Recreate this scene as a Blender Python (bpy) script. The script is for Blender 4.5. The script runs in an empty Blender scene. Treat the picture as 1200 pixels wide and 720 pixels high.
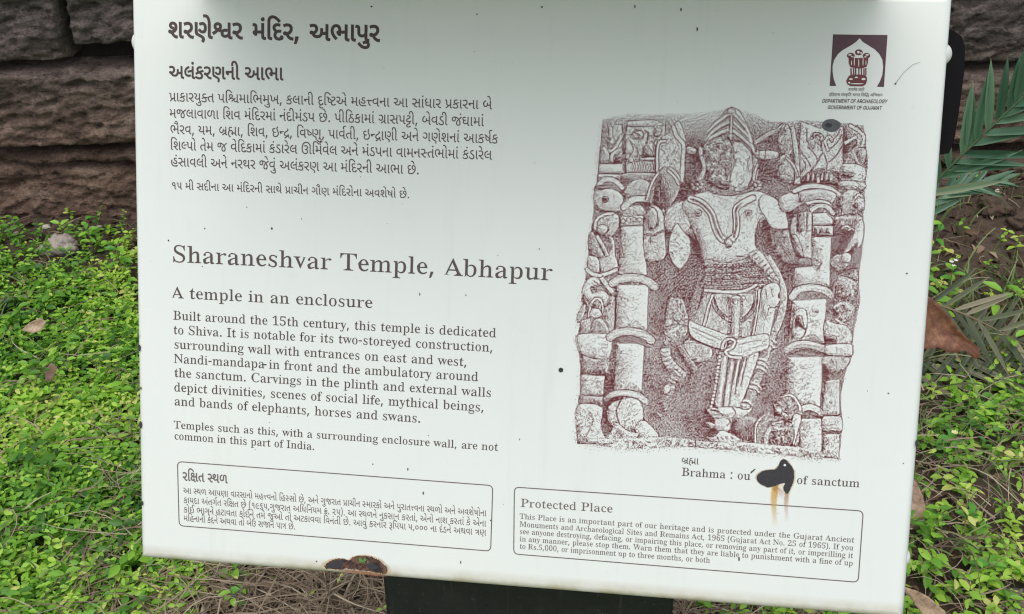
import bpy, bmesh, math, random
import numpy as np
from mathutils import Matrix, Vector
from mathutils.geometry import tessellate_polygon

scene = bpy.context.scene
COL = scene.collection
rad = math.radians

# ------------------------------------------------------------------ camera, sky, sun, exposure
PITCH, CAM_Z, FPX = 33.0, 1.45, 1200.0
cd = bpy.data.cameras.new('camera'); cam = bpy.data.objects.new('camera', cd); COL.objects.link(cam)
cam.location = (0, 0, CAM_Z); cam.rotation_euler = (rad(90-PITCH), 0, 0)
cd.sensor_width = 36.0; cd.lens = 36.0*FPX/1200.0; cd.clip_start = .02; cd.clip_end = 500
cd.dof.use_dof = True; cd.dof.focus_distance = 1.15; cd.dof.aperture_fstop = 32.0
scene.camera = cam
SUN_EL, SUN_AZ = 68.0, 205.0           # degrees; azimuth clockwise from +Y
w = bpy.data.worlds.new("World"); scene.world = w; w.use_nodes = True
nt = w.node_tree; bgn = nt.nodes['Background']
sky = nt.nodes.new('ShaderNodeTexSky'); sky.sky_type = 'NISHITA'; sky.sun_disc = False
sky.sun_elevation = rad(SUN_EL); sky.sun_rotation = rad(SUN_AZ); sky.air_density = 1.0; sky.dust_density = 2.0; sky.ozone_density = 1.0
hs = nt.nodes.new('ShaderNodeHueSaturation'); hs.inputs['Saturation'].default_value = 0.38      # a grey overcast sky
nt.links.new(sky.outputs[0], hs.inputs['Color']); nt.links.new(hs.outputs[0], bgn.inputs[0]); bgn.inputs[1].default_value = 0.13
sd = bpy.data.lights.new('sun', 'SUN'); sd.energy = 0.9; sd.angle = rad(60); sd.color = (1, .97, .92)
sun = bpy.data.objects.new('sun', sd); COL.objects.link(sun)
dv = Vector((math.sin(rad(SUN_AZ))*math.cos(rad(SUN_EL)), math.cos(rad(SUN_AZ))*math.cos(rad(SUN_EL)), math.sin(rad(SUN_EL))))
sun.rotation_euler = dv.to_track_quat('Z', 'Y').to_euler(); sun.location = dv*20
scene.view_settings.view_transform = 'Standard'; scene.view_settings.look = 'None'
scene.view_settings.exposure = 0.5; scene.view_settings.gamma = 1.0; scene.view_settings.use_curve_mapping = False
scene.render.engine = 'CYCLES'; scene.cycles.filter_width = 1.15; scene.cycles.max_bounces = 8; scene.cycles.transparent_max_bounces = 12

# ------------------------------------------------------------------ frames of reference
a = rad(PITCH)
C2W = np.array([[1, 0, 0], [0, -math.sin(a), math.cos(a)], [0, -math.cos(a), -math.sin(a)]])   # camera axes (right, down, forward) to world
CAMP = np.array([0, 0, CAM_Z])
RS = np.array([[0.990781, -0.028045, 0.132537], [0.04397, 0.991945, -0.118795], [-0.128138, 0.123528, 0.984033]])
TS = np.array([0.000027, -0.009103, 1.160736]); SW, SH = 0.9, 0.6719
m3 = C2W @ np.c_[RS[:, 0], -RS[:, 1], -RS[:, 2]]
SIGN = Matrix([list(m3[i])+[float((CAMP+C2W @ TS)[i])] for i in range(3)]+[[0, 0, 0, 1]])
def plane(x, y, z=0.0):
    """place on the sign board (its own metres: right, up) of a measured point of the printed layout"""
    p = np.stack([(np.asarray(x, float)-600)/FPX, (np.asarray(y, float)-360)/FPX, np.ones_like(np.asarray(x, float))], -1)
    o = -RS.T @ TS; d = p @ RS
    l = (-z-o[2])/d[..., 2]
    return np.stack([o[0]+l*d[..., 0], -(o[1]+l*d[..., 1])], -1)
def at(px, py, Y):
    d = C2W @ np.array([(px-600)/FPX, (py-360)/FPX, 1.0]); return CAMP+d*(Y/d[1])
def on_ground(px, py, z=0.0):
    d = C2W @ np.array([(px-600)/FPX, (py-360)/FPX, 1.0]); return CAMP+d*((z-CAM_Z)/d[2])

# ------------------------------------------------------------------ helpers
def link(name, me, mats, parent=None, matrix=None):
    o = bpy.data.objects.new(name, me); COL.objects.link(o)
    for m in (mats if isinstance(mats, (list, tuple)) else [mats]): me.materials.append(m)
    if parent is not None: o.parent = parent
    if matrix is not None: o.matrix_local = matrix
    return o
def mesh_np(name, V, F, mats, parent=None, matrix=None, smooth=False, attrs=None, idx=None):
    V = np.asarray(V, np.float32); me = bpy.data.meshes.new(name)
    if isinstance(F, np.ndarray):
        k = F.shape[1]; n = len(F)
        me.vertices.add(len(V)); me.vertices.foreach_set('co', V.ravel())
        me.loops.add(n*k); me.loops.foreach_set('vertex_index', F.astype(np.int32).ravel())
        me.polygons.add(n); me.polygons.foreach_set('loop_start', np.arange(0, n*k, k, dtype=np.int32))
        me.update(calc_edges=True)
    else:
        me.from_pydata([tuple(map(float, v)) for v in V], [], [tuple(int(i) for i in f) for f in F]); me.update()
    if smooth: me.polygons.foreach_set('use_smooth', np.ones(len(me.polygons), bool))
    if idx is not None: me.polygons.foreach_set('material_index', np.asarray(idx, np.int32))
    for nm, arr in (attrs or {}).items():
        at_ = me.attributes.new(nm, 'FLOAT', 'POINT'); at_.data.foreach_set('value', np.asarray(arr, np.float32))
    me.validate(); 
    return link(name, me, mats, parent, matrix)
def tag(o, label=None, cat=None, group=None, kind=None):
    if label: o['label'] = label
    if cat: o['category'] = cat
    if group: o['group'] = group
    if kind: o['kind'] = kind
    return o
def empty(name, loc, label, cat, group=None):
    o = bpy.data.objects.new(name, None); COL.objects.link(o); o.location = loc; o.empty_display_size = .1
    return tag(o, label, cat, group)
class NT:
    def __init__(s, name):
        s.m = bpy.data.materials.new(name); s.m.use_nodes = True; s.t = s.m.node_tree; s.b = s.t.nodes['Principled BSDF']; s.o = s.t.nodes['Material Output']
    def n(s, typ, **k):
        q = s.t.nodes.new('ShaderNode'+typ)
        for a_, v in k.items(): setattr(q, a_, v)
        return q
    def l(s, a_, b_): s.t.links.new(a_, b_)
    def noise(s, scale, detail=4, vec=None, rough=.6):
        q = s.n('TexNoise'); q.inputs['Scale'].default_value = scale; q.inputs['Detail'].default_value = detail; q.inputs['Roughness'].default_value = rough
        if vec is not None: s.l(vec, q.inputs['Vector'])
        return q.outputs['Fac']
    def ramp(s, fac, stops):
        q = s.n('ValToRGB'); e = q.color_ramp.elements
        while len(e) < len(stops): e.new(.5)
        for i, (p, c) in enumerate(stops): e[i].position = p; e[i].color = (*c, 1) if len(c) == 3 else c
        s.l(fac, q.inputs[0]); return q.outputs[0]
    def mix(s, f, a_, b_, mode='MIX'):
        q = s.n('MixRGB', blend_type=mode)
        for i, v in enumerate((f, a_, b_)):
            if hasattr(v, 'is_output'): s.l(v, q.inputs[i])
            elif i == 0: q.inputs[0].default_value = v
            else: q.inputs[i].default_value = (*v, 1)
        return q.outputs[0]
    def obj(s): return s.n('TexCoord').outputs['Object']
    def bump(s, h, dist=.01, st=1.0):
        q = s.n('Bump'); q.inputs['Distance'].default_value = dist; q.inputs['Strength'].default_value = st
        s.l(h, q.inputs['Height']); s.l(q.outputs[0], s.b.inputs['Normal'])
    def base(s, c):
        if hasattr(c, 'is_output'): s.l(c, s.b.inputs['Base Color'])
        else: s.b.inputs['Base Color'].default_value = (*c, 1)
    def set(s, **k):
        for a_, v in k.items(): s.b.inputs[a_.replace('_', ' ')].default_value = v
NOISE_TABLES = {}
def vnoise(x, y, seed=0):
    """smooth 2-D value noise, -1..1, on arrays"""
    if seed not in NOISE_TABLES: NOISE_TABLES[seed] = np.random.default_rng(seed).random((256, 256))
    g = NOISE_TABLES[seed]
    ix = np.floor(x).astype(int); iy = np.floor(y).astype(int); fx = x-ix; fy = y-iy
    fx = fx*fx*(3-2*fx); fy = fy*fy*(3-2*fy); ix &= 255; iy &= 255; jx = (ix+1) & 255; jy = (iy+1) & 255
    return (g[iy, ix]*(1-fx)*(1-fy)+g[iy, jx]*fx*(1-fy)+g[jy, ix]*(1-fx)*fy+g[jy, jx]*fx*fy)*2-1
def fbm(x, y, seed=0, oct=4, gain=.5):
    s = 0; a_ = 1
    for k in range(oct): s = s+a_*vnoise(x*2**k+17.3*k, y*2**k-9.1*k, seed+k); a_ *= gain
    return s

# ------------------------------------------------------------------ materials
def mat_enamel():
    m = NT('white_enamel'); v = m.obj()
    c = m.mix(m.ramp(m.noise(3.5, 5, v), [(.35, (0, 0, 0)), (.75, (1, 1, 1))]), (.815, .830, .785), (.785, .808, .768))
    sp = m.n('SeparateXYZ'); m.l(v, sp.inputs[0])
    # grime caught along the lower lip
    mr = m.n('MapRange'); m.l(sp.outputs['Y'], mr.inputs[0]); mr.inputs[1].default_value = -SH/2+.014; mr.inputs[2].default_value = -SH/2-.002
    n2 = m.ramp(m.noise(26, 5, v), [(.3, (.25, .25, .25)), (.65, (1, 1, 1))])
    g = m.mix(1.0, mr.outputs[0], n2, 'MULTIPLY')
    c = m.mix(g, c, (.50, .44, .30))
    # faint scuffs and water marks
    ms = m.ramp(m.noise(9, 6, v, .75), [(.58, (0, 0, 0)), (.72, (.35, .35, .35))])
    c = m.mix(ms, c, (.70, .74, .73))
    mp = m.n('Mapping'); m.l(v, mp.inputs[0]); mp.inputs['Scale'].default_value = (22, 1.6, 1)
    c = m.mix(m.ramp(m.noise(1.5, 6, mp.outputs[0], .7), [(.56, (0, 0, 0)), (.74, (.30, .30, .30))]), c, (.66, .68, .62))      # runs left by rain
    c = m.mix(m.ramp(m.noise(120, 3, v, .6), [(.68, (0, 0, 0)), (.80, (.30, .30, .30))]), c, (.55, .53, .45))
    m.base(c); m.set(Roughness=.32, Coat_Weight=.35, Coat_Roughness=.16); m.bump(m.noise(14, 3, v), .0006, .5)
    return m.m
def mat_plain(name, col, rough=.6, scale=60, var=.25, bump=0.0, metal=0.0, spec=.5):
    m = NT(name); v = m.obj(); f = m.noise(scale, 5, v)
    c = m.mix(f, tuple(x*(1-var) for x in col), tuple(min(x*(1+var), .95) for x in col)); m.base(c); m.set(Roughness=rough, Metallic=metal, Specular_IOR_Level=spec)
    if bump: m.bump(f, bump, 1)
    return m.m
def mat_leaf(name, stops, transl=.26, rough=.38):
    m = NT(name); at_ = m.n('Attribute', attribute_name='tint'); c = m.ramp(at_.outputs['Fac'], stops)
    m.base(c); m.set(Roughness=rough, Specular_IOR_Level=.35)
    tr = m.n('BsdfTranslucent'); m.l(m.mix(1.0, c, (1.0, 1.15, .55), 'MULTIPLY'), tr.inputs[0]); mx = m.n('MixShader'); mx.inputs[0].default_value = transl
    m.l(m.b.outputs[0], mx.inputs[1]); m.l(tr.outputs[0], mx.inputs[2]); m.l(mx.outputs[0], m.o.inputs[0]); return m.m
def mat_fade(name, col, top, strength):
    """thin stain whose cover follows a stored value"""
    m = NT(name); at_ = m.n('Attribute', attribute_name='cover'); v = m.obj(); f = m.noise(180, 4, v)
    mul = m.n('Math', operation='MULTIPLY'); m.l(at_.outputs['Fac'], mul.inputs[0]); mul.inputs[1].default_value = strength
    c = m.mix(f, col, top); m.base(c); m.set(Roughness=.7); m.l(mul.outputs[0], m.b.inputs['Alpha']); return m.m
ENAMEL = mat_enamel()
INK = mat_plain('brown_black_ink', (.090, .062, .055), .45, 400, .2)
INK_DARK = mat_plain('dark_brown_ink', (.060, .036, .028), .45, 400, .2)
INK_GREY = mat_plain('grey_brown_ink', (.165, .130, .118), .45, 400, .2)
INK_RED = mat_plain('maroon_ink', (.150, .026, .031), .5, 120, .25)
INK_PLUM = mat_plain('plum_ink', (.085, .034, .045), .45, 200, .2)
CHIP = mat_plain('bared_dark_metal', (.040, .036, .042), .75, 300, .4, .0004)
CHIP_GREY = mat_plain('bared_grey_metal', (.085, .09, .095), .5, 120, .4)
RUST = mat_plain('rust_crust', (.085, .040, .026), .9, 160, .6, .0006)
RUST_OR = mat_plain('orange_rust', (.36, .16, .08), .85, 200, .5, .0004)
HALO = mat_plain('yellowed_enamel_rim', (.72, .67, .54), .5, 220, .2)
def mat_post():
    m = NT('black_painted_post'); v = m.obj(); n1 = m.noise(7, 7, v, .75); n2 = m.noise(90, 5, v, .7); mp = m.n('Mapping'); m.l(v, mp.inputs[0]); mp.inputs['Scale'].default_value = (60, 60, 4)
    n3 = m.noise(1, 5, mp.outputs[0], .7); c = m.ramp(n1, [(.35, (.007, .007, .009)), (.6, (.020, .019, .021)), (.75, (.035, .026, .022))])
    c = m.mix(m.ramp(n2, [(.62, (0, 0, 0)), (.72, (.8, .8, .8))]), c, (.10, .095, .085)); c = m.mix(m.ramp(n3, [(.60, (0, 0, 0)), (.72, (.4, .4, .4))]), c, (.085, .08, .08))
    m.base(c); m.set(Roughness=.5); m.bump(n1, .002, 1); return m.m
POST = mat_post()
BLACK = mat_plain('black_painted_post', (.012, .012, .014), .6, 25, .6, .001, 0.0, .25)
BRACKET = mat_plain('black_bracket_paint', (.007, .006, .007), .75, 25, .5, .001, 0.0, .12)
BOLT = mat_plain('white_bolt_cap', (.74, .74, .71), .4, 80, .1)
SHADE_HOODM = mat_plain('shade_hood_brown', (.36, .29, .15), .7, 20, .4, .001)  # for the added hood; warm brown picked to bounce olive onto the panel

# ------------------------------------------------------------------ ground
def ground_z(x, y):
    x = np.asarray(x, float); y = np.asarray(y, float)
    z = .022*fbm(x*2.1+5, y*2.1+3, 11, 4)+.006*fbm(x*14, y*14, 21, 3)
    bank = np.clip((x-.55)/.7, 0, 1)*np.clip((y-1.9)/.75, 0, 1)
    bank = bank*bank*(3-2*bank)
    near = np.clip(1-np.abs(y-1.8)/4, 0, 1)
    return z*near+.16*bank
def build_ground():
    xs = np.r_[-60, -25, -10, -5, np.linspace(-3, 3, 241), 5, 10, 25, 60]; ys = np.r_[-60, -25, -8, -2, np.linspace(-.5, 3.6, 165), 6, 12, 30, 60]
    X, Y = np.meshgrid(xs, ys); Z = ground_z(X, Y); nx, ny = len(xs), len(ys)
    i = np.arange(nx*ny).reshape(ny, nx); F = np.stack([i[:-1, :-1], i[:-1, 1:], i[1:, 1:], i[1:, :-1]], -1).reshape(-1, 4)
    m = NT('brown_soil'); v = m.obj(); n1 = m.noise(5, 8, v, .7); n2 = m.noise(70, 6, v, .7)
    c = m.ramp(n1, [(.3, (.045, .028, .019)), (.5, (.085, .055, .036)), (.7, (.13, .092, .062))])
    c = m.mix(m.ramp(n2, [(.45, (0, 0, 0)), (.7, (.7, .7, .7))]), c, (.16, .125, .09))
    sp = m.n('SeparateXYZ'); m.l(v, sp.inputs[0]); mr = m.n('MapRange'); m.l(sp.outputs['Y'], mr.inputs[0]); mr.inputs[1].default_value = .95; mr.inputs[2].default_value = .55
    gm = m.mix(1.0, mr.outputs[0], m.ramp(m.noise(1.2, 7, v, .7), [(.35, (.35, .35, .35)), (.6, (1, 1, 1))]), 'MULTIPLY')
    c = m.mix(gm, c, m.ramp(n2, [(.3, (.07, .16, .03)), (.7, (.20, .34, .07))]))                 # open grass where the viewer stands
    m.base(c); m.set(Roughness=.95); m.bump(n2, .012, 1)
    g = mesh_np('ground', np.stack([X, Y, Z], -1).reshape(-1, 3), F, m.m, smooth=True); tag(g, 'brown bare soil under the plants', 'ground', kind='structure')
build_ground()

# ------------------------------------------------------------------ old stone wall
WALL_Y = 2.74
def build_wall():
    m = NT('dark_brown_stone'); v = m.n('TexCoord').outputs['Object']; oi = m.n('ObjectInfo')
    mp = m.n('Mapping'); m.l(v, mp.inputs[0]); mp.inputs['Rotation'].default_value = (0, rad(24), 0); mp.inputs['Scale'].default_value = (1, 1, 3.2)
    mp2 = m.n('Mapping'); m.l(v, mp2.inputs[0]); mp2.inputs['Rotation'].default_value = (0, rad(-14), 0); mp2.inputs['Scale'].default_value = (1, 1, 2.4)
    n1 = m.noise(9, 9, mp.outputs[0], .74); n2 = m.noise(24, 8, mp2.outputs[0], .72); n3 = m.noise(4, 6, v, .65)
    c = m.ramp(n1, [(.28, (.085, .054, .041)), (.46, (.235, .150, .110)), (.56, (.35, .235, .175)), (.72, (.54, .41, .32))])
    c2 = m.ramp(n1, [(.28, (.075, .064, .060)), (.48, (.19, .158, .145)), (.60, (.30, .255, .235)), (.75, (.46, .41, .38))])
    sp = m.n('SeparateXYZ'); m.l(v, sp.inputs[0]); mr = m.n('MapRange'); m.l(sp.outputs['Z'], mr.inputs[0]); mr.inputs[1].default_value = .22; mr.inputs[2].default_value = .56
    c = m.mix(mr.outputs[0], c, c2)                                      # the upper courses weather grey
    c = m.mix(1.0, c, m.ramp(oi.outputs['Random'], [(0, (.62, .60, .60)), (.35, (.90, .88, .86)), (.7, (1.1, 1.08, 1.06)), (1, (1.3, 1.24, 1.16))]), 'MULTIPLY')
    c = m.mix(m.ramp(n2, [(.34, (.75, .75, .75)), (.46, (0, 0, 0))]), c, (.016, .012, .010))
    mo = m.ramp(m.noise(3.1, 6, v, .7), [(.62, (0, 0, 0)), (.74, (.5, .5, .5))]); c = m.mix(mo, c, (.045, .06, .018))
    n4 = m.noise(130, 4, v, .7); c = m.mix(m.ramp(n4, [(.36, (.55, .55, .55)), (.52, (0, 0, 0))]), c, (.05, .036, .03)); c = m.mix(m.ramp(n4, [(.58, (0, 0, 0)), (.74, (.5, .5, .5))]), c, (.40, .31, .25))
    m.base(c); m.set(Roughness=.88, Specular_IOR_Level=.3)
    ad = m.n('Math', operation='ADD'); m.l(n1, ad.inputs[0]); m.l(n2, ad.inputs[1]); m.bump(ad.outputs[0], .028, 1)
    core = mat_plain('packed_dark_earth', (.018, .014, .012), .95, 30, .5, .01)
    wl = empty('stone_wall', (0, WALL_Y, 0), 'rough dark brown dry stone wall of big uneven blocks behind the sign', 'wall')
    mesh_np('wall_core', [(-3, .10, -.1), (3, .10, -.1), (3, .45, -.1), (-3, .45, -.1), (-3, .10, 1.25), (3, .10, 1.25), (3, .45, 1.25), (-3, .45, 1.25)], [(0, 1, 5, 4), (1, 2, 6, 5), (2, 3, 7, 6), (3, 0, 4, 7), (4, 5, 6, 7)], core, wl)
    rng = np.random.default_rng(42)
    courses = [(-.03, .172, [-3, -2.2, -1.62, -.9, -.1, .7, 1.25, 1.75, 2.4, 3]), (.178, .226, [-3, -2.4, -1.9, -1.05, -.2, .5, 1.15, 1.7, 2.3, 3]),
               (.236, .468, [-3, -2.35, -1.72, -.97, -.1, .8, 1.52, 2.2, 3]), (.476, .70, [-3, -2.2, -1.60, -1.205, -1.0, -.3, .55, 1.14, 1.62, 2.2, 3]), (.708, .95, [-3, -2.3, -1.7, -1.1, -.4, .3, .95, 1.5, 2.2, 3]), (.957, 1.25, [-3, -2.1, -1.4, -.6, .2, .9, 1.6, 2.3, 3])]
    k = 0
    for z0, z1, xs in courses:
        for x0, x1 in zip(xs, xs[1:]):
            k += 1
            j = rng.uniform(-.012, .012, 4); gx = .007+.008*rng.random()
            xa, xb = x0+gx, x1-gx; za, zb = z0+.003, z1-.007+rng.uniform(-.012, .003)
            if z0 > .4 and z0 < .5 and x0 < -1.1 and x0 > -1.3: za = .53      # a small pinning gap
            nx, nz = max(int((xb-xa)/.0075), 6), max(int((zb-za)/.0065), 5)
            U, Vv = np.meshgrid(np.linspace(0, 1, nx), np.linspace(0, 1, nz))
            X = xa+(xb-xa)*U; Z = za+(zb-za)*Vv
            Z = Z+(U-.5)*j[0]*(zb-za)*4*.5+.008*vnoise(X*5+k*3, Z*3+k, 77)*np.where((Vv < .02) | (Vv > .98), 1, .6)
            e = np.minimum(np.minimum(U*(xb-xa), (1-U)*(xb-xa)), np.minimum(Vv, 1-Vv)*(zb-za))
            rnd = np.clip(e/(.014+.010*vnoise(X*9+k, Z*9, 88)), 0, 1); rnd = 1-(1-rnd)**2
            s1 = X*6+Z*5+k*7.7; s2 = Z*13-X*4+k*3.1                             # hewn furrows run down to the right
            rel = .012*fbm(s1*.8, s2*.9, 31+k % 5, 4, .55)+.020*(1-np.abs(fbm(s1*2.3, s2*2.6, 61+k % 3, 4, .6)))+.010*np.abs(vnoise(X*3+k, Z*34+X*4, 71))+.020*rng.uniform(-1, 1)*(U-.5)+.02*rng.uniform(-1, 1)*(Vv-.5)
            D = -.004+.030*(1-rnd)-rel*(.35+.65*rnd)-rng.uniform(0, .022)
            i = np.arange(nx*nz).reshape(nz, nx); F = np.stack([i[:-1, :-1], i[:-1, 1:], i[1:, 1:], i[1:, :-1]], -1).reshape(-1, 4)
            front = np.stack([X, D, Z], -1).reshape(-1, 3)
            loop = np.r_[i[0, :], i[1:, -1], i[-1, -2::-1], i[-2:0:-1, 0]]
            back = front[loop].copy(); back[:, 1] = .16; nb = len(loop); b0 = len(front)
            Fs = np.array([[loop[q], b0+q, b0+(q+1) % nb, loop[(q+1) % nb]] for q in range(nb)])
            mesh_np('stone_block', np.r_[front, back], np.r_[F, Fs], m.m, wl, smooth=True)
build_wall()

# ------------------------------------------------------------------ the sign
def build_sign():
    bl = SIGN @ Vector((0, -SH/2, 0))
    post_y = bl.y+.045
    root = empty('sign_board', (0.03, post_y+.03, 0.0), 'white enamelled information board with brown text and a temple carving print, on a black post', 'sign')
    inv = Matrix.Translation(root.location).inverted(); ML = inv @ SIGN
    # panel: a pan of sheet steel with rolled edges
    prof = [(0, 0)]+[(.007*(1-math.cos(t)), -.007*(1-math.sin(t))) for t in np.linspace(math.pi/2, 0, 1)]
    def ring(ins, z, rc, n=6):
        hw, hh = SW/2+.0025-ins, SH/2+.002-ins; r = max(rc-ins, .0006); out = []
        for cx_, cy_, a0 in ((hw-r, hh-r, 0), (-hw+r, hh-r, 90), (-hw+r, -hh+r, 180), (hw-r, -hh+r, 270)):
            for t in np.linspace(a0, a0+90, n): out.append((cx_+r*math.cos(rad(t)), cy_+r*math.sin(rad(t)), z))
        return [(x, y-.0035*(y < 0), z) for x, y, z in out]
    R = .0085; rings = []
    for t in np.linspace(0, 90, 7): rings.append(ring(R*(1-math.sin(rad(t))), -R*(1-math.cos(rad(t))), .004))
    rings.append(ring(0, -.022, .004)); rings.append(ring(.004, -.022, .004)); rings.append(ring(.004, -.006-R, .004))
    n = len(rings[0]); V = [p for r in rings for p in r]; F = [list(range(n))]
    for k in range(len(rings)-1):
        for i in range(n): F.append([k*n+i, (k+1)*n+i, (k+1)*n+(i+1) % n, k*n+(i+1) % n])
    F.append(list(range((len(rings)-1)*n, len(rings)*n))[::-1])
    rings0 = rings[0]
    # first ring is the flat face
    pn = mesh_np('panel', V, F, ENAMEL, root, ML)
    for p in pn.data.polygons: p.use_smooth = p.index not in (0, len(F)-1)
    # ---- lettering
    def outline(gi):
        """quadratic contours stored as steps (2*dx+on_curve, dy) -> polygons"""
        res = []
        for st in OUTLINES[gi]:
            x = y = 0; c = []
            for i in range(0, len(st), 2): x += st[i] >> 1; y += st[i+1]; c.append((x, y, st[i] & 1))
            ex = []
            for i in range(len(c)):
                p, q = c[i], c[(i+1) % len(c)]; ex.append(p)
                if not p[2] and not q[2]: ex.append(((p[0]+q[0])/2, (p[1]+q[1])/2, 1))
            s = next((i for i, p in enumerate(ex) if p[2]), 0); ex = ex[s:]+ex[:s]; ex.append(ex[0]); i = 0; pts = []
            while i < len(ex)-1:
                if ex[i+1][2]: pts.append(ex[i][:2]); i += 1
                else:
                    p, q, r = ex[i], ex[i+1], ex[i+2]
                    for k in range(4):
                        f = k/4; pts.append(((1-f)**2*p[0]+2*f*(1-f)*q[0]+f*f*r[0], (1-f)**2*p[1]+2*f*(1-f)*q[1]+f*f*r[1]))
                    i += 2
            p = [pts[0]]
            for q in pts[1:]:
                if math.hypot(q[0]-p[-1][0], q[1]-p[-1][1]) > .8: p.append(q)
            if math.hypot(p[0][0]-p[-1][0], p[0][1]-p[-1][1]) < .8: p.pop()
            if len(p) > 2: res.append(np.array(p, float))
        return res
    def lighten(C):
        """thin the heavy stems of the letters and keep the hairlines"""
        A = np.concatenate(C); E = np.concatenate([np.roll(c, -1, 0) for c in C])-A; out = []
        for p in C:
            n = len(p); e = np.roll(p, -1, 0)-p; L = np.hypot(*e.T)[:, None]; t = e/L; nn = np.c_[-t[:, 1], t[:, 0]]; off = np.zeros(n)
            for i in range(n):
                m = p[i]+e[i]/2-nn[i]*.5; d = -nn[i]; den = d[0]*E[:, 1]-d[1]*E[:, 0]; den = np.where(np.abs(den) < 1e-9, 1e-9, den); w_ = A-m
                u = (w_[:, 0]*E[:, 1]-w_[:, 1]*E[:, 0])/den; v = (w_[:, 0]*d[1]-w_[:, 1]*d[0])/den; ok = (v >= 0) & (v <= 1) & (u > 1) & (u < 1e4)
                th = u[ok].min() if ok.any() else 999; off[i] = 0 if th > 185 else ((48+(th-40)*.42)-th)/2 if th < 170 else -20
            o2 = off.copy()
            for i in range(n):
                w_ = [L[i][0]]; v = [off[i]]
                for j in (i-1, (i+1) % n):
                    if t[i] @ t[j] > .85: w_.append(L[j][0]); v.append(off[j])
                o2[i] = np.average(v, weights=w_)
            sh = nn*o2[:, None]; r = []
            for i in range(n):
                s1, s2 = sh[i-1], sh[i]; cr_ = t[i-1][0]*t[i][1]-t[i-1][1]*t[i][0]
                if abs(cr_) < .3: r.append(p[i]+(s1+s2)/2)
                else:
                    d = s2-s1; q = s1+t[i-1]*((d[0]*t[i][1]-d[1]*t[i][0])/cr_); m = np.hypot(*q); r.append(p[i]+q*min(1, 45/max(m, 1e-6)))
            out.append(np.array(r))
        return out
    def area(c): return .5*np.sum(c[:, 0]*np.roll(c[:, 1], -1)-np.roll(c[:, 0], -1)*c[:, 1])
    def inside(p, c):
        x, y = p; r = False
        for i in range(len(c)):
            ax, ay = c[i]; bx, by = c[i-1]
            if (ay > y) != (by > y) and x < (bx-ax)*(y-ay)/(by-ay)+ax: r = not r
        return r
    def fatten(c, d):
        e = np.roll(c, -1, 0)-c; L = np.hypot(*e.T)[:, None]+1e-9; t = e/L; nn = np.c_[-t[:, 1], t[:, 0]]
        v = nn+np.roll(nn, 1, 0); q = np.maximum((v*v).sum(1, keepdims=True)/2, .45); return c+v/q*d
    cache = {}
    def glyph(key, bold):
        if (key, bold) in cache: return cache[key, bold]
        cs = outline(key)
        if key in THINNED: cs = lighten(cs)
        tot = sum(area(c) for c in cs); sg = -1 if tot < 0 else 1
        outs = [[c] for c in cs if area(c)*sg > 0]
        for h in [c for c in cs if area(c)*sg <= 0]:
            cand = [o for o in outs if inside(h[0], o[0])]
            if cand: min(cand, key=lambda o: abs(area(o[0]))).append(h)
        res = []
        for o in outs:
            pts = np.concatenate(o); tr = tessellate_polygon([[Vector((x, y, 0)) for x, y in c] for c in o])
            tr = np.array([t[:3] for t in tr], int)
            if bold:                                     # heavier letters: a rim of ink round every contour
                for c in o:
                    k = len(c); q = fatten(c, bold*(1 if sg < 0 else -1)); j = np.arange(k); jn = (j+1) % k
                    res.append((np.r_[c, q], np.r_[np.c_[j, jn, k+jn], np.c_[j, k+jn, k+j]]))
            res.append((pts, tr))
        cache[key, bold] = res; return res
    blocks = {}
    for (blk, font, text, x0, y0, x1, y1, em, bold), rn in zip(TEXTS, RUNS):
        wid = rn[0]; run = []; ax = 0
        for i in range(1, len(rn), 4): ax += rn[i+1]; run.append((rn[i], ax, rn[i+2], rn[i+3]))
        p0, p1 = plane(np.array([x0, x1]), np.array([y0, y1])); L = np.hypot(*(p1-p0)); ux = (p1-p0)/L; uy = np.array([-ux[1], ux[0]])
        pu = plane(np.array([(x0+x1)/2]*2), np.array([(y0+y1)/2, (y0+y1)/2-10])); sy = np.hypot(*(pu[1]-pu[0]))/10*em/1000
        nw = max(q for *_, q in run); sx = L/wid; gap = 0
        if blk in ('penalty_notice', 'paragraph_text', 'protection_notice', 'title_text', 'subtitle_text', 'footnote_text') and nw:
            want = sy*(1.27 if font == 'B' else .94)
            if sx > want: sx = want; gap = (L-wid*want)/nw
        B = blocks.setdefault(blk, ([], [], [0], font)); k = 0
        for key, gx, gy, wi in run:
            for pts, tr in glyph(key, bold):
                if len(tr) == 0: continue
                q = p0+np.outer((pts[:, 0]+gx)*sx+gap*wi, ux)+np.outer((pts[:, 1]+gy)*sy, uy); k += 1
                B[0].append(np.c_[q, np.full(len(q), .0003+.00003*(k % 3))]); B[1].append(tr+B[2][0]); B[2][0] += len(q)
    mats = {'title_text': INK_DARK, 'subtitle_text': INK_DARK, 'department_text': INK_DARK, 'penalty_notice': INK_GREY, 'protection_notice': INK_GREY}
    for blk, (V, F, _, font) in blocks.items(): mesh_np(blk.split('#')[0], np.concatenate(V), np.concatenate(F), mats.get(blk, INK), root, ML)
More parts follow.
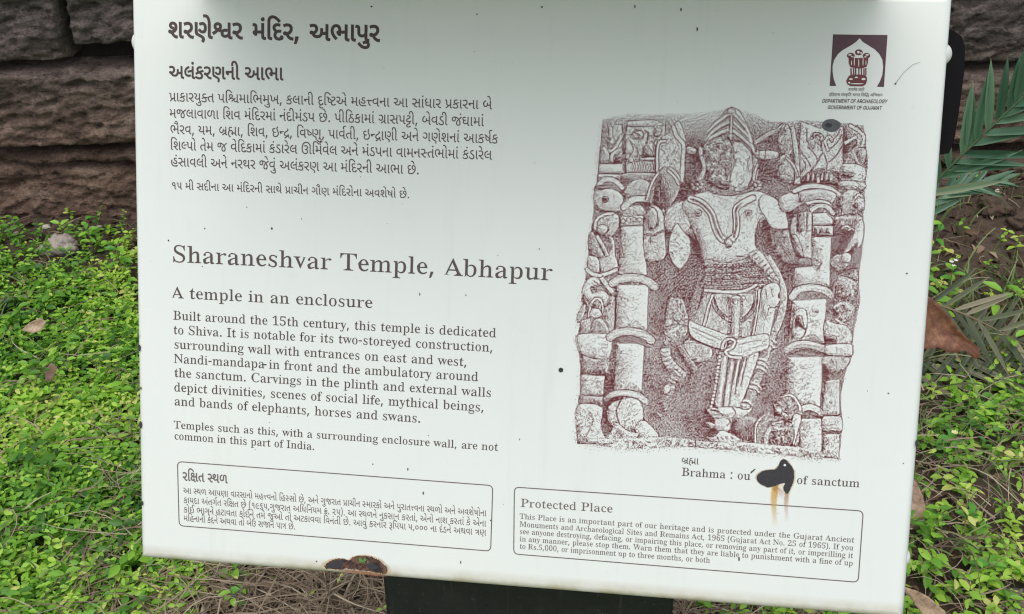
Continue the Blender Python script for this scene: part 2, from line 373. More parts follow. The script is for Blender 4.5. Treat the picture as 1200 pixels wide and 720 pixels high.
    # ---- rounded rules round the two notices
    def frame(c, r, wd):
        c = plane(np.array([p[0] for p in c]), np.array([p[1] for p in c])); out = []
        for i in range(4):
            p, a_, b_ = c[i], c[i-1], c[(i+1) % 4]; ua = (a_-p)/np.hypot(*(a_-p)); ub = (b_-p)/np.hypot(*(b_-p)); s, e = p+ua*r, p+ub*r; o = p+ua*r+ub*r
            for t in np.linspace(0, 1, 6): out.append((1-t)**2*s+2*t*(1-t)*p+t*t*e)
        out = np.array(out); ctr = out.mean(0); t = np.roll(out, -1, 0)-np.roll(out, 1, 0); t /= np.hypot(*t.T)[:, None]; nn = np.c_[t[:, 1], -t[:, 0]]*wd/2; n_ = len(out)
        V = np.r_[np.c_[out+nn, np.full(n_, .00028)], np.c_[out-nn, np.full(n_, .00028)]]
        return V, np.array([[i, (i+1) % n_, n_+(i+1) % n_, n_+i] for i in range(n_)])
    for c in ([(208, 541), (577.5, 569.2), (575, 646), (210, 616.2)], [(602.8, 571), (1011.6, 599), (1005.6, 682.5), (602, 649.3)]):
        V, F = frame(c, .006, .00115); mesh_np('notice_border', V, F, INK_GREY, root, ML)
    # ---- flat printed shapes
    def shape(polys, z, jitter=0):
        Vs, Fs, o = [], [], 0
        for q in polys:
            q = np.array(q, float); q2 = plane(q[:, 0], q[:, 1]); tr = tessellate_polygon([[Vector((x, y, 0)) for x, y in q2]])
            Vs.append(np.c_[q2, np.full(len(q2), z+jitter*len(Vs))]); Fs += [[i+o for i in t] for t in tr]; o += len(q2)
        return np.concatenate(Vs), Fs
    arch = [(980, 101), (977, 93), (975.6, 84), (975.7, 77), (977.5, 70.5), (982, 63.5), (988, 58.6), (996, 54.2), (1003, 49.5), (1007.4, 45), (1011.5, 49.6), (1018, 53.6), (1025, 58), (1030.5, 63.5), (1034, 70), (1035, 78), (1034, 88), (1031, 96), (1027.5, 101.8)]
    V, F = shape([[(976.2, 40.5)]+[(975.5, 52)]+[(972.2, 101)]+arch[:10]+[(1007.4, 41)], [(1007.4, 41)]+arch[9:]+[(1035.8, 102.2), (1040, 41.3)]], .00028)
    mesh_np('emblem_frame', V, F, INK_PLUM, root, ML)
    E_ = lambda x, y, rx, ry, n=14: [(x+rx*math.cos(t), y+ry*math.sin(t)) for t in np.linspace(0, 2*math.pi, n, endpoint=False)]
    lions = [E_(1006.4, 61.6, 4.6, 3.6), E_(997, 65.5, 4.6, 3.4), E_(1015.3, 65.6, 4.4, 3.4), [(994.5, 68.2), (1017.5, 68.2), (1017, 74), (1015.5, 78.5), (1011, 80), (1007, 80.6), (1002, 80), (996.5, 79), (994.5, 74)]]
    for x in (997.2, 1000.2, 1002.6, 1006.4, 1009.4, 1012.4, 1014.6): lions.append([(x-.7, 80), (x+.7, 80), (x+1.0-.3*(x > 1006), 88.6), (x-.6, 88.6)])
    lions += [[(995, 89), (999, 87.6), (1013, 88), (1015.6, 90.4), (1016, 94), (1014.6, 99), (1011, 101.4), (996.6, 101.2), (993, 99), (991.6, 95.6), (993, 92)]]
    V, F = shape(lions, .00028, .00002); em = mesh_np('lion_emblem', V, F, INK_RED, root, ML)
    hi = [E_(1005.8, 61.4, 1.5, 1.6), E_(1009, 62.4, 1, 1), E_(996, 64.6, 2, .9), E_(998.5, 66.8, 1.6, .6), E_(1016, 64.6, 2, .9), E_(1014, 67, 1.6, .6), E_(1001, 72.5, .5, 5), E_(1006.2, 74, .5, 5), E_(1011.2, 72.5, .5, 5), E_(997.6, 74, .45, 3), E_(1014.6, 74, .45, 3), E_(997, 93, 2.2, 1), E_(1003.4, 91, 2, .8), E_(1011.8, 93, 2.4, 1.3), E_(1004, 98.5, 8, .6), E_(995, 97.2, 1.2, 1)]
    V, F = shape(hi, .0005, .00002); mesh_np('lion_highlight', V, F, ENAMEL, em, Matrix.Identity(4))
    # ---- stippled print of the carving
    D = engraving_density(); c = .72; ny, nx = int(EH/c), int(EW/c); rg = np.random.default_rng(3)
    gx, gy = np.meshgrid(np.arange(nx)*c/1.45, np.arange(ny)*c/1.45); gr = np.zeros((ny, nx)); g = rg.random((int(gy.max())+3, int(gx.max())+3))
    ix, iy = gx.astype(int), gy.astype(int); fx, fy = gx-ix, gy-iy; gr = g[iy, ix]*(1-fx)*(1-fy)+g[iy, ix+1]*fx*(1-fy)+g[iy+1, ix]*(1-fx)*fy+g[iy+1, ix+1]*fx*fy
    gr = np.argsort(np.argsort(gr.ravel())).reshape(ny, nx)/gr.size
    cy = np.clip(((np.arange(ny)+.5)*c*ES).astype(int), 0, D.shape[0]-1); cx_ = np.clip(((np.arange(nx)+.5)*c*ES).astype(int), 0, D.shape[1]-1)
    G = D[np.ix_(cy, cx_)]; th = .5+.84*(gr-.5); on = np.zeros(G.shape, bool); runs = []          # dots: diffused error against a coarse grain keeps lines and tone
    G = [list(map(float, q)) for q in np.clip(G*1.02-.01, 0, 1)]
    for j in range(ny):
        row, nxt, tj = G[j], G[j+1] if j+1 < ny else None, th[j]
        for i in range(nx):
            v = row[i]
            if v > tj[i]: on[j, i] = True; v -= 1
            v *= .85
            if i+1 < nx: row[i+1] += v*.4375
            if nxt:
                if i: nxt[i-1] += v*.1875
                nxt[i] += v*.3125
                if i+1 < nx: nxt[i+1] += v*.0625
        e = np.flatnonzero(np.diff(np.r_[0, on[j].astype(int), 0])); runs += [(j, e[i], e[i+1]) for i in range(0, len(e), 2)]
    r = np.array(runs, float); rs = np.random.default_rng(8); jt = lambda: rs.uniform(-.12, .12, len(r))
    xa, xb, ya = EX0+r[:, 1]*c, EX0+r[:, 2]*c, EY0+r[:, 0]*c
    ci = [plane(xa+jt(), ya+jt()), plane(xb+jt(), ya+jt()), plane(xb+jt(), ya+c+jt()), plane(xa+jt(), ya+c+jt())]
    V = np.stack(ci, 1).reshape(-1, 2); V = np.c_[V, np.full(len(V), .00026)]
    mesh_np('temple_carving_print', V, np.arange(len(V)).reshape(-1, 4)[:, ::-1], INK_RED, root, ML)
    # ---- enamel chips, rust, runs of rust
    def blob(name, pts, z, mat, rough=.35, seed=0, sub=6, par=root, mtx=ML):
        rg = np.random.default_rng(seed); p = np.array(pts, float); out = []
        for i in range(len(p)):
            a_, b_, c_, d_ = p[i-1], p[i], p[(i+1) % len(p)], p[(i+2) % len(p)]
            for t in np.arange(sub)/sub: out.append(.5*(2*b_+(c_-a_)*t+(2*a_-5*b_+4*c_-d_)*t*t+(3*b_-3*c_+d_-a_)*t**3)+rg.uniform(-rough, rough, 2))
        V, F = shape([out], z); return mesh_np(name, V, F, mat, par, mtx)
    def streak(name, x, y0, y1, wd, mat, ln=16):
        V, F, cv = [], [], []
        for i in range(ln):
            t = i/(ln-1); y = y0+(y1-y0)*t
            for s, q in ((-1, 0), (-.45, 1), (.45, 1), (1, 0)):
                p = plane(np.array(x+s*wd*(1+.25*math.sin(7*t+s))), np.array(y)); V.append((p[0], p[1], .00045)); cv.append(q*(1-t)**1.1)
            if i:
                for k in range(3): F.append((4*i-4+k, 4*i-3+k, 4*i+1+k, 4*i+k))
        mesh_np(name, V, F, mat, root, ML, attrs={'cover': cv})
    STREAK = mat_fade('rust_run', (.74, .40, .06), (.82, .54, .16), 1.0); STREAK2 = mat_fade('pink_rust_run', (.60, .28, .14), (.66, .40, .22), .7)
    streak('rust_run', 907.3, 569, 618, 4.2, STREAK); streak('rust_run', 921.5, 577, 612, 3.0, STREAK2); streak('rust_run', 914, 566, 585, 7, STREAK2)
    blob('enamel_halo', [(912, 570), (915, 567), (919, 566), (922, 570), (923, 576), (919, 578), (914, 573)], .0005, HALO, .4, 3)
    c1 = blob('enamel_chip', [(886.5, 560), (888, 556), (894, 552), (902, 550.5), (908, 550), (912, 546), (914, 541), (917, 538.5), (921, 539), (923.5, 542), (927, 545.5), (930, 552), (930.5, 559), (929, 566), (926, 573), (923, 578.5), (919.5, 577), (917.5, 571), (920, 566.5), (914, 567), (908, 569.5), (900, 571), (893, 568), (888, 564.5)], .0007, CHIP, .35, 4)
    blob('ink_remnant', [(879.6, 553.4), (882, 551.2), (884.6, 549.4), (885.2, 550.4), (882.4, 553), (880, 555)], .0004, INK, .1, 15)
    blob('chip_glint', E_(919.6, 545, 1.5, 1.4, 8), .0009, ENAMEL, .2, 5)
    blob('enamel_chip', [(963, 147), (965.5, 142.5), (970, 140.2), (976, 139.8), (981, 141.5), (985, 145), (984, 149.5), (980, 153.5), (974, 155), (968, 153.5), (964.5, 151)], .0007, CHIP_GREY, .3, 6); blob('chip_pit', E_(971, 147, 4, 2.6, 8), .0008, CHIP, .5, 7)
    m = NT('mixed_rust_crust'); v = m.obj(); n1 = m.noise(95, 6, v, .75); n2 = m.noise(42, 5, v, .7)
    c = m.ramp(n1, [(.30, (.014, .011, .012)), (.44, (.045, .026, .020)), (.52, (.20, .085, .040)), (.60, (.10, .085, .08)), (.70, (.42, .20, .09))])
    c = m.mix(m.ramp(n2, [(.36, (1, 1, 1)), (.50, (0, 0, 0))]), c, (.020, .016, .020)); m.base(c); m.set(Roughness=.85); m.bump(n1, .0012, 1)
    def skirt(name, pts, grow, mat, z):
        p = np.array(pts, float); ctr = p.mean(0); k = len(p); V, cv = [], []
        for f, q in ((.9, 1), (1.0, 1), (grow, .5), (grow*1.10, 0)):
            e = ctr+(p-ctr)*f; e2 = plane(e[:, 0], e[:, 1]); V.append(np.c_[e2, np.full(k, z)]); cv += [q]*k
        F = [(r*k+i, r*k+(i+1) % k, (r+1)*k+(i+1) % k, (r+1)*k+i) for r in range(3) for i in range(k)]
        mesh_np(name, np.concatenate(V), F, mat, root, ML, attrs={'cover': cv})
    RIM = mat_fade('flaked_enamel_rim', (.62, .38, .16), (.78, .68, .50), .95)
    edge = [(380, 665), (384, 659), (390, 656), (398, 654.6), (404, 655), (409, 656.4), (414, 653), (420, 651.6), (427, 651.2), (434, 652.2), (440, 654.4), (445, 656.6), (448, 660), (452, 663.5), (454, 668), (452, 672.4), (446, 672), (438, 670.4), (430, 669), (422, 668.2), (414, 667.6), (406, 666.2), (398, 667.6), (390, 667.4)]
    skirt('enamel_halo', edge, 1.07, RIM, .0004)
    blob('rust_patch', edge, .0006, m.m, .7, 10)
    blob('bared_steel', [(382, 664.5), (387, 659), (394, 656.4), (401, 657), (402, 661), (396, 666), (388, 666)], .0008, CHIP, .7, 11); blob('bared_steel', [(430, 662), (436, 660.6), (441, 662), (444, 665), (439, 667), (432, 665.6)], .0008, CHIP, .8, 12)
    blob('leaf_fleck', [(420.5, 655), (423, 653), (425, 656), (428, 653.6), (430, 656), (427.6, 658), (428, 660.4), (424.6, 658.4), (422, 660)], .001, mat_plain('leaf_fleck_green', (.10, .22, .05), .9, 300, .6), .4, 13)  # flat fleck drawn for a green leaf showing through the hole
    RL = mat_fade('orange_rust_lip', (.40, .17, .07), (.26, .10, .05), 1.0)
    n_ = 26; xs = np.linspace(396, 455, n_); top = plane(xs, np.interp(xs, [396, 406, 422, 440, 455], [667.6, 667.0, 668.8, 671, 673])); V, cv = [], []
    for q, dy in ((0, 0), (1, .0011), (1, .0028), (.25, .0042)):
        V.append(np.c_[top[:, 0], top[:, 1]-dy, np.full(n_, .0010)]); cv += [q*f for f in np.clip(np.sin(np.linspace(0, math.pi, n_))*1.5, 0, 1)*(.55+.45*np.sin(xs*1.7)**2)]
    mesh_np('rust_lip', np.concatenate(V), [(r*n_+i, r*n_+i+1, (r+1)*n_+i+1, (r+1)*n_+i) for r in range(3) for i in range(n_-1)], RL, root, ML, attrs={'cover': cv})
    pts = [(886.5, 560), (888, 556), (894, 552), (902, 550.5), (908, 550), (912, 546), (917, 539), (923.5, 542), (930, 552), (930.5, 559), (929, 566), (923, 578.5), (919.5, 577), (914, 568), (908, 569.5), (900, 571), (893, 568)]
    skirt('enamel_halo', pts, 1.03, RIM, .0003)
    rg = np.random.default_rng(77)
    marks = [(657.3, 433.8, 3, 3), (318.6, 268, 1, 1.6), (197.6, 282, .9, 1.2), (1049.3, 98.4, 1.2, 1.2), (635, 8.5, 1.4, 1), (744, 8, .8, 2), (798, 11.5, .9, 2.2), (817, 34.5, .9, 2.6), (478, 550, .7, 1.8), (496, 578, .8, 2), (437, 544, .7, .9), (540, 659, .6, 2), (866, 655, .9, 3), (435.5, 8, 1.3, 1), (559, 17, .9, .9), (1041, 461, 1.2, .8), (1062.6, 320.6, 1.2, .9), (1058.5, 543, .8, .6), (240, 268, .7, .9), (371, 658, .9, .9), (609, 515, .5, 1.2), (310.5, 427.5, 2.2, .8), (492, 345, .6, 2), (546, 346, .8, .8), (632, 292, .8, .8), (575, 610, .7, .9)]
    for i in range(34): marks.append((rg.uniform(175, 1050), rg.uniform(20, 640), rg.uniform(.25, .6), rg.uniform(.25, .8)))
    V, F = shape([E_(x, y, rx, ry, 7) for x, y, rx, ry in marks], .0005); tag(mesh_np('paint_flecks', V, F, CHIP, root, ML), kind='stuff')
    V, F = shape([[(1049, 98), (1058, 86), (1069, 76), (1079, 72.6), (1079, 73.0), (1069.4, 76.4), (1058.4, 86.4), (1049.6, 98.6)]], .0005); mesh_np('scratch', V, F, mat_plain('grey_scratch', (.35, .37, .36), .6, 60, .2), root, ML)
    # ---- bolt caps on the rolled edge, chips along it
    def dome(x, y, ax, ay, r, h, z=-.012):
        p = plane(np.array(x), np.array(y)); V, F = [], []; n1, n2 = 7, 16
        for i in range(n1):
            t = math.pi/2*i/(n1-1)
            for j in range(n2): V.append((p[0]+ax*h*math.sin(t), p[1]+r*math.cos(t)*math.cos(2*math.pi*j/n2), z+r*.8*math.cos(t)*math.sin(2*math.pi*j/n2)))
        for i in range(n1-1):
            for j in range(n2): F.append((i*n2+j, i*n2+(j+1) % n2, (i+1)*n2+(j+1) % n2, (i+1)*n2+j))
        mesh_np('bolt_cap', V, F, BOLT, root, ML, smooth=True)
    dome(1107.0, 62, 1, 0, .0118, .0105); dome(156.6, 48, -1, 0, .0115, .0075); dome(1061.5, 657, 1, 0, .0105, .0075)
    for x, y, rx, ry in ((163.6, 408, 1.6, 4), (165, 498, 1.8, 4.5), (162, 393, .9, 2), (1074.0, 520, 1.8, 4.5), (165.3, 455, .8, 2), (167, 590, 1, 3)):
        V, F = shape([E_(x, y, rx, ry, 9)], .0004 if x > 600 else .0002); mesh_np('edge_chip', V, F, CHIP, root, ML @ Matrix.Translation((0, 0, .0004)))
    # ---- dark frame plate standing out behind the right edge
    q = np.array([(1088, 36), (1112, 34), (1119, 37), (1127, 43), (1131, 56), (1130, 84), (1124, 130), (1118, 166), (1112, 180), (1080, 184)], float); q2 = plane(q[:, 0], q[:, 1], -.034); n_ = len(q2)
    V = np.r_[np.c_[q2, np.full(n_, -.034)], np.c_[q2, np.full(n_, -.052)]]; F = [list(range(n_))[::-1], list(range(n_, 2*n_))]+[[i, (i+1) % n_, n_+(i+1) % n_, n_+i] for i in range(n_)]
    mesh_np('back_bracket', V, F, BRACKET, root, ML)
    # ---- post: a broad flat upright, its top cut to meet the back of the panel
    xl, xr = at(451, 700, post_y)[0], at(790, 708, post_y)[0]; th = .055
    def ztop(x, y):                                                         # back of the panel above (x, y)
        n3 = SIGN.to_3x3() @ Vector((0, 0, 1)); p = SIGN @ Vector((0, 0, -.016)); return p.z-(n3.x*(x-p.x)+n3.y*(y-p.y))/n3.z
    o = Vector(root.location); V = []
    for z in (-.05, None):
        for x, y in ((xl, post_y), (xr, post_y), (xr, post_y+th), (xl, post_y+th)): V.append((x-o.x, y-o.y, (ztop(x, y) if z is None else z)-o.z))
    bm = bmesh.new(); bv = [bm.verts.new(v) for v in V]
    for f in ((3, 2, 1, 0), (4, 5, 6, 7), (0, 1, 5, 4), (1, 2, 6, 5), (2, 3, 7, 6), (3, 0, 4, 7)): bm.faces.new([bv[i] for i in f])
    bmesh.ops.bevel(bm, geom=[e for e in bm.edges if abs(e.verts[0].co.z-e.verts[1].co.z) > .1], offset=.004, segments=2, affect='EDGES')
    me = bpy.data.meshes.new('post'); bm.to_mesh(me); bm.free(); link('post', me, POST, root)
    # ---- unseen hood added over the upper edge to darken the panel's top
    x0, x1 = plane(np.array([235., 1035.]), np.array([-5., -5.]))[:, 0]; yb = SH/2+.003
    pr = [(-.026, yb-.03), (-.026, yb+.004), (.0, yb+.014), (.17, yb+.034), (.33, yb+.046), (.332, yb+.032), (.328, yb+.036), (.17, yb+.024), (.0, yb+.004), (-.022, yb), (-.022, yb-.03)]
    V = [(x, y, z) for x in (x0, x1) for z, y in pr]; n_ = len(pr); F = [[i, (i+1) % n_, n_+(i+1) % n_, n_+i] for i in range(n_)]+[list(range(n_))[::-1], list(range(n_, 2*n_))]
    mesh_np('added_shade_hood', V, F, SHADE_HOODM, root, ML)

TEXTS = [
 ('title_text', 'G', 'શરણેશ્વર મંદિર, અભાપુર', 197, 44.5, 445, 49, 31, 22),
 ('subtitle_text', 'G', 'અલંકરણની આભા', 198, 92, 332, 94.4, 24, 16),
 ('paragraph_text', 'G', 'પ્રાકારયુક્ત પશ્ચિમાભિમુખ, કલાની દૃષ્ટિએ મહત્ત્વના આ સાંધાર પ્રકારના બે', 198.4, 118.9, 576.5, 128.5, 17.3, 0),
 ('paragraph_text', 'G', 'મજલાવાળા શિવ મંદિરમાં નંદીમંડપ છે. પીઠિકામાં ગ્રાસપટ્ટી, બેવડી જંઘામાં', 198.4, 138.1, 567, 148.3, 17.3, 0),
 ('paragraph_text', 'G', 'ભૈરવ, યમ, બ્રહ્મા, શિવ, ઇન્દ્ર, વિષ્ણુ, પાર્વતી, ઇન્દ્રાણી અને ગણેશનાં આકર્ષક', 199.3, 156.9, 583.5, 168.5, 17.3, 0),
 ('paragraph_text', 'G', 'શિલ્પો તેમ જ વેદિકામાં કંડારેલ ઊર્મિવેલ અને મંડપના વામનસ્તંભોમાં કંડારેલ', 199.3, 175.8, 576.5, 187.5, 17.3, 0),
 ('paragraph_text', 'G', 'હંસાવલી અને નરથર જેવું અલંકરણ આ મંદિરની આભા છે.', 200, 195, 491.5, 204.6, 17.3, 0),
 ('footnote_text', 'G', '૧૫ મી સદીના આ મંદિરની સાથે પ્રાચીન ગૌણ મંદિરોના અવશેષો છે.', 200.8, 221.9, 480, 232.5, 14, 2),
 ('heading_text', 'B', 'Sharaneshvar Temple, Abhapur', 201, 307, 647, 328.9, 29.5, 0),
 ('subheading_text', 'B', 'A temple in an enclosure', 201.3, 349.3, 436.8, 361.3, 20, 0),
 ('body_text', 'B', 'Built around the 15th century, this temple is dedicated', 202.7, 374.7, 581.6, 395.7, 15.8, 0),
 ('body_text', 'B', 'to Shiva. It is notable for its two-storeyed construction,', 203, 391.5, 578, 412.6, 15.8, 0),
 ('body_text', 'B', 'surrounding wall with entrances on east and west,', 203.6, 408.4, 547.6, 429.6, 15.8, 0),
 ('body_text', 'B', 'Nandi-mandapa in front and the ambulatory around', 203.6, 425.3, 560.6, 447, 15.8, 0),
 ('body_text', 'B', 'the sanctum. Carvings in the plinth and external walls', 204, 441.8, 576, 465.6, 15.8, 0),
 ('body_text', 'B', 'depict divinities, scenes of social life, mythical beings,', 203.6, 458.7, 567.6, 482.6, 15.8, 0),
 ('body_text', 'B', 'and bands of elephants, horses and swans.', 204, 475, 493.4, 495.6, 15.8, 0),
 ('closing_text', 'B', 'Temples such as this, with a surrounding enclosure wall, are not', 203.6, 502, 583.6, 528.6, 13.4, 0),
 ('closing_text', 'B', 'common in this part of India.', 204, 515, 369, 527.6, 13.4, 0),
 ('caption_text#1', 'G', 'બ્રહ્મા', 798.4, 543.4, 818.6, 544.6, 12, 4),
 ('caption_text', 'B', 'Brahma : ou', 798.4, 557.6, 879.4, 562.6, 14.2, 0),
 ('caption_text#2', 'B', 'of sanctum', 933, 567, 1007.4, 571.2, 14.2, 0),
 ('protection_notice', 'G', 'રક્ષિત સ્થળ', 214, 563.3, 266.7, 566.6, 16.5, 14),
 ('protection_notice', 'G', 'આ સ્થળ આપણા વારસાનો મહત્ત્વનો હિસ્સો છે, અને ગુજરાત પ્રાચીન સ્મારકો અને પુરાતત્ત્વના સ્થળો અને અવશેષોના', 214.7, 578.3, 570, 605.3, 11.3, 0),
 ('protection_notice', 'G', 'કાયદા અંતર્ગત રક્ષિત છે (૧૯૬૫,ગુજરાત અધિનિયમ ક્ર. ૨૫). આ સ્થળને નુકસાન કરતાં, એનો નાશ કરતાં કે એના', 215.3, 589.5, 569.7, 617.3, 11.3, 0),
 ('protection_notice', 'G', 'કોઈ ભાગને હટાવતા કોઈને તમે જુઓ તો અટકાવવા વિનંતી છે. આવું કરનાર રૂપિયા ૫,૦૦૦ ના દંડને અથવા ત્રણ', 215.3, 600.6, 569.7, 628, 11.3, 0),
 ('protection_notice', 'G', 'મહિનાની કેદને અથવા તો બેઉ સજાને પાત્ર છે.', 215.3, 610.8, 346.3, 620.8, 11.3, 0),
 ('penalty_notice', 'B', 'Protected Place', 609.7, 594, 718, 600.9, 14.3, 0),
 ('penalty_notice', 'B', 'This Place is an important part of our heritage and is protected under the Gujarat Ancient', 608.8, 608, 1001, 636, 9.4, 0),
 ('penalty_notice', 'B', 'Monuments and Archaeological Sites and Remains Act, 1965 (Gujarat Act No. 25 of 1965). If you', 608.8, 617.2, 1000, 645.2, 9.4, 0),
 ('penalty_notice', 'B', 'see anyone destroying, defacing, or impairing this place, or removing any part of it, or imperilling it', 608.8, 625.6, 999.5, 654.2, 9.4, 0),
 ('penalty_notice', 'B', 'in any manner, please stop them. Warn them that they are liable to punishment with a fine of up', 608.8, 634.3, 999.5, 663.1, 9.4, 0),
 ('penalty_notice', 'B', 'to Rs.5,000, or imprisonment up to three months, or both', 608.8, 643, 832, 659.8, 9.4, 0),
 ('department_text', 'D', 'सत्यमेव जयते', 994, 106.8, 1012.8, 107, 5.0, 6),
 ('department_text', 'D', 'इतिहास संस्कृति भारत सिद्धि अभियान', 971.5, 112.8, 1034, 113.3, 5.0, 4),
 ('department_text', 'I', 'DEPARTMENT OF ARCHAEOLOGY', 963.2, 120.4, 1039.5, 121.2, 5.8, 22),
 ('department_text', 'I', 'GOVERNMENT OF GUJARAT', 969.5, 128, 1033, 128.8, 5.8, 22),
]
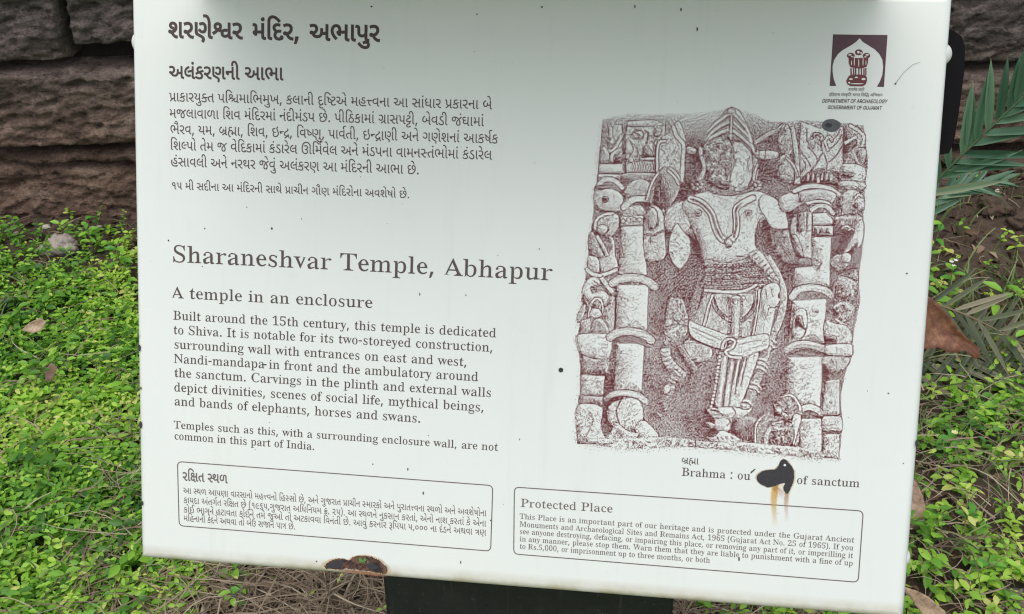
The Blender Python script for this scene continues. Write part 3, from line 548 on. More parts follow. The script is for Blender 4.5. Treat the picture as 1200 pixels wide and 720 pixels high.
OUTLINES = [[[1303,0,-86,0,-112,19,-35,18,-34,17,-30,50,1,44,1,455,163,-11,1,-440,0,-27,12,-24,13,-9,20,-14,86,-5,43,0,-15,-73],[775,0,-108,0,-178,53,-146,84,-59,46,-16,0,-13,0,-94,0,-96,29,1,32,0,23,68,27,53,0,40,0,82,-12,49,-19,132,17,144,76,1,61,0,43,-62,50,-92,21,-49,0,-74,0,-62,-32,1,-17,0,-17,34,-31,100,-25,95,-10,-51,-67,-166,20,-166,73,1,59,0,30,64,54,132,34,101,0,92,0,166,-41,106,-84,1,-64,0,-54,-94,-86,-160,-61,-99,-15,84,-57,164,-65,111,0,27,0,-17,-75]],
[[825,0,-130,0,-202,55,-154,87,-59,47,-18,-1,-17,0,-92,0,-92,28,1,33,0,25,68,27,55,0,40,0,76,-12,45,-18,76,9,130,37,80,59,1,41,0,56,-136,57,-111,0,-136,0,-131,-31,-51,69,74,16,166,19,85,0,184,0,226,-93,1,-92,0,-55,-98,-86,-162,-59,-97,-15,76,-51,126,-55,130,-22,79,0,29,0,-17,-75]],
[[851,-142,-129,45,26,15,30,30,1,17,0,27,-78,39,-93,21,-277,62,-110,25,-66,73,1,64,1,327,161,-11,1,-301,0,-29,8,-42,44,-31,53,-12,279,-64,140,-32,112,-64,1,-47,0,-34,-60,-56],[797,210,-94,0,-192,52,-75,48,121,45,50,-31,112,-42,77,0,66,0,92,50,1,72,0,68,-102,60,-87,0,-106,0,-85,-23,-49,65,64,16,130,13,59,0,150,0,190,-101,1,-98,0,-61,-56,-76,-92,-41,-112,-16],[1591,0,-86,0,-114,19,-33,18,-32,17,-30,50,1,44,1,455,161,-11,1,-440,0,-27,12,-25,13,-8,22,-14,86,-5,41,0,-13,-73]],
[[-345,641,-56,99,-122,84,-103,0,-22,0,-56,-4,-25,-5,-47,69,42,7,84,5,37,0,94,0,150,-40,122,-110,49,-105]],
[[119,164,-91,70,80,20,182,49,79,23,-96,24,-122,70,1,54,0,32,74,59,142,38,103,0,114,0,144,-37,68,-61,1,-35,0,-38,-66,-60,-65,-28,50,-5,106,-8,55,-3,98,36,155,0,40,0,88,-5,41,-6,-25,-72,-30,4,-62,5,-47,0,-108,0,-96,-46,1,-31,0,-82,197,0,96,0,118,34,47,24,1,414,161,-10,1,-441,0,-28,12,-24,19,-10,22,-13,72,-4,51,0,-15,-73,-19,0,-86,0,-112,19,-35,18,-24,12,-30,31,-5,24,-48,-19,-134,-25,-83,0,-168,0,-188,86,1,67,0,27,19,24,-140,11,-107,18,-156,-51],[309,467,0,-33,102,-48,83,-17,76,27,62,46,1,26,0,26,-70,39,-87,0,-72,0,-92,-36]],
[[333,152,-52,0,-108,40,-70,57,1,25,0,17,52,25,61,0,49,0,1,124,0,28,-12,24,-11,8,-20,14,-88,6,-41,0,17,72,23,0,166,0,69,-36,34,-17,28,-51,1,-44,1,-128,419,0,1,287,161,-11,1,-440,0,-27,12,-25,13,-8,22,-14,86,-5,41,0,-13,-73,-21,0,-86,0,-114,19,-33,18,-32,17,-30,50,1,44,1,96,-417,0,1,-29,0,-34,-56,-29]],
[[-265,703,-48,0,-64,32,1,27,0,27,64,32,49,0,46,0,66,-32,1,-27,0,-27,-66,-32]],
[[477,0,-70,0,-122,15,-41,22,-38,20,-24,49,1,42,1,524,0,59,54,91,79,32,46,20,140,22,87,0,178,0,306,-98,157,-88,-117,-45,-78,43,-168,72,-174,44,-89,0,-54,0,-88,-12,-33,-15,-44,-19,-36,-70,1,-65,1,-491,0,-27,12,-25,13,-8,22,-14,84,-5,43,0,-15,-73]],
[[597,-10,-198,0,-224,104,1,82,0,38,58,64,53,23,-84,28,-112,74,1,54,0,38,78,66,168,42,133,0,56,0,128,-9,37,-5,-27,-71,-32,4,-92,7,-45,0,-128,0,-110,-46,1,-32,0,-32,78,-53,95,-24,90,17,105,0,46,0,74,-4,31,-2,-27,-72,-54,5,-63,0,-74,0,-130,-23,-80,-48,1,-39,0,-56,134,-57,129,0,40,0,60,4,25,4,-8,9,1,14,0,26,64,28,53,0,58,0,58,-35,1,-23,0,-34,-98,-45,-160,-21]],
[[113,-129,30,59,54,134,15,52,195,0,15,-11,-26,-53,-96,-126,-49,-55]],
[[687,103,-136,0,-224,58,-83,76,-7,0,-164,0,1,60,0,20,58,29,61,0,50,0,72,-17,35,-18,88,14,112,63,1,42,0,48,-110,52,-117,0,-44,0,-110,-11,-45,-11,-53,68,48,11,140,16,73,0,182,0,200,-92,1,-83,0,-63,-168,-95,-127,-20,38,-36,140,-39,89,0,76,0,108,22,35,19,50,28,30,72,1,55,1,76,161,-10,1,-88,0,-10,1,-10,18,-16,60,-13,37,0,52,0,82,21,37,20,1,262,161,-11,1,-440,0,-27,12,-25,13,-8,22,-14,86,-5,43,0,-15,-73,-21,0,-86,0,-114,19,-33,18,-32,17,-30,50,1,44,1,104,-34,-12,-80,-12,-53,0,-38,0,-72,10,-33,12,-44,-74,-224,-73]],
[[469,48,-108,48,-170,101,-100,116,1,71,0,66,106,98,190,55,125,0,88,0,130,-24,51,-23,58,-27,62,-83,1,-69,1,-12,371,0,1,237,161,-10,1,-440,0,-28,12,-24,19,-10,22,-13,74,-4,49,0,-15,-73,-19,0,-86,0,-112,19,-35,18,-34,17,-30,50,1,44,1,145,-369,0,1,-30,0,-34,-56,-28,-35,0,-52,0,-106,40,-70,57,1,25,0,17,52,25,61,0,49,0,1,7,0,86,-55,36,-26,17,-84,19,-61,0,-92,0,-114,-43,-52,-68,1,-37,0,-60,88,-97,150,-83,91,-40]],
[[479,0,-86,0,-112,19,-35,18,-34,17,-30,50,1,44,1,455,161,-10,1,-441,0,-28,12,-24,19,-10,22,-13,78,-4,45,0,-15,-73]],
[[529,161,-78,0,-124,24,-39,19,-50,25,-50,66,1,55,1,90,0,27,-12,25,-11,8,-20,14,-88,5,-41,0,17,73,21,0,88,0,114,-19,35,-18,34,-17,28,-50,1,-45,1,-86,0,-46,32,-45,27,-13,42,-20,99,0,70,0,126,31,47,22,1,317,161,-11,1,-440,0,-27,12,-25,13,-8,22,-14,86,-5,43,0,-15,-73,-19,0,-86,0,-116,19,-33,18,-32,17,-30,50,1,44,1,51,-52,-17,-126,-21]],
[[-323,-268,-194,0,-286,91,-117,77,125,43,116,-73,212,-66,147,0,112,0,98,35,1,34,0,30,-90,29,-69,0,-54,0,-84,-11,-41,-11,-51,67,108,23,115,0,154,0,164,-74,1,-61,0,-58,-180,-75]],
[[559,105,-214,0,-256,124,1,108,0,101,266,138,245,27,41,-75,-186,-19,-200,-93,1,-83,0,-78,172,-76,129,0,64,0,100,10,45,10,63,-67,-54,-13,-134,-14],[489,304,-35,73,503,51,1,175,161,-11,1,-440,0,-27,12,-25,13,-8,22,-14,84,-5,43,0,-15,-73,-19,0,-70,0,-122,15,-41,22,-38,20,-24,49,1,42,1,204]],
[[131,211,-53,71,285,51,-72,27,-82,60,1,41,0,63,190,79,159,0,64,0,116,-7,55,-7,-29,-72,-52,6,-82,6,-51,0,-102,0,-100,-40,1,-35,0,-24,68,-45,81,-24,411,77,65,-70,-329,-57,120,-36,124,-81,1,-52,0,-37,-74,-70,-170,-45,-143,0,-156,0,-236,49,-89,34,91,62,98,-38,186,-34,99,0,122,0,112,42,1,39,0,20,-38,41,-104,48,-97,29]],
[[281,214,-48,0,-108,43,-76,62,1,29,0,23,54,29,67,0,577,0,1,203,161,-11,1,-440,0,-27,12,-25,13,-8,22,-14,84,-5,43,0,-15,-73,-19,0,-70,0,-122,15,-41,22,-38,20,-24,49,1,42,1,180,-361,0,1,-57,0,-29,-56,-28]],
[[479,0,-70,0,-122,15,-41,22,-40,20,-24,54,1,37,1,463,-30,100,-138,113,-93,0,-60,0,-82,-45,1,-50,0,-14,4,-32,7,-15,-153,0,-6,14,-8,41,1,16,0,74,160,83,141,0,122,0,174,-79,108,-129,19,-74,1,-462,0,-28,12,-22,15,-10,22,-14,86,-5,41,0,-15,-73]],
[[687,103,-136,0,-224,58,-83,76,-7,0,-164,0,1,60,0,20,58,29,61,0,50,0,72,-17,35,-18,88,14,112,63,1,42,0,48,-110,52,-117,0,-44,0,-110,-11,-45,-11,-53,68,48,11,140,16,73,0,182,0,200,-92,1,-83,0,-63,-168,-95,-127,-20,38,-36,140,-39,89,0,76,0,108,22,35,19,50,28,30,72,1,55,1,76,161,-10,1,-88,0,-10,1,-10,18,-16,60,-13,37,0,52,0,82,21,37,20,1,262,161,-11,1,-440,0,-27,12,-25,13,-8,22,-14,86,-5,43,0,-15,-73,-21,0,-86,0,-114,19,-33,18,-32,17,-30,50,1,44,1,104,-34,-12,-80,-12,-53,0,-38,0,-72,10,-33,12,-44,-74,-224,-73],[2245,0,-86,0,-116,19,-33,18,-32,17,-30,50,1,44,1,455,161,-11,1,-440,0,-27,12,-25,13,-8,22,-14,86,-5,43,0,-15,-73]],
[[203,-9,-99,67,365,110,-56,2,-88,16,-35,18,-50,25,-50,66,1,55,1,90,0,27,-12,25,-11,8,-20,14,-88,5,-41,0,17,73,21,0,88,0,114,-19,35,-18,34,-17,28,-50,1,-45,1,-86,0,-46,32,-45,27,-13,42,-20,99,0,70,0,126,31,47,22,1,317,161,-11,1,-440,0,-27,12,-25,13,-8,22,-14,86,-5,43,0,-15,-73,-19,0,-86,0,-116,19,-33,18,-32,17,-30,50,1,44,1,54]],
[[543,161,-170,0,-226,93,-59,79,120,17,142,56,1,46,0,37,-98,42,-83,0,-36,0,-42,-3,-23,-2,-35,68,22,3,70,6,57,0,154,0,180,-79,1,-71,0,-54,-118,-76,-97,-24,30,-27,126,-39,89,0,104,0,148,39,49,26,1,305,161,-10,1,-441,0,-28,12,-24,19,-10,22,-13,78,-4,45,0,-15,-73,-19,0,-86,0,-112,19,-35,18,-34,17,-30,50,1,44,1,60,-54,-21,-140,-26]],
[[131,211,-53,71,285,51,-72,27,-82,61,1,41,0,62,190,79,159,0,64,0,116,-7,55,-7,-29,-72,-52,6,-82,6,-51,0,-102,0,-100,-40,1,-34,0,-24,68,-46,81,-24,561,0,1,-70,-183,0,-44,0,-116,2,-45,3,118,-33,100,-78,1,-48,0,-34,-74,-68,-170,-45,-143,0,-156,0,-236,49,-89,34,91,62,98,-38,186,-34,99,0,122,0,112,42,1,39,0,19,-38,42,-104,48,-97,29]],
[[419,12,-90,36,-150,79,-92,86,1,48,0,39,52,60,49,21,60,26,190,26,177,0,185,0,1,170,161,-11,1,-440,0,-27,12,-25,13,-8,22,-14,86,-5,41,0,-13,-73,-21,0,-86,0,-114,19,-33,18,-32,17,-30,50,1,44,1,212,-195,0,-90,0,-108,-6,-64,-13,-25,-10,-62,-25,1,-45,0,-52,146,-89,129,-52]],
[[119,164,-91,70,80,20,184,50,79,22,-120,31,-100,72,1,45,0,32,74,59,144,38,105,0,112,0,142,-37,68,-61,1,-35,0,-39,-72,-63,-69,-28,66,-11,158,-21,93,-12,195,73,95,-57,-69,-28,-62,-25,-48,-44,1,-24,0,-30,48,-33,74,-13,35,0,68,0,100,34,39,24,1,430,161,-10,1,-441,0,-28,12,-24,19,-10,22,-13,72,-4,51,0,-15,-73,-19,0,-86,0,-112,19,-35,18,-38,19,-13,28,-44,-18,-108,-21,-65,0,-136,0,-166,70,1,61,0,11,3,10,-281,-127,-111,62,127,48,50,19,90,32,43,13,-74,7,-160,22,-89,18,-152,-51],[309,467,0,-34,94,-45,91,-19,76,27,62,46,1,26,0,26,-70,39,-87,0,-72,0,-92,-36]],
[[523,161,-158,0,-83,42,-50,25,-44,65,1,58,1,89,0,27,-12,25,-11,8,-20,14,-88,5,-41,0,17,73,21,0,88,0,114,-19,35,-18,34,-17,28,-50,1,-45,1,-92,0,-40,26,-44,29,-14,44,-20,81,0,40,0,66,12,25,13,22,12,22,40,1,41,1,130,161,-10,1,-109,20,-16,58,-12,37,0,54,0,80,21,37,19,1,229,161,-11,1,-440,0,-27,14,-24,13,-9,20,-14,86,-5,43,0,-15,-73,-19,0,-86,0,-114,20,-33,17,-34,17,-30,50,1,44,1,137,-34,-11,-82,-12,-53,0,-34,0,-64,7,-27,9,-28,-53,-174,-64]],
[[633,-231,-164,0,-174,80,1,62,0,60,101,38,-106,21,-114,88,1,58,0,75,111,51,-84,27,-112,74,1,54,0,38,78,66,168,42,133,0,56,0,128,-9,37,-5,-27,-71,-32,4,-92,7,-45,0,-128,0,-110,-46,1,-32,0,-31,76,-53,95,-24,88,16,109,0,46,0,74,-4,31,-2,-27,-72,-54,5,-63,0,-74,0,-130,-23,-80,-48,1,-39,0,-56,134,-57,129,0,40,0,62,4,23,4,-8,10,1,13,0,26,64,28,53,0,58,0,58,-35,1,-23,0,-34,-98,-45,-154,-21,-85,0,-80,-10,-72,-42,1,-30,0,-34,100,-33,63,0,70,0,96,16,73,17,55,-70,-54,-13,-140,-22]],
[[529,162,-78,0,-124,24,-39,19,-50,25,-50,66,1,55,1,102,0,19,-6,22,-11,8,-16,11,-68,7,-71,0,17,73,21,0,68,0,76,-7,52,-13,27,-10,411,-152,52,-19,100,-39,59,-26,48,15,63,17,124,32,106,43,1,33,0,34,-96,29,-75,0,-70,0,-118,-12,-59,-14,-49,68,66,14,150,17,87,0,166,0,162,-75,1,-59,0,-42,-66,-57,-116,-42,-71,-20,-110,-30,-128,-45,-56,-47,1,-32,0,-40,126,-51,117,0,96,0,158,27,81,25,75,-71,-94,-26,-190,-28,-131,0,-188,0,-210,92,1,80,0,7,3,6,-70,-13],[545,234,70,0,134,30,53,23,-255,94,-60,22,-90,36,-57,26,6,-16,4,-39,1,-21,1,-32,0,-46,32,-44,27,-13,42,-20]],
[[687,103,-136,0,-224,58,-83,76,-7,0,-164,0,1,60,0,20,58,29,61,0,50,0,72,-17,35,-18,88,14,112,63,1,42,0,48,-110,52,-117,0,-44,0,-110,-11,-45,-11,-53,68,48,11,140,16,73,0,182,0,200,-92,1,-83,0,-63,-168,-95,-127,-20,38,-36,140,-39,89,0,76,0,108,22,35,19,50,28,30,72,1,55,1,76,161,-10,1,-88,0,-10,1,-10,18,-16,60,-13,37,0,52,0,82,21,37,20,1,262,161,-11,1,-440,0,-27,12,-25,13,-8,22,-14,86,-5,43,0,-15,-73,-21,0,-86,0,-114,19,-33,18,-32,17,-30,50,1,44,1,104,-34,-12,-80,-12,-53,0,-38,0,-72,10,-33,12,-44,-74,-224,-73],[1421,641,-56,99,-122,84,-103,0,-22,0,-56,-4,-25,-5,-47,69,42,7,84,5,37,0,94,0,150,-40,122,-110,49,-105]],
[[845,161,-126,0,-240,60,-99,70,137,41,140,-99,193,0,64,0,84,23,1,28,0,27,-78,34,-115,21,-128,23,-126,60,1,44,0,50,156,59,153,0,50,0,108,-7,41,-5,-29,-72,-86,12,-105,0,-124,0,1,-36,0,-17,68,-26,99,-18,162,-29,120,-70,1,-49,0,-60,-168,-64],[793,-10,-238,0,-310,83,-152,136,1,80,0,56,40,88,39,35,153,-35,-28,-31,-34,-71,1,-42,0,-67,126,-102,236,-57,167,0,110,0,194,21,99,22,67,-71,-80,-16,-140,-20,-148,-9]],
[[641,12,-86,35,-152,79,-94,87,1,48,0,38,56,48,45,16,-347,-4,17,74,913,0,1,-73,-165,0,-90,0,-108,-6,-64,-12,-25,-11,-62,-25,1,-45,0,-34,64,-58,122,-61,89,-40]],
[[489,161,-176,0,-224,99,1,85,0,63,114,86,198,45,127,0,44,0,112,-6,37,-5,-25,-70,-34,3,-76,5,-49,0,-134,0,-148,-62,1,-58,0,-58,136,-55,101,0,108,0,144,35,69,31,1,304,161,-11,1,-440,0,-27,12,-25,13,-8,22,-14,86,-5,41,0,-13,-73,-21,0,-86,0,-114,19,-33,18,-32,17,-30,50,1,44,1,59,-60,-19,-144,-27]],
[[827,0,-132,0,-202,55,-154,87,-59,47,-18,-1,-17,0,-92,0,-92,29,1,32,0,25,68,27,55,0,38,0,74,-12,45,-16,70,9,120,37,74,57,1,40,0,56,-128,58,-105,0,-68,0,-118,-14,-69,-17,-51,69,74,16,160,19,81,0,176,0,214,-93,1,-92,0,-27,-11,-25,26,-4,58,-5,31,0,68,0,96,12,47,14,1,220,161,-11,1,-440,0,-27,12,-25,13,-8,22,-14,84,-5,43,0,-15,-73,-19,0,-70,0,-122,15,-41,22,-38,20,-24,49,1,42,1,158,-40,-10,-98,-10,-65,0,-96,0,-79,16,-46,-35,-136,-49,-79,-14,76,-51,128,-56,128,-22,81,0,29,0,-17,-75]],
[[547,107,-180,0,-200,87,1,67,0,56,63,38,-58,22,-82,62,1,42,0,55,160,85,165,25,59,-72,-96,-13,-94,-35,-30,-36,1,-16,0,-48,95,-30,74,15,101,0,28,0,68,-4,27,-2,-23,-72,-46,5,-55,0,-80,0,-106,-35,1,-39,0,-85,219,0,90,0,152,31,75,34,1,359,161,-11,1,-440,0,-27,12,-25,13,-8,22,-14,86,-5,43,0,-15,-73,-19,0,-86,0,-116,19,-33,18,-32,17,-30,50,1,44,1,6,-56,-19,-150,-28]],
[[467,151,-110,0,-170,49,-98,92,1,62,0,93,224,125,207,31,47,-72,-176,-28,-136,-92,1,-58,0,-48,64,-57,100,-25,53,0,108,0,53,35,26,17,20,48,1,46,1,78,161,-10,1,-102,0,-4,1,-2,20,-16,60,-13,37,0,52,0,82,20,37,19,1,264,161,-11,1,-440,0,-27,12,-25,13,-8,22,-14,84,-5,43,0,-15,-73,-19,0,-70,0,-122,15,-41,22,-38,20,-24,49,1,42,1,104,-34,-12,-82,-12,-53,0,-40,0,-74,10,-31,12,-38,-45,-166,-54]],
[[1099,-10,-128,0,-156,49,-70,78,1,43,0,73,150,121,153,62,-82,40,-192,55,-111,12,22,-19,30,-47,1,-29,0,-38,-62,-73,-144,-47,-123,0,-152,0,-164,93,1,67,0,47,96,79,184,47,135,0,206,0,338,-73,139,-69,90,34,188,68,125,41,91,-65,-114,-37,-192,-64,-87,-31,84,-54,98,-119,1,-65,0,-85,-186,-94],[227,429,0,-43,88,-43,69,0,92,0,78,48,1,43,0,28,-34,50,-27,21,-12,0,-9,0,-130,0,-112,-63],[909,161,0,-46,88,-52,99,0,84,0,100,51,1,56,0,56,-70,95,-65,42,-100,-39,-100,-69,-34,-64]],
[[1449,0,-86,0,-116,19,-33,18,-32,17,-30,50,1,44,1,250,0,46,-20,45,-27,14,-34,19,-61,0,-30,0,-48,-11,-17,-8,-28,-13,-20,-45,1,-47,1,-23,0,-58,-36,-96,-69,-33,-44,-21,-132,-26,-95,0,-114,0,-180,50,-102,96,1,67,0,88,220,127,211,34,47,-73,-174,-29,-138,-93,1,-58,0,-51,66,-60,106,-26,59,0,60,0,82,18,27,15,28,17,24,48,1,45,1,54,0,41,24,77,75,31,36,16,102,18,69,0,66,0,104,-18,37,-16,52,-22,46,-61,1,-53,1,-271,0,-27,12,-25,13,-8,22,-14,86,-5,43,0,-15,-73]],
[[529,-10,-180,0,-242,88,-87,67,141,43,94,-71,172,-54,99,0,96,0,112,45,1,42,0,29,-44,44,-108,45,-95,28,-146,44,-112,76,1,50,0,59,182,78,167,0,52,0,104,-5,55,-7,-29,-70,-52,6,-84,3,-45,0,-90,0,-94,-35,1,-31,0,-21,40,-31,94,-33,81,-25,154,-47,146,-89,1,-65,0,-73,-190,-90]],
[[637,-10,-234,0,-226,104,1,82,0,76,103,50,-82,27,-108,76,1,56,0,38,76,65,148,39,109,0,106,0,83,-11,-27,-72,-30,4,-68,5,-43,0,-92,0,-96,-41,1,-32,0,-34,74,-54,91,-24,84,15,101,0,18,0,40,-1,21,-1,-17,-72,-14,1,-28,0,-15,0,-106,0,-158,-52,1,-57,0,-113,297,0,158,0,230,59,148,96,70,111,1,52,0,63,-62,63,-86,22,-37,0,-72,0,-70,-44,1,-31,0,-40,130,-59,153,-18,-49,-71,-98,15,-178,46,-114,75,1,58,0,38,66,64,136,40,103,0,84,0,158,-42,104,-100,1,-86,0,-70,-94,-137,-192,-112,-288,-66]],
[[287,-14,-50,0,-72,32,1,36,0,37,72,30,51,0,52,0,74,-30,1,-37,0,-36,-74,-32]],
[[531,-10,-222,0,-220,105,1,80,0,67,186,99,177,19,-62,21,-98,61,1,41,0,50,158,70,157,0,52,0,118,-5,55,-7,-29,-71,-46,6,-104,4,-39,0,-82,0,-76,-26,1,-23,0,-25,88,-40,119,-36,158,-48,156,-96,1,-71,0,-78,-228,-97],[253,173,0,-52,142,-58,133,0,118,0,162,48,1,56,0,44,-90,61,-103,34,-8,0,-5,0,-96,0,-158,-31,-92,-59]],
[[421,178,-110,0,-200,58,-87,67,127,43,68,-51,120,-44,77,0,82,0,104,62,1,71,0,77,-118,69,-103,0,-62,0,-112,-15,-43,-12,-49,67,66,17,146,16,65,0,166,0,210,-107,1,-113,0,-64,-62,-80,-100,-44,-120,-17],[515,-7,-97,67,543,160,1,383,161,-11,1,-440,0,-27,12,-25,13,-8,22,-14,86,-5,43,0,-15,-73,-21,0,-86,0,-114,19,-33,18,-30,16,-30,46,-1,39]],
[[477,137,-206,0,-182,75,1,56,0,53,134,62,165,30,102,19,102,24,36,22,1,14,0,19,-68,19,-81,0,-106,0,-113,-19,-49,68,64,11,132,13,89,0,154,0,142,-62,1,-48,0,-49,-138,-62,-167,-29,-90,-15,-100,-25,-38,-27,1,-18,0,-25,102,-34,129,0,102,0,172,30,71,22,77,-71,-40,-10,-86,-18,-43,-6,24,-20,1,-26,0,-46,-122,-59,-145,-24,-122,-21,-90,-30,1,-24,0,-23,90,-27,111,0,92,0,156,27,63,20,75,-69,-82,-20,-176,-27,-131,0,-186,0,-168,67,1,52,0,31,52,48,130,41,121,20,112,19,68,24,1,19,0,11,-26,16,-33,3,-30,-1]],
[[549,107,-180,0,-202,87,1,67,0,56,63,38,-62,22,-78,59,1,42,0,50,168,75,165,0,42,0,108,-6,39,-5,-27,-71,-30,4,-78,5,-33,0,-98,0,-90,-33,1,-27,0,-21,44,-37,51,-16,74,15,101,0,28,0,72,-4,23,-2,-23,-72,-34,5,-67,0,-80,0,-106,-35,1,-39,0,-42,122,-43,99,0,110,0,164,42,71,34,1,348,161,-11,1,-440,0,-27,12,-25,13,-8,22,-14,84,-5,43,0,-15,-73,-19,0,-86,0,-114,19,-33,18,-32,17,-30,50,1,44,1,13,-62,-22,-166,-32]],
[[-419,624,-108,47,-162,40,-87,0,-38,0,-60,-6,-17,-4,-45,69,32,5,78,6,51,0,116,0,196,-52,127,-62,-30,61,-66,69,-88,29,-63,0,-20,0,-58,-5,-25,-5,-45,68,40,7,84,5,37,0,96,0,142,-45,104,-111,37,-99,-127,0,-6,12,-3,11]],
[[467,151,-110,0,-170,49,-98,92,1,62,0,93,224,125,207,31,47,-72,-176,-28,-136,-92,1,-58,0,-48,64,-57,100,-25,53,0,108,0,53,35,26,17,20,48,1,46,1,78,161,-10,1,-70,22,-15,58,-13,37,0,52,0,82,20,37,19,1,225,161,-11,1,-440,0,-27,12,-25,13,-8,22,-14,84,-5,43,0,-15,-73,-19,0,-70,0,-122,15,-41,22,-36,18,-24,46,-1,37,-445,-146,-95,68,543,158,1,73,-34,-12,-82,-12,-53,0,-34,0,-64,7,-27,9,-26,-59,-176,-73]],
[[503,-133,-146,34,-176,92,-78,106,1,55,0,67,110,96,83,28,-40,22,-48,55,1,35,0,38,78,66,162,42,127,0,56,0,112,-8,35,-5,-27,-71,-32,4,-88,6,-45,0,-118,0,-96,-46,1,-32,0,-21,32,-37,39,-16,62,8,65,0,192,0,202,-98,19,-71,287,0,1,387,161,-10,1,-441,0,-28,12,-24,19,-10,22,-13,72,-4,51,0,-15,-73,-19,0,-86,0,-112,19,-35,18,-34,17,-30,49,1,42,-277,0,1,-31,0,-34,-58,-29,-39,0,-36,0,-80,24,-68,38,-44,42,1,18,0,18,54,25,65,0,41,0,-14,39,-118,58,-121,0,-72,0,-136,-35,-86,-72,1,-54,0,-87,178,-101,141,-32]],
[[623,-10,-146,0,-200,49,-100,84,1,53,0,76,103,50,-82,27,-108,76,1,56,0,38,76,65,148,39,109,0,42,0,108,-6,39,-5,-27,-72,-30,4,-78,5,-33,0,-92,0,-96,-41,1,-32,0,-34,74,-54,91,-24,84,15,101,0,18,0,40,0,21,-2,-17,-72,-14,1,-28,0,-15,0,-106,0,-158,-52,1,-57,0,-55,146,-59,147,0,180,0,208,93,1,80,0,52,-62,77,-39,37,-56,51,-58,70,1,44,0,47,88,78,101,36,107,-67,-70,-25,-58,-42,1,-31,0,-31,52,-58,59,-54,40,-37,64,-89,1,-58,0,-64,-106,-113,-244,-69]],
[[281,214,-48,0,-108,43,-76,62,1,29,0,23,54,29,67,0,577,0,1,-72,-361,0,1,-57,0,-29,-56,-28]],
[[249,-110,-97,69,157,46,40,12,80,20,47,11,-132,2,-170,49,-82,75,1,41,0,68,162,84,141,37,108,28,108,34,38,28,1,19,0,14,-26,27,-21,10,135,39,36,-21,44,-48,1,-30,0,-32,-60,-50,-130,-46,-105,-28,-132,-34,-130,-54,1,-46,0,-44,132,-53,125,0,88,0,73,10,-6,12,1,14,0,26,68,30,57,0,64,0,62,-36,1,-26,0,-18,-28,-27,-25,-11,195,-145,-121,-36,-191,151]],
[[529,162,-78,0,-124,24,-39,19,-50,25,-50,66,1,55,1,102,0,19,-6,22,-11,8,-16,11,-68,7,-71,0,17,73,15,0,70,0,84,-8,66,-19,43,-16,377,-140,70,-26,100,-43,49,-23,1,-82,-98,-39,-162,-35],[545,234,70,0,132,30,53,23,-253,94,-60,22,-90,36,-57,26,10,-31,1,-45,1,-31,0,-46,32,-45,27,-13,42,-20]],
[[763,-112,-129,45,26,13,30,28,1,16,0,25,-78,38,-93,20,-189,41,-110,23,-66,75,1,64,1,327,161,-11,1,-301,0,-29,8,-43,44,-30,53,-12,191,-43,140,-31,112,-65,1,-47,0,-31,-58,-52],[797,210,-94,0,-192,52,-75,48,121,45,50,-31,112,-42,77,0,66,0,92,50,1,72,0,68,-102,60,-87,0,-106,0,-85,-23,-49,65,64,16,130,13,59,0,150,0,190,-101,1,-98,0,-61,-56,-76,-92,-41,-112,-16],[1343,-268,-140,0,-270,66,-131,78,119,46,104,-58,188,-60,131,0,190,0,1,69,0,30,-92,29,-69,0,-54,0,-84,-11,-41,-11,-51,66,74,17,85,5,1,605,161,-11,1,-596,110,-11,114,-70,1,-50,0,-59,-176,-74]],
[[-365,632,-32,27,-42,64,1,31,0,73,174,69,133,0,66,0,106,-13,41,-11,-43,-64,-34,9,-76,12,-43,0,-84,0,-80,-47,1,-36,0,-27,38,-49,33,-29]],
[[421,178,-110,0,-200,58,-87,67,127,43,68,-51,120,-44,77,0,82,0,104,62,1,71,0,77,-118,69,-103,0,-62,0,-112,-15,-43,-12,-49,67,66,17,146,16,65,0,166,0,210,-107,1,-113,0,-64,-62,-80,-100,-44,-120,-17],[1255,0,-86,0,-114,19,-33,18,-32,17,-30,50,1,44,1,455,161,-11,1,-440,0,-27,12,-25,13,-8,22,-14,86,-5,43,0,-15,-73]],
[[529,162,-78,0,-124,24,-39,19,-50,25,-50,66,1,55,1,102,0,19,-6,22,-11,8,-16,11,-68,7,-71,0,17,73,15,0,70,0,84,-8,66,-19,43,-16,377,-139,40,-15,58,-23,29,-12,1,241,161,-10,1,-440,0,-28,12,-24,19,-10,22,-13,72,-4,51,0,-15,-73,-19,0,-86,0,-112,19,-35,18,-34,17,-30,50,1,44,1,59,-52,-19,-134,-26],[405,254,42,-20,99,0,70,0,128,28,59,25,-255,94,-60,22,-90,36,-57,26,10,-31,1,-45,1,-31,0,-46,32,-45]],
[[559,105,-214,0,-256,124,1,108,0,101,266,138,245,27,41,-75,-186,-19,-200,-93,1,-83,0,-78,172,-76,129,0,64,0,100,10,45,10,63,-67,-54,-13,-134,-14],[489,304,-35,73,489,49,31,-73]],
[[479,0,-86,0,-112,19,-35,18,-34,17,-30,50,1,44,1,455,161,-10,1,-441,0,-28,12,-24,19,-10,22,-13,78,-4,45,0,-15,-73],[185,641,-56,99,-122,84,-103,0,-22,0,-56,-4,-25,-5,-47,69,42,7,84,5,37,0,94,0,150,-40,122,-110,49,-105]],
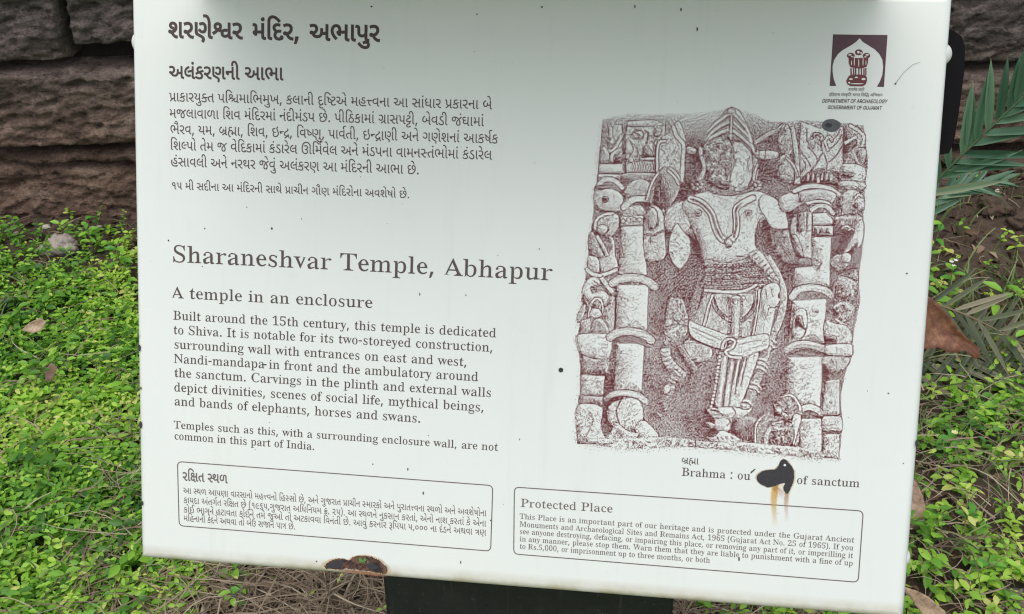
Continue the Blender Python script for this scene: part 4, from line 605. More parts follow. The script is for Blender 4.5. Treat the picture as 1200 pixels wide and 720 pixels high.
[[725,-10,-180,0,-274,85,-154,174,1,133,0,87,84,162,180,128,286,75,205,0,186,0,272,-66,194,-115,67,-76,1,-425,0,-27,12,-25,13,-8,22,-14,86,-5,41,0,-13,-73,-21,0,-86,0,-114,19,-33,18,-32,17,-30,50,1,44,1,409,-72,89,-276,113,-203,0,-168,0,-230,-65,-136,-108,-60,-134,1,-69,0,-166,246,-154,201,0,120,0,142,53,1,55,0,37,-68,58,-59,20,-88,-13,-97,-3,-29,73,94,3,156,22,94,44,1,34,0,39,-106,44,-93,0,-62,0,-120,-13,-67,-17,-51,68,72,16,150,20,83,0,184,0,174,-88,1,-66,0,-44,-78,-64,-63,-21,72,-33,72,-80,1,-40,0,-83,-224,-94]],
[[827,0,-132,0,-202,55,-154,87,-59,47,-18,-1,-17,0,-92,0,-92,29,1,32,0,25,68,27,55,0,38,0,74,-12,45,-16,70,9,120,37,74,57,1,40,0,56,-128,58,-105,0,-68,0,-118,-14,-69,-17,-51,69,74,16,160,19,81,0,176,0,214,-93,1,-92,0,-26,-11,-25,26,-4,58,-5,31,0,62,0,102,14,31,10,43,-70,-54,-16,-116,-10,-59,0,-96,0,-79,16,-46,-35,-136,-49,-79,-14,76,-51,128,-56,128,-22,81,0,29,0,-17,-75]],
[[551,146,-178,0,-218,92,-57,83,190,28,194,73,1,55,0,29,-70,29,-51,0,-58,0,-66,-25,1,-21,0,-17,38,-28,53,-14,-91,-54,-80,22,-72,57,1,36,0,45,142,67,135,0,102,0,122,-38,56,-59,1,-32,0,-66,-174,-93,-159,-34,36,-29,118,-34,97,0,120,0,166,43,63,31,1,311,161,-11,1,-440,0,-27,12,-25,13,-8,22,-14,86,-5,43,0,-15,-73,-19,0,-86,0,-116,19,-33,18,-32,17,-30,50,1,44,1,53,-60,-22,-164,-33]],
[[969,0,-86,0,-114,19,-33,18,-32,17,-30,50,1,44,1,145,-36,-7,-78,-8,-45,0,-96,0,-156,41,-90,74,1,49,0,43,78,73,150,45,105,0,72,0,106,-18,39,-16,58,-24,56,-75,1,-59,1,-259,0,-27,12,-25,13,-8,22,-14,86,-5,41,0,-13,-73],[333,437,0,-41,102,-45,83,0,86,0,71,22,1,21,0,43,-24,56,-31,16,-20,10,-54,11,-37,0,-80,0,-92,-50]],
[[497,161,-140,0,-75,40,-44,23,-44,65,1,52,1,99,0,27,-12,25,-11,8,-20,14,-86,5,-41,0,17,73,21,0,86,0,114,-19,35,-18,34,-17,28,-50,1,-45,1,-98,0,-42,28,-41,23,-11,36,-18,83,0,62,0,112,28,41,23,1,319,161,-11,1,-440,0,-27,12,-25,13,-8,22,-14,86,-5,43,0,-15,-73,-19,0,-86,0,-116,19,-33,18,-32,17,-30,50,1,44,1,47,-48,-16,-114,-18]],
[[653,131,-118,0,-212,52,-73,54,-6,0,-7,0,-78,0,-86,31,1,29,0,19,58,30,61,0,50,0,72,-18,35,-17,88,14,112,63,1,42,0,48,-110,52,-117,0,-44,0,-110,-11,-45,-11,-53,68,48,11,140,16,73,0,182,0,200,-92,1,-83,0,-63,-164,-93,-125,-21,44,-22,104,-26,85,0,122,0,148,46,57,29,1,325,161,-11,1,-440,0,-27,12,-25,13,-8,22,-14,86,-5,41,0,-13,-73,-21,0,-86,0,-114,19,-33,18,-32,17,-30,50,1,44,1,36,-58,-23,-150,-30]],
[[479,0,-86,0,-112,19,-35,18,-34,17,-30,50,1,44,1,455,161,-10,1,-441,0,-28,12,-24,19,-10,22,-13,78,-4,45,0,-15,-73],[111,624,-108,47,-162,40,-87,0,-38,0,-60,-6,-17,-4,-45,69,32,5,78,6,51,0,116,0,196,-52,127,-62,-30,61,-66,69,-88,29,-63,0,-20,0,-58,-5,-25,-5,-45,68,40,7,84,5,37,0,96,0,142,-45,104,-111,37,-99,-127,0,-6,12,-3,11]],
[[129,-16,1,251,59,0,48,-109,196,-104,157,0,114,0,130,63,1,48,0,66,-159,39,-185,46,-174,43,-162,98,1,69,0,61,104,89,182,50,117,0,60,0,146,-14,85,-13,16,-2,24,-3,13,0,52,0,11,32,57,0,1,-219,-49,0,-28,56,-116,84,-154,47,-83,0,-102,0,-120,-54,1,-42,0,-39,104,-52,103,-24,193,-45,122,-28,138,-62,56,-72,1,-46,0,-64,-122,-96,-224,-53,-151,0,-50,0,-100,7,-47,9,-50,9,-62,8,-9,0,-32,0,-28,-15,-9,-19]],
[[55,0,1,24,58,1,44,26,1,32,1,511,0,31,-40,28,-59,2,1,23,385,0,1,-281,112,77,173,0,260,0,1,-159,1,-232,0,-31,40,-27,59,-1,1,-24,-479,0,1,24,15,0,84,0,1,59,1,240,0,41,-36,40,-59,0,-94,0,-69,-54,1,-267,0,-31,38,-27,59,-1,1,-24]],
[[759,-15,-150,0,-11,67,-136,-65,-175,0,-104,0,-120,60,1,47,0,66,258,85,275,38,1,76,0,42,-72,39,-79,0,-130,0,1,-32,0,-6,29,-20,28,-20,1,-18,0,-27,-78,-33,-57,0,-62,0,-70,37,1,31,0,35,98,55,172,32,115,0,214,0,176,-78,1,-83,1,-220,0,-26,7,-8,6,-8,23,0,20,0,29,11,27,-21,-98,-56],[451,50,28,0,80,22,35,22,1,158,-240,-28,1,-99,0,-75]],
[[55,0,1,24,60,2,42,24,1,33,1,292,0,38,-36,23,-59,1,3,25,373,0,1,-87,52,48,142,51,67,0,84,0,84,-43,1,-35,0,-29,-68,-36,-55,0,-52,0,-50,25,-19,16,-20,15,-33,0,-42,0,-76,-55,1,-46,1,-203,0,-34,58,-23,87,-2,1,-24]],
[[55,0,1,24,58,1,44,26,1,32,1,294,0,31,-40,29,-59,1,1,24,385,0,1,-64,110,76,175,0,260,0,1,-159,1,-232,0,-31,40,-27,59,-1,1,-24,-479,0,1,24,15,0,84,0,1,59,1,240,0,41,-36,40,-59,0,-94,0,-69,-54,1,-267,0,-31,38,-27,59,-1,1,-24]],
[[459,-15,-116,0,-180,61,-104,112,1,76,0,70,108,108,186,62,117,0,172,0,202,-114,1,-102,1,-11,-493,0,4,-184,243,0,118,0,93,65,45,-20,-146,-123],[347,286,255,0,1,34,0,63,-50,59,-69,0,-134,0,1,-139]],
[[451,-15,-80,0,-111,24,-18,4,-21,0,-48,0,-17,-26,-45,0,1,170,53,0,28,-63,144,-72,89,0,74,0,80,35,1,30,0,42,-107,27,-145,37,-104,26,-104,66,1,43,0,63,166,84,145,0,32,0,84,-9,57,-8,10,-1,24,-3,9,0,34,0,19,21,41,0,1,-145,-45,0,-32,54,-126,57,-77,0,-64,0,-68,-31,1,-24,0,-24,62,-32,63,-15,135,-33,102,-25,94,-63,1,-53,0,-72,-174,-84]],
[[425,-15,-309,384,-26,32,-44,35,-51,1,1,25,497,0,1,-24,-23,0,-80,0,1,-27,0,-6,5,-6,163,-217,153,194,16,21,1,8,0,33,-111,0,1,24,303,0,1,-23,-56,-6,-50,-36,-27,-35,-297,-377]],
[[275,0,1,26,108,0,82,40,1,54,1,525,-19,0,-158,0,-184,-89,-15,-83,-53,0,1,205,1191,0,1,-206,-49,0,-34,173,-337,0,-15,0,1,-525,0,-56,78,-38,115,0,1,-26]],
[[55,0,1,24,58,1,44,26,1,32,1,294,0,31,-40,29,-59,1,1,24,381,0,1,-68,114,80,157,0,204,0,45,-85,116,85,175,0,256,0,1,-159,1,-232,0,-31,38,-27,59,-1,1,-24,-471,0,1,24,56,1,40,28,1,30,1,240,0,41,-36,40,-59,0,-88,0,-69,-51,1,-270,0,-30,38,-28,57,-1,1,-24,-465,0,1,24,56,1,40,28,1,30,1,240,0,40,-36,41,-59,0,-94,0,-63,-54,1,-267,0,-30,36,-27,57,-2,1,-24]],
[[53,-207,1,23,46,1,44,17,9,16,6,15,1,40,1,457,0,46,-36,27,-61,4,1,23,369,0,1,-71,90,84,171,0,106,0,160,-62,90,-107,1,-68,0,-73,-92,-115,-166,-65,-107,0,-146,0,-89,63,1,-134,0,-40,24,-42,66,-14,59,-1,1,-24],[583,42,92,0,39,46,40,48,1,94,0,91,-33,48,-32,45,-93,0,-92,0,-59,-64,1,-248,46,-60]],
[[55,0,1,24,60,2,42,24,1,33,1,509,0,33,-32,28,-63,1,1,24,383,0,1,-595,0,-31,36,-26,59,-2,1,-24]],
[[83,-129,28,57,58,136,15,52,189,0,15,-11,-26,-53,-98,-127,-47,-54]],
[[-25,0,1,27,58,0,76,36,39,48,469,583,55,-1,477,-564,46,-54,68,-48,63,0,1,-27,-637,0,1,27,162,0,1,41,0,14,-31,39,-59,76,-443,0,-73,-92,-6,-7,-6,-21,1,-5,0,-45,147,0,13,0,1,-27],[339,239,383,0,-193,236]],
[[129,-17,1,595,0,47,-38,26,-65,3,1,24,389,0,1,-263,98,59,149,0,106,0,162,-58,92,-102,1,-67,0,-76,-114,-118,-202,-68,-129,0,-134,0,-125,57,-153,-59],[545,21,106,0,41,52,40,54,1,111,0,92,-84,87,-97,0,-46,0,-80,-31,-9,-26,1,-258,0,-81]],
[[391,-15,-138,0,-116,81,1,78,1,225,0,35,-38,33,-63,1,1,24,389,0,1,-352,0,-26,54,-31,51,0,92,0,63,45,1,271,0,38,-44,30,-71,1,1,24,401,0,1,-358,0,-34,44,-24,65,-2,1,-25,-164,0,-227,-34,1,75,-50,-35,-152,-40]],
[[369,-14,-120,0,-104,59,1,61,1,309,-83,0,1,31,120,57,164,93,41,35,47,0,1,-169,189,0,1,-47,-187,0,1,-293,0,-31,30,-31,41,0,70,0,45,51,49,-13,-92,-112]],
[[301,539,-64,0,-86,43,1,32,0,32,86,44,65,0,64,0,86,-44,1,-32,0,-32,-88,-43],[55,0,1,24,60,2,42,24,1,33,1,292,0,37,-34,24,-61,1,3,25,381,0,1,-379,0,-31,36,-26,59,-2,1,-24]],
[[465,-15,-114,0,-184,62,-108,108,1,68,0,73,122,113,210,66,131,0,144,0,162,-62,1,-48,0,-28,-66,-33,-55,0,-120,0,1,69,0,8,4,16,1,7,0,38,-83,0,-170,0,1,-163,0,-109,148,-113,127,0,106,0,95,50,41,-17,-150,-105]],
[[503,-15,-132,0,-202,64,-112,111,1,69,0,71,112,111,202,63,131,0,130,0,200,-62,114,-110,1,-73,0,-72,-114,-110,-198,-62],[503,17,84,0,37,41,18,20,14,86,1,65,0,132,-35,42,-36,42,-79,0,-88,0,-31,-42,-34,-43,1,-130,0,-65,16,-87,19,-20,36,-41]],
[[49,0,1,26,102,2,72,40,1,54,1,427,0,43,-32,44,-76,17,-67,0,1,25,611,0,524,0,1,-156,0,-123,-325,-31,392,-37,1,-135,0,-93,-282,-103,-255,0],[543,375,19,0,160,0,128,61,1,78,0,68,-92,64,-111,0,-68,0,-34,-27,1,-37],[661,36,130,0,106,74,1,81,0,83,-142,70,-165,0,-45,0,1,-247,0,-34,50,-27]],
[[417,-15,-104,0,-162,61,-92,106,1,67,0,77,98,115,172,63,107,0,140,0,91,-57,1,180,0,31,-64,25,-75,1,1,24,427,0,1,-566,0,-37,34,-29,69,-5,1,-25,-160,0,-227,-31,1,73,-84,-73],[511,42,46,0,90,39,19,32,1,247,-8,25,-84,33,-53,0,-94,0,-35,-46,-38,-47,1,-97,0,-94,37,-47,36,-45]],
[[195,0,1,53,165,0,52,0,48,28,1,37,1,501,-76,-46,-122,-58,-59,0,-48,0,-68,40,1,34,60,8,150,32,99,37,141,52,225,0,1,-600,0,-31,40,-34,63,0,163,0,1,-53]],
[[491,-10,-150,0,-180,35,-80,55,1,31,0,35,88,34,73,0,0,-28,42,-56,96,-36,83,0,66,0,112,29,68,70,1,61,0,75,-142,73,-129,0,-76,0,-100,-11,-45,-7,-91,18,65,346,757,0,11,-182,-113,0,-15,34,-8,18,-36,20,-47,0,-415,0,-31,-185,32,6,126,9,63,0,232,0,280,-107,1,-107,0,-65,-94,-88,-154,-53,-184,-24]],
[[157,-209,-76,0,-100,46,1,38,0,26,68,40,59,0,52,0,64,-29,1,-25,0,-4,-2,-8,1,-5,0,-17,37,0,34,0,51,37,26,19,38,50,15,34,-309,380,-18,23,-34,27,-9,5,-18,9,-37,0,-3,0,1,25,497,0,1,-25,-56,-1,-44,-10,1,-17,0,-5,8,-14,7,-8,157,-205,135,182,12,16,10,24,1,9,0,17,-50,12,-53,0,1,25,289,0,1,-25,-42,0,-50,-38,-27,-38,-289,-397,-50,-69,-94,-75,-108,-29]],
[[267,-14,-50,0,-72,32,1,36,0,37,72,30,51,0,52,0,74,-30,1,-37,0,-36,-74,-32]],
[[41,0,1,26,100,5,84,34,1,47,1,464,0,46,-72,29,-111,2,1,25,689,0,1,-25,-106,-2,-78,-29,1,-46,1,-461,0,-31,28,-36,82,-18,79,-4,1,-26]],
[[45,0,1,24,52,2,44,13,9,13,8,11,1,46,1,303,-107,0,1,50,109,0,1,64,0,79,192,87,171,0,126,0,140,-57,1,-40,0,-32,-68,-34,-47,0,-54,0,-64,29,1,24,0,20,25,24,4,3,10,12,1,3,0,16,-51,0,-62,0,-34,-40,1,-39,1,-119,167,0,1,-50,-165,0,1,-315,0,-45,60,-28,95,0,1,-24]],
[[365,-15,-313,409,-14,19,-36,21,-31,3,1,25,445,0,1,-25,-40,-1,-32,-11,1,-14,0,-7,8,-17,9,-11,141,-187,133,161,-29,46,-16,25,-34,17,-47,1,1,23,463,0,1,-25,-82,-2,1,-24,0,-4,4,-13,3,-4,115,-180,139,171,14,17,1,12,0,14,-42,12,-49,3,1,23,267,0,1,-23,-42,-1,-38,-29,-19,-25,-319,-399,-45,0,-195,308,-247,-308]],
[[81,229,1,78,485,0,1,-78]],
[[435,-209,-194,0,-97,28,-100,29,1,41,0,49,163,24,-134,32,1,51,0,37,112,56,123,26,-238,44,1,108,0,47,104,71,182,40,117,0,118,0,109,-21,251,0,1,-54,-145,0,70,-43,1,-53,0,-44,-92,-68,-160,-38,-103,0,-22,0,-46,2,-21,0,-52,0,-70,-29,1,-20,0,-33,121,0,103,0,158,0,182,-26,78,-56,1,-46,0,-72,-258,-82],[469,185,72,0,54,64,1,65,0,66,-54,62,-71,0,-70,0,-58,-62,1,-66,0,-65,58,-64],[479,-173,306,0,1,75,0,26,-84,21,-89,0,-321,0,-70,-23,1,-34,0,-26,65,-20,62,-19]],
[[1201,-16,-881,537,1,-404,0,-53,70,-36,109,-2,1,-26,-441,0,1,26,70,1,74,15,28,39,1,36,1,461,-102,63,-15,4,-20,5,-33,3,1,25,413,0,699,-427,1,311,0,36,-28,37,-76,15,-73,3,1,25,443,0,1,-25,-104,-2,-68,-37,1,-53,1,-577]],
[[765,-16,-200,0,-310,91,-176,161,1,104,0,103,178,159,314,91,203,0,136,0,187,-38,30,-7,31,0,74,0,21,45,53,0,1,-234,-49,0,-68,93,-242,108,-149,0,-362,0,1,-323,0,-302,401,0,120,0,236,63,93,60,57,-26,-206,-148]],
[[15,0,1,22,90,12,81,50,183,119,-237,189,-54,42,-61,3,1,25,491,0,1,-24,-84,0,1,-21,0,-8,27,-22,103,-81,121,76,32,19,1,14,0,13,-21,4,-20,5,-57,1,1,24,329,0,1,-21,-84,-9,-85,-54,-165,-104,279,-220,18,-14,32,-16,33,-1,1,-23,-487,0,1,24,44,0,25,5,22,5,1,11,0,16,-35,27,-105,82,-119,-79,-38,-25,1,-15,0,-29,89,0,11,0,1,-22]],
[[267,414,-50,0,-72,32,1,36,0,38,72,30,51,0,52,0,74,-30,1,-38,0,-36,-74,-32],[267,-14,-50,0,-72,32,1,36,0,37,72,30,51,0,52,0,74,-30,1,-37,0,-36,-74,-32]],
[[487,39,-184,0,-210,86,1,64,0,54,126,70,103,28,-174,51,1,82,0,56,166,73,147,0,130,0,178,-61,1,-58,0,-44,-98,-61,-69,-25,36,-4,86,-3,55,0,78,0,148,14,85,20,1,222,163,-11,1,-440,0,-27,12,-24,13,-9,20,-14,86,-5,43,0,-15,-73,-19,0,-86,0,-112,19,-35,18,-34,17,-30,50,1,44,1,154,-64,-14,-170,-14,-81,0,-92,0,-160,16,-67,14,-98,-28,-94,-48,1,-35,0,-19,40,-38,104,-25,95,0,48,0,37,7,-8,10,1,13,0,26,64,28,51,0,58,0,60,-35,1,-23,0,-28,-39,-23,28,-30,82,-28,75,0,17,0,-15,-71,-27,0,-108,0,-138,52,-41,39,-64,-9],[455,380,64,17,88,48,1,29,0,25,-72,34,-75,0,-72,0,-80,-33,1,-29,0,-28,82,-47]],
[[827,0,-132,0,-202,55,-154,87,-59,47,-18,-1,-17,0,-92,0,-92,29,1,32,0,25,68,27,55,0,38,0,74,-12,45,-16,70,9,120,37,74,57,1,40,0,57,-126,57,-107,0,-68,0,-118,-14,-69,-17,-51,69,74,16,160,19,81,0,176,0,214,-93,1,-92,0,-42,-29,-38,28,1,54,1,25,0,249,0,134,25,136,66,1,46,0,29,-70,29,-51,0,-58,0,-66,-25,1,-21,0,-17,38,-28,53,-14,-91,-54,-80,22,-72,57,1,36,0,45,142,67,135,0,102,0,122,-38,56,-59,1,-32,0,-66,-174,-93,-159,-34,36,-29,118,-34,97,0,120,0,166,43,63,31,1,311,161,-11,1,-440,0,-27,12,-25,13,-8,22,-14,86,-5,43,0,-15,-73,-19,0,-86,0,-116,19,-33,18,-32,17,-30,50,1,44,1,53,-60,-22,-164,-33,-125,0,-148,0,-200,64,-61,59,-375,0,-42,-22,-108,-33,-57,-10,76,-51,128,-56,128,-22,81,0,29,0,-17,-75]],
[[427,-165,-150,103,-140,261,1,138,0,140,138,253,153,102,163,0,-136,-106,-146,-254,1,-136,0,-133,144,-259,141,-109]],
[[693,-10,-188,0,-268,72,-140,128,1,85,0,82,152,129,272,91,181,25,47,-74,-260,-40,-222,-124,1,-98,0,-69,112,-89,192,-43,119,0,92,0,138,15,65,11,61,-71,-68,-13,-174,-17],[497,229,-39,78,501,57,39,-75]],
[[675,-74,-126,0,-198,41,-152,65,-59,34,135,46,100,-61,198,-52,99,0,82,0,90,26,1,28,0,26,-68,37,-109,22,-126,25,-134,45,-50,48,1,28,0,13,7,12,-72,27,-98,71,1,50,0,38,80,66,180,42,147,0,66,0,124,-10,43,-5,-27,-72,-38,5,-100,8,-57,0,-134,0,-116,-46,1,-32,0,-24,44,-42,51,-19,86,27,135,0,66,0,106,-4,51,-6,-29,-72,-56,5,-88,4,-43,0,-82,0,-72,-20,1,-19,0,-21,84,-28,109,-22,170,-34,128,-74,1,-51,0,-55,-166,-70]],
[[375,112,-129,43,243,143,-5,2,-371,-63,-43,73,285,39,-54,23,-64,55,1,35,0,62,190,79,161,0,64,0,114,-7,55,-7,-29,-72,-52,6,-82,6,-51,0,-102,0,-100,-40,1,-34,0,-21,54,-41,63,-21,443,67,53,-70,-349,-45,140,-42,136,-85,1,-55,0,-37,-74,-70,-174,-45,-149,0,-160,0,-244,49,-91,34,91,62,102,-38,194,-34,103,0,128,0,114,42,1,39,0,25,-66,53,-105,39]],
[[841,0,-120,0,-170,52,-126,88,-53,52,-18,0,-15,0,-92,0,-90,28,1,32,0,24,68,27,53,0,40,0,76,-11,47,-17,74,8,130,35,80,57,1,39,0,58,-134,57,-113,0,-72,0,-126,-13,-69,-17,-49,68,72,16,168,20,83,0,184,0,226,-95,1,-95,0,-53,-98,-83,-162,-57,-97,-14,56,-48,94,-58,100,-25,71,0,40,0,80,12,33,8,55,-69,-58,-16,-106,-10]],
[[121,-165,136,106,144,256,1,133,0,134,-142,259,-139,109,165,0,150,-103,140,-262,1,-138,0,-139,-140,-254,-149,-101]],
[[623,-10,-146,0,-200,49,-100,84,1,53,0,76,103,50,-82,27,-108,76,1,56,0,38,76,65,148,39,109,0,42,0,108,-6,39,-5,-27,-72,-30,4,-78,5,-33,0,-92,0,-96,-41,1,-32,0,-34,74,-54,91,-24,84,15,101,0,18,0,40,0,21,-2,-17,-72,-14,1,-28,0,-15,0,-106,0,-158,-52,1,-57,0,-55,146,-59,147,0,188,0,200,93,1,80,0,43,-30,72,-62,76,-49,49,-68,67,-84,88,-40,70,1,38,0,66,170,91,159,0,106,0,142,-39,94,-61,31,-35,-147,-27,-32,35,-106,56,-83,0,-62,0,-102,-39,1,-49,0,-46,84,-99,77,-74,76,-74,96,-134,1,-74,0,-64,-104,-113,-244,-69]],
[[499,-10,-192,0,-214,94,1,78,0,68,172,89,153,40,124,32,106,43,1,33,0,34,-96,29,-75,0,-70,0,-118,-12,-59,-14,-49,68,66,14,150,17,87,0,166,0,162,-75,1,-59,0,-42,-68,-57,-114,-43,-73,-20,-110,-30,-128,-45,-54,-46,1,-32,0,-40,128,-51,117,0,96,0,156,27,81,25,75,-71,-94,-26,-186,-28]],
[[687,103,-136,0,-224,58,-83,76,-7,0,-164,0,1,60,0,20,58,29,61,0,50,0,72,-17,35,-18,88,14,112,63,1,42,0,48,-110,52,-117,0,-44,0,-110,-11,-45,-11,-53,68,48,11,140,16,73,0,182,0,200,-92,1,-83,0,-63,-168,-95,-127,-20,38,-36,140,-39,89,0,76,0,108,22,35,19,50,28,30,72,1,55,1,76,161,-10,1,-88,0,-10,1,-10,18,-16,60,-13,37,0,52,0,82,21,37,20,1,262,161,-11,1,-440,0,-27,12,-25,13,-8,22,-14,86,-5,43,0,-15,-73,-21,0,-86,0,-114,19,-33,18,-32,17,-30,50,1,44,1,104,-34,-12,-80,-12,-53,0,-38,0,-72,10,-33,12,-44,-74,-224,-73],[2245,0,-86,0,-116,19,-33,18,-32,17,-30,50,1,44,1,455,161,-11,1,-440,0,-27,12,-25,13,-8,22,-14,86,-5,43,0,-15,-73],[1951,641,-56,99,-122,84,-103,0,-22,0,-56,-4,-25,-5,-47,69,42,7,84,5,37,0,94,0,150,-40,122,-110,49,-105]],
[[291,251,-29,77,168,7,206,48,1,57,0,41,-110,48,-111,0,-80,0,-112,-13,-75,-17,-51,68,76,17,160,19,89,0,204,0,176,-92,1,-69,0,-43,-68,-64,-57,-22,126,-60,1,-83,0,-72,-170,-89,-153,-13,68,-45,110,-51,112,-21,71,0,41,0,-17,-75,-29,0,-130,0,-192,55,-142,86,-57,46,-130,2,-114,36,1,30,0,23,68,28,55,0,46,0,92,-19,57,-26,118,2,144,52,1,52,0,32,-56,54,-47,19,-54,-10,-124,-12]],
[[553,98,-124,0,-192,53,-106,94,1,61,0,60,108,93,190,54,123,0,126,0,190,-53,104,-94,1,-61,0,-61,-110,-93,-188,-53],[547,172,116,0,144,77,1,59,0,59,-136,71,-115,0,-114,0,-146,-75,1,-59,0,-58,138,-74]],
[[293,135,-99,70,485,144,-66,46,-114,47,-108,16,-57,0,-74,0,-112,-18,-63,-17,-57,70,78,20,156,20,67,0,104,0,150,-29,138,-64,85,-55,17,5,1,213,161,-11,1,-440,0,-28,12,-22,15,-10,22,-14,88,-5,39,0,-15,-73,-19,0,-86,0,-116,19,-33,18,-32,17,-30,50,1,44,1,160]],
[[735,-10,-188,0,-278,86,-152,178,1,138,0,84,76,158,168,126,272,74,197,0,66,0,92,-6,43,-5,-27,-72,-32,5,-88,4,-45,0,-160,0,-214,-65,-124,-107,-54,-132,1,-67,0,-114,112,-144,202,-68,133,0,120,0,142,53,1,55,0,37,-68,58,-59,20,-88,-13,-97,-3,-29,73,94,3,156,22,94,44,1,34,0,39,-106,44,-93,0,-62,0,-120,-13,-67,-17,-51,68,72,16,150,20,83,0,184,0,174,-88,1,-66,0,-44,-78,-64,-63,-21,72,-33,72,-80,1,-40,0,-82,-222,-95]],
[[1097,-10,-126,0,-156,49,-70,78,1,43,0,73,150,116,157,62,-80,41,-194,57,-115,13,22,-18,30,-47,1,-29,0,-38,-60,-73,-144,-47,-125,0,-152,0,-164,93,1,67,0,48,96,78,184,47,135,0,210,0,338,-77,141,-71,112,39,270,78,135,31,161,-11,1,-440,0,-27,14,-24,13,-9,20,-14,86,-5,43,0,-15,-73,-19,0,-86,0,-114,20,-33,17,-34,17,-30,50,1,44,1,376,-118,-32,-210,-62,-91,-30,82,-53,96,-115,1,-63,0,-85,-186,-94],[227,429,0,-43,88,-43,69,0,92,0,78,48,1,43,0,28,-34,50,-27,21,-12,0,-9,0,-130,0,-112,-63],[909,161,0,-46,88,-52,97,0,86,0,100,51,1,56,0,54,-68,92,-63,41,-144,-55,-94,-94]],
[[47,0,1,26,104,2,72,38,1,54,1,444,0,48,-74,38,-99,3,1,25,589,0,256,0,109,-23,102,-22,116,-82,1,-57,0,-85,-252,-103,-245,0,-177,0,1,-186,0,-54,72,-38,107,-2,1,-26],[543,342,59,0,148,0,122,68,1,80,0,78,-102,74,-123,0,-60,0,-42,-22,1,-27]],
[[799,-15,-216,0,-322,88,-178,160,1,108,0,104,178,158,310,90,197,0,156,0,179,-37,30,-7,25,0,34,0,40,21,21,23,55,0,1,-235,-51,0,-42,61,-140,90,-176,51,-95,0,-362,0,1,-321,0,-157,204,-163,183,0,114,0,86,43,1,44,1,84,0,47,-80,33,-119,1,1,24,671,0,1,-24,-98,-1,-64,-32,1,-47,1,-148,-262,-58]],
[[317,541,-64,0,-86,43,1,32,0,32,88,44,63,0,64,0,88,-44,1,-32,0,-31,-88,-44],[107,-209,-76,0,-124,28,-72,48,1,29,0,28,66,33,57,0,54,0,68,-30,1,-25,0,-15,-21,-17,-24,-18,1,-5,0,-21,61,0,66,0,32,51,1,43,1,452,0,38,-48,27,-75,1,1,24,409,0,1,-494,0,-88,-194,-89]],
[[43,0,1,26,100,2,82,38,1,52,1,451,0,33,-28,34,-78,15,-73,2,1,25,507,0,395,-466,395,466,501,0,1,-25,-96,-4,-74,-38,1,-48,1,-436,0,-42,28,-43,72,-15,69,-1,1,-26,-657,0,1,26,72,3,76,16,28,41,1,38,1,470,-495,-594,-53,0,-489,579,1,-460,0,-57,84,-36,107,0,1,-26]],
[[47,0,1,26,104,2,72,38,1,54,1,444,0,48,-74,38,-99,3,1,25,599,0,300,0,296,-88,1,-92,0,-124,-303,-41,349,-258,34,-25,54,-24,51,0,7,0,1,-26,-421,0,-407,316,-57,0,1,-196,0,-54,72,-38,107,-2,1,-26],[543,348,65,0,156,0,142,73,1,79,0,142,-235,0,-80,0,-46,-26,1,-42]],
[[455,-10,-120,0,-144,33,-64,52,1,28,0,22,48,30,51,5,28,-45,112,-62,101,0,260,0,23,290,-44,-29,-140,-39,-99,0,-172,0,-220,106,1,101,0,72,110,109,206,61,143,0,146,0,224,-70,130,-148,1,-118,0,-82,-64,-145,-138,-109,-218,-62],[549,347,70,0,100,37,29,30,-2,128,-112,115,-91,0,-86,0,-94,-85,1,-84,0,-141]],
[[587,-10,-148,0,-224,73,-124,151,1,116,0,83,70,143,140,107,216,61,145,0,130,0,154,-31,70,-50,1,-29,0,-31,-108,-47,-131,0,0,30,-22,60,-56,39,-53,0,-118,0,-140,-137,-11,-127,40,14,134,23,103,0,182,0,218,-109,1,-98,0,-107,-234,-134],[593,56,76,0,90,79,1,86,0,81,-98,75,-85,0,-54,0,-122,-31,-25,-17,2,-144,126,-129]],
[[375,-158,-152,88,-142,223,1,121,0,122,142,227,153,91,167,0,-140,-94,-142,-226,1,-119,0,-116,142,-223,139,-94]],
[[71,0,1,103,297,151,124,63,132,96,52,88,1,52,0,57,-84,53,-71,0,-102,0,-82,-87,1,-86,-114,0,-142,45,1,54,0,36,98,62,196,37,147,0,224,0,234,-89,1,-77,0,-35,-50,-66,-116,-78,-200,-103,-149,-71,-199,-95,467,0,62,0,88,36,17,33,17,31,119,0,-9,-210]],
[[63,-158,138,94,142,223,1,116,0,119,-142,226,-139,94,167,0,152,-91,142,-227,1,-122,0,-121,-142,-223,-151,-88]],
[[509,-16,-411,601,-24,35,-54,32,-63,1,1,25,585,0,1,-25,-64,-1,-56,-18,1,-23,0,-21,23,-35,225,-327,233,297,-43,69,-22,35,-68,21,-79,3,1,25,627,0,1,-25,-138,0,1,-40,0,-12,19,-26,225,-328,199,303,24,36,1,19,0,26,-64,20,-71,2,1,25,361,0,1,-25,-58,-5,-60,-42,-27,-41,-383,-581,-53,0,-333,476,-373,-476]],
[[561,-10,-182,0,-216,92,-94,166,1,111,0,111,94,164,216,90,185,0,174,0,214,-90,100,-165,1,-111,0,-111,-100,-165,-216,-92],[561,55,112,0,68,160,1,143,0,143,-68,158,-109,0,-112,0,-72,-158,1,-143,0,-143,72,-160]],
[[1175,551,1,-551,-161,0,1,266,-58,-9,-116,-6,-77,0,-84,0,-186,15,-65,11,-40,-13,-49,-11,82,-52,222,-110,123,-49,-107,-54,-112,49,-198,100,-152,88,-43,31,-44,31,-22,36,1,17,0,19,60,34,69,0,50,0,74,-23,31,-20,42,19,30,59,1,30,0,30,-18,48,-13,15,-401,0,1,71,1383,0,1,-71],[739,322,78,0,128,8,69,9,1,212,-449,0,14,-17,20,-46,1,-30,0,-42,-38,-62,-33,-21,104,-11]],
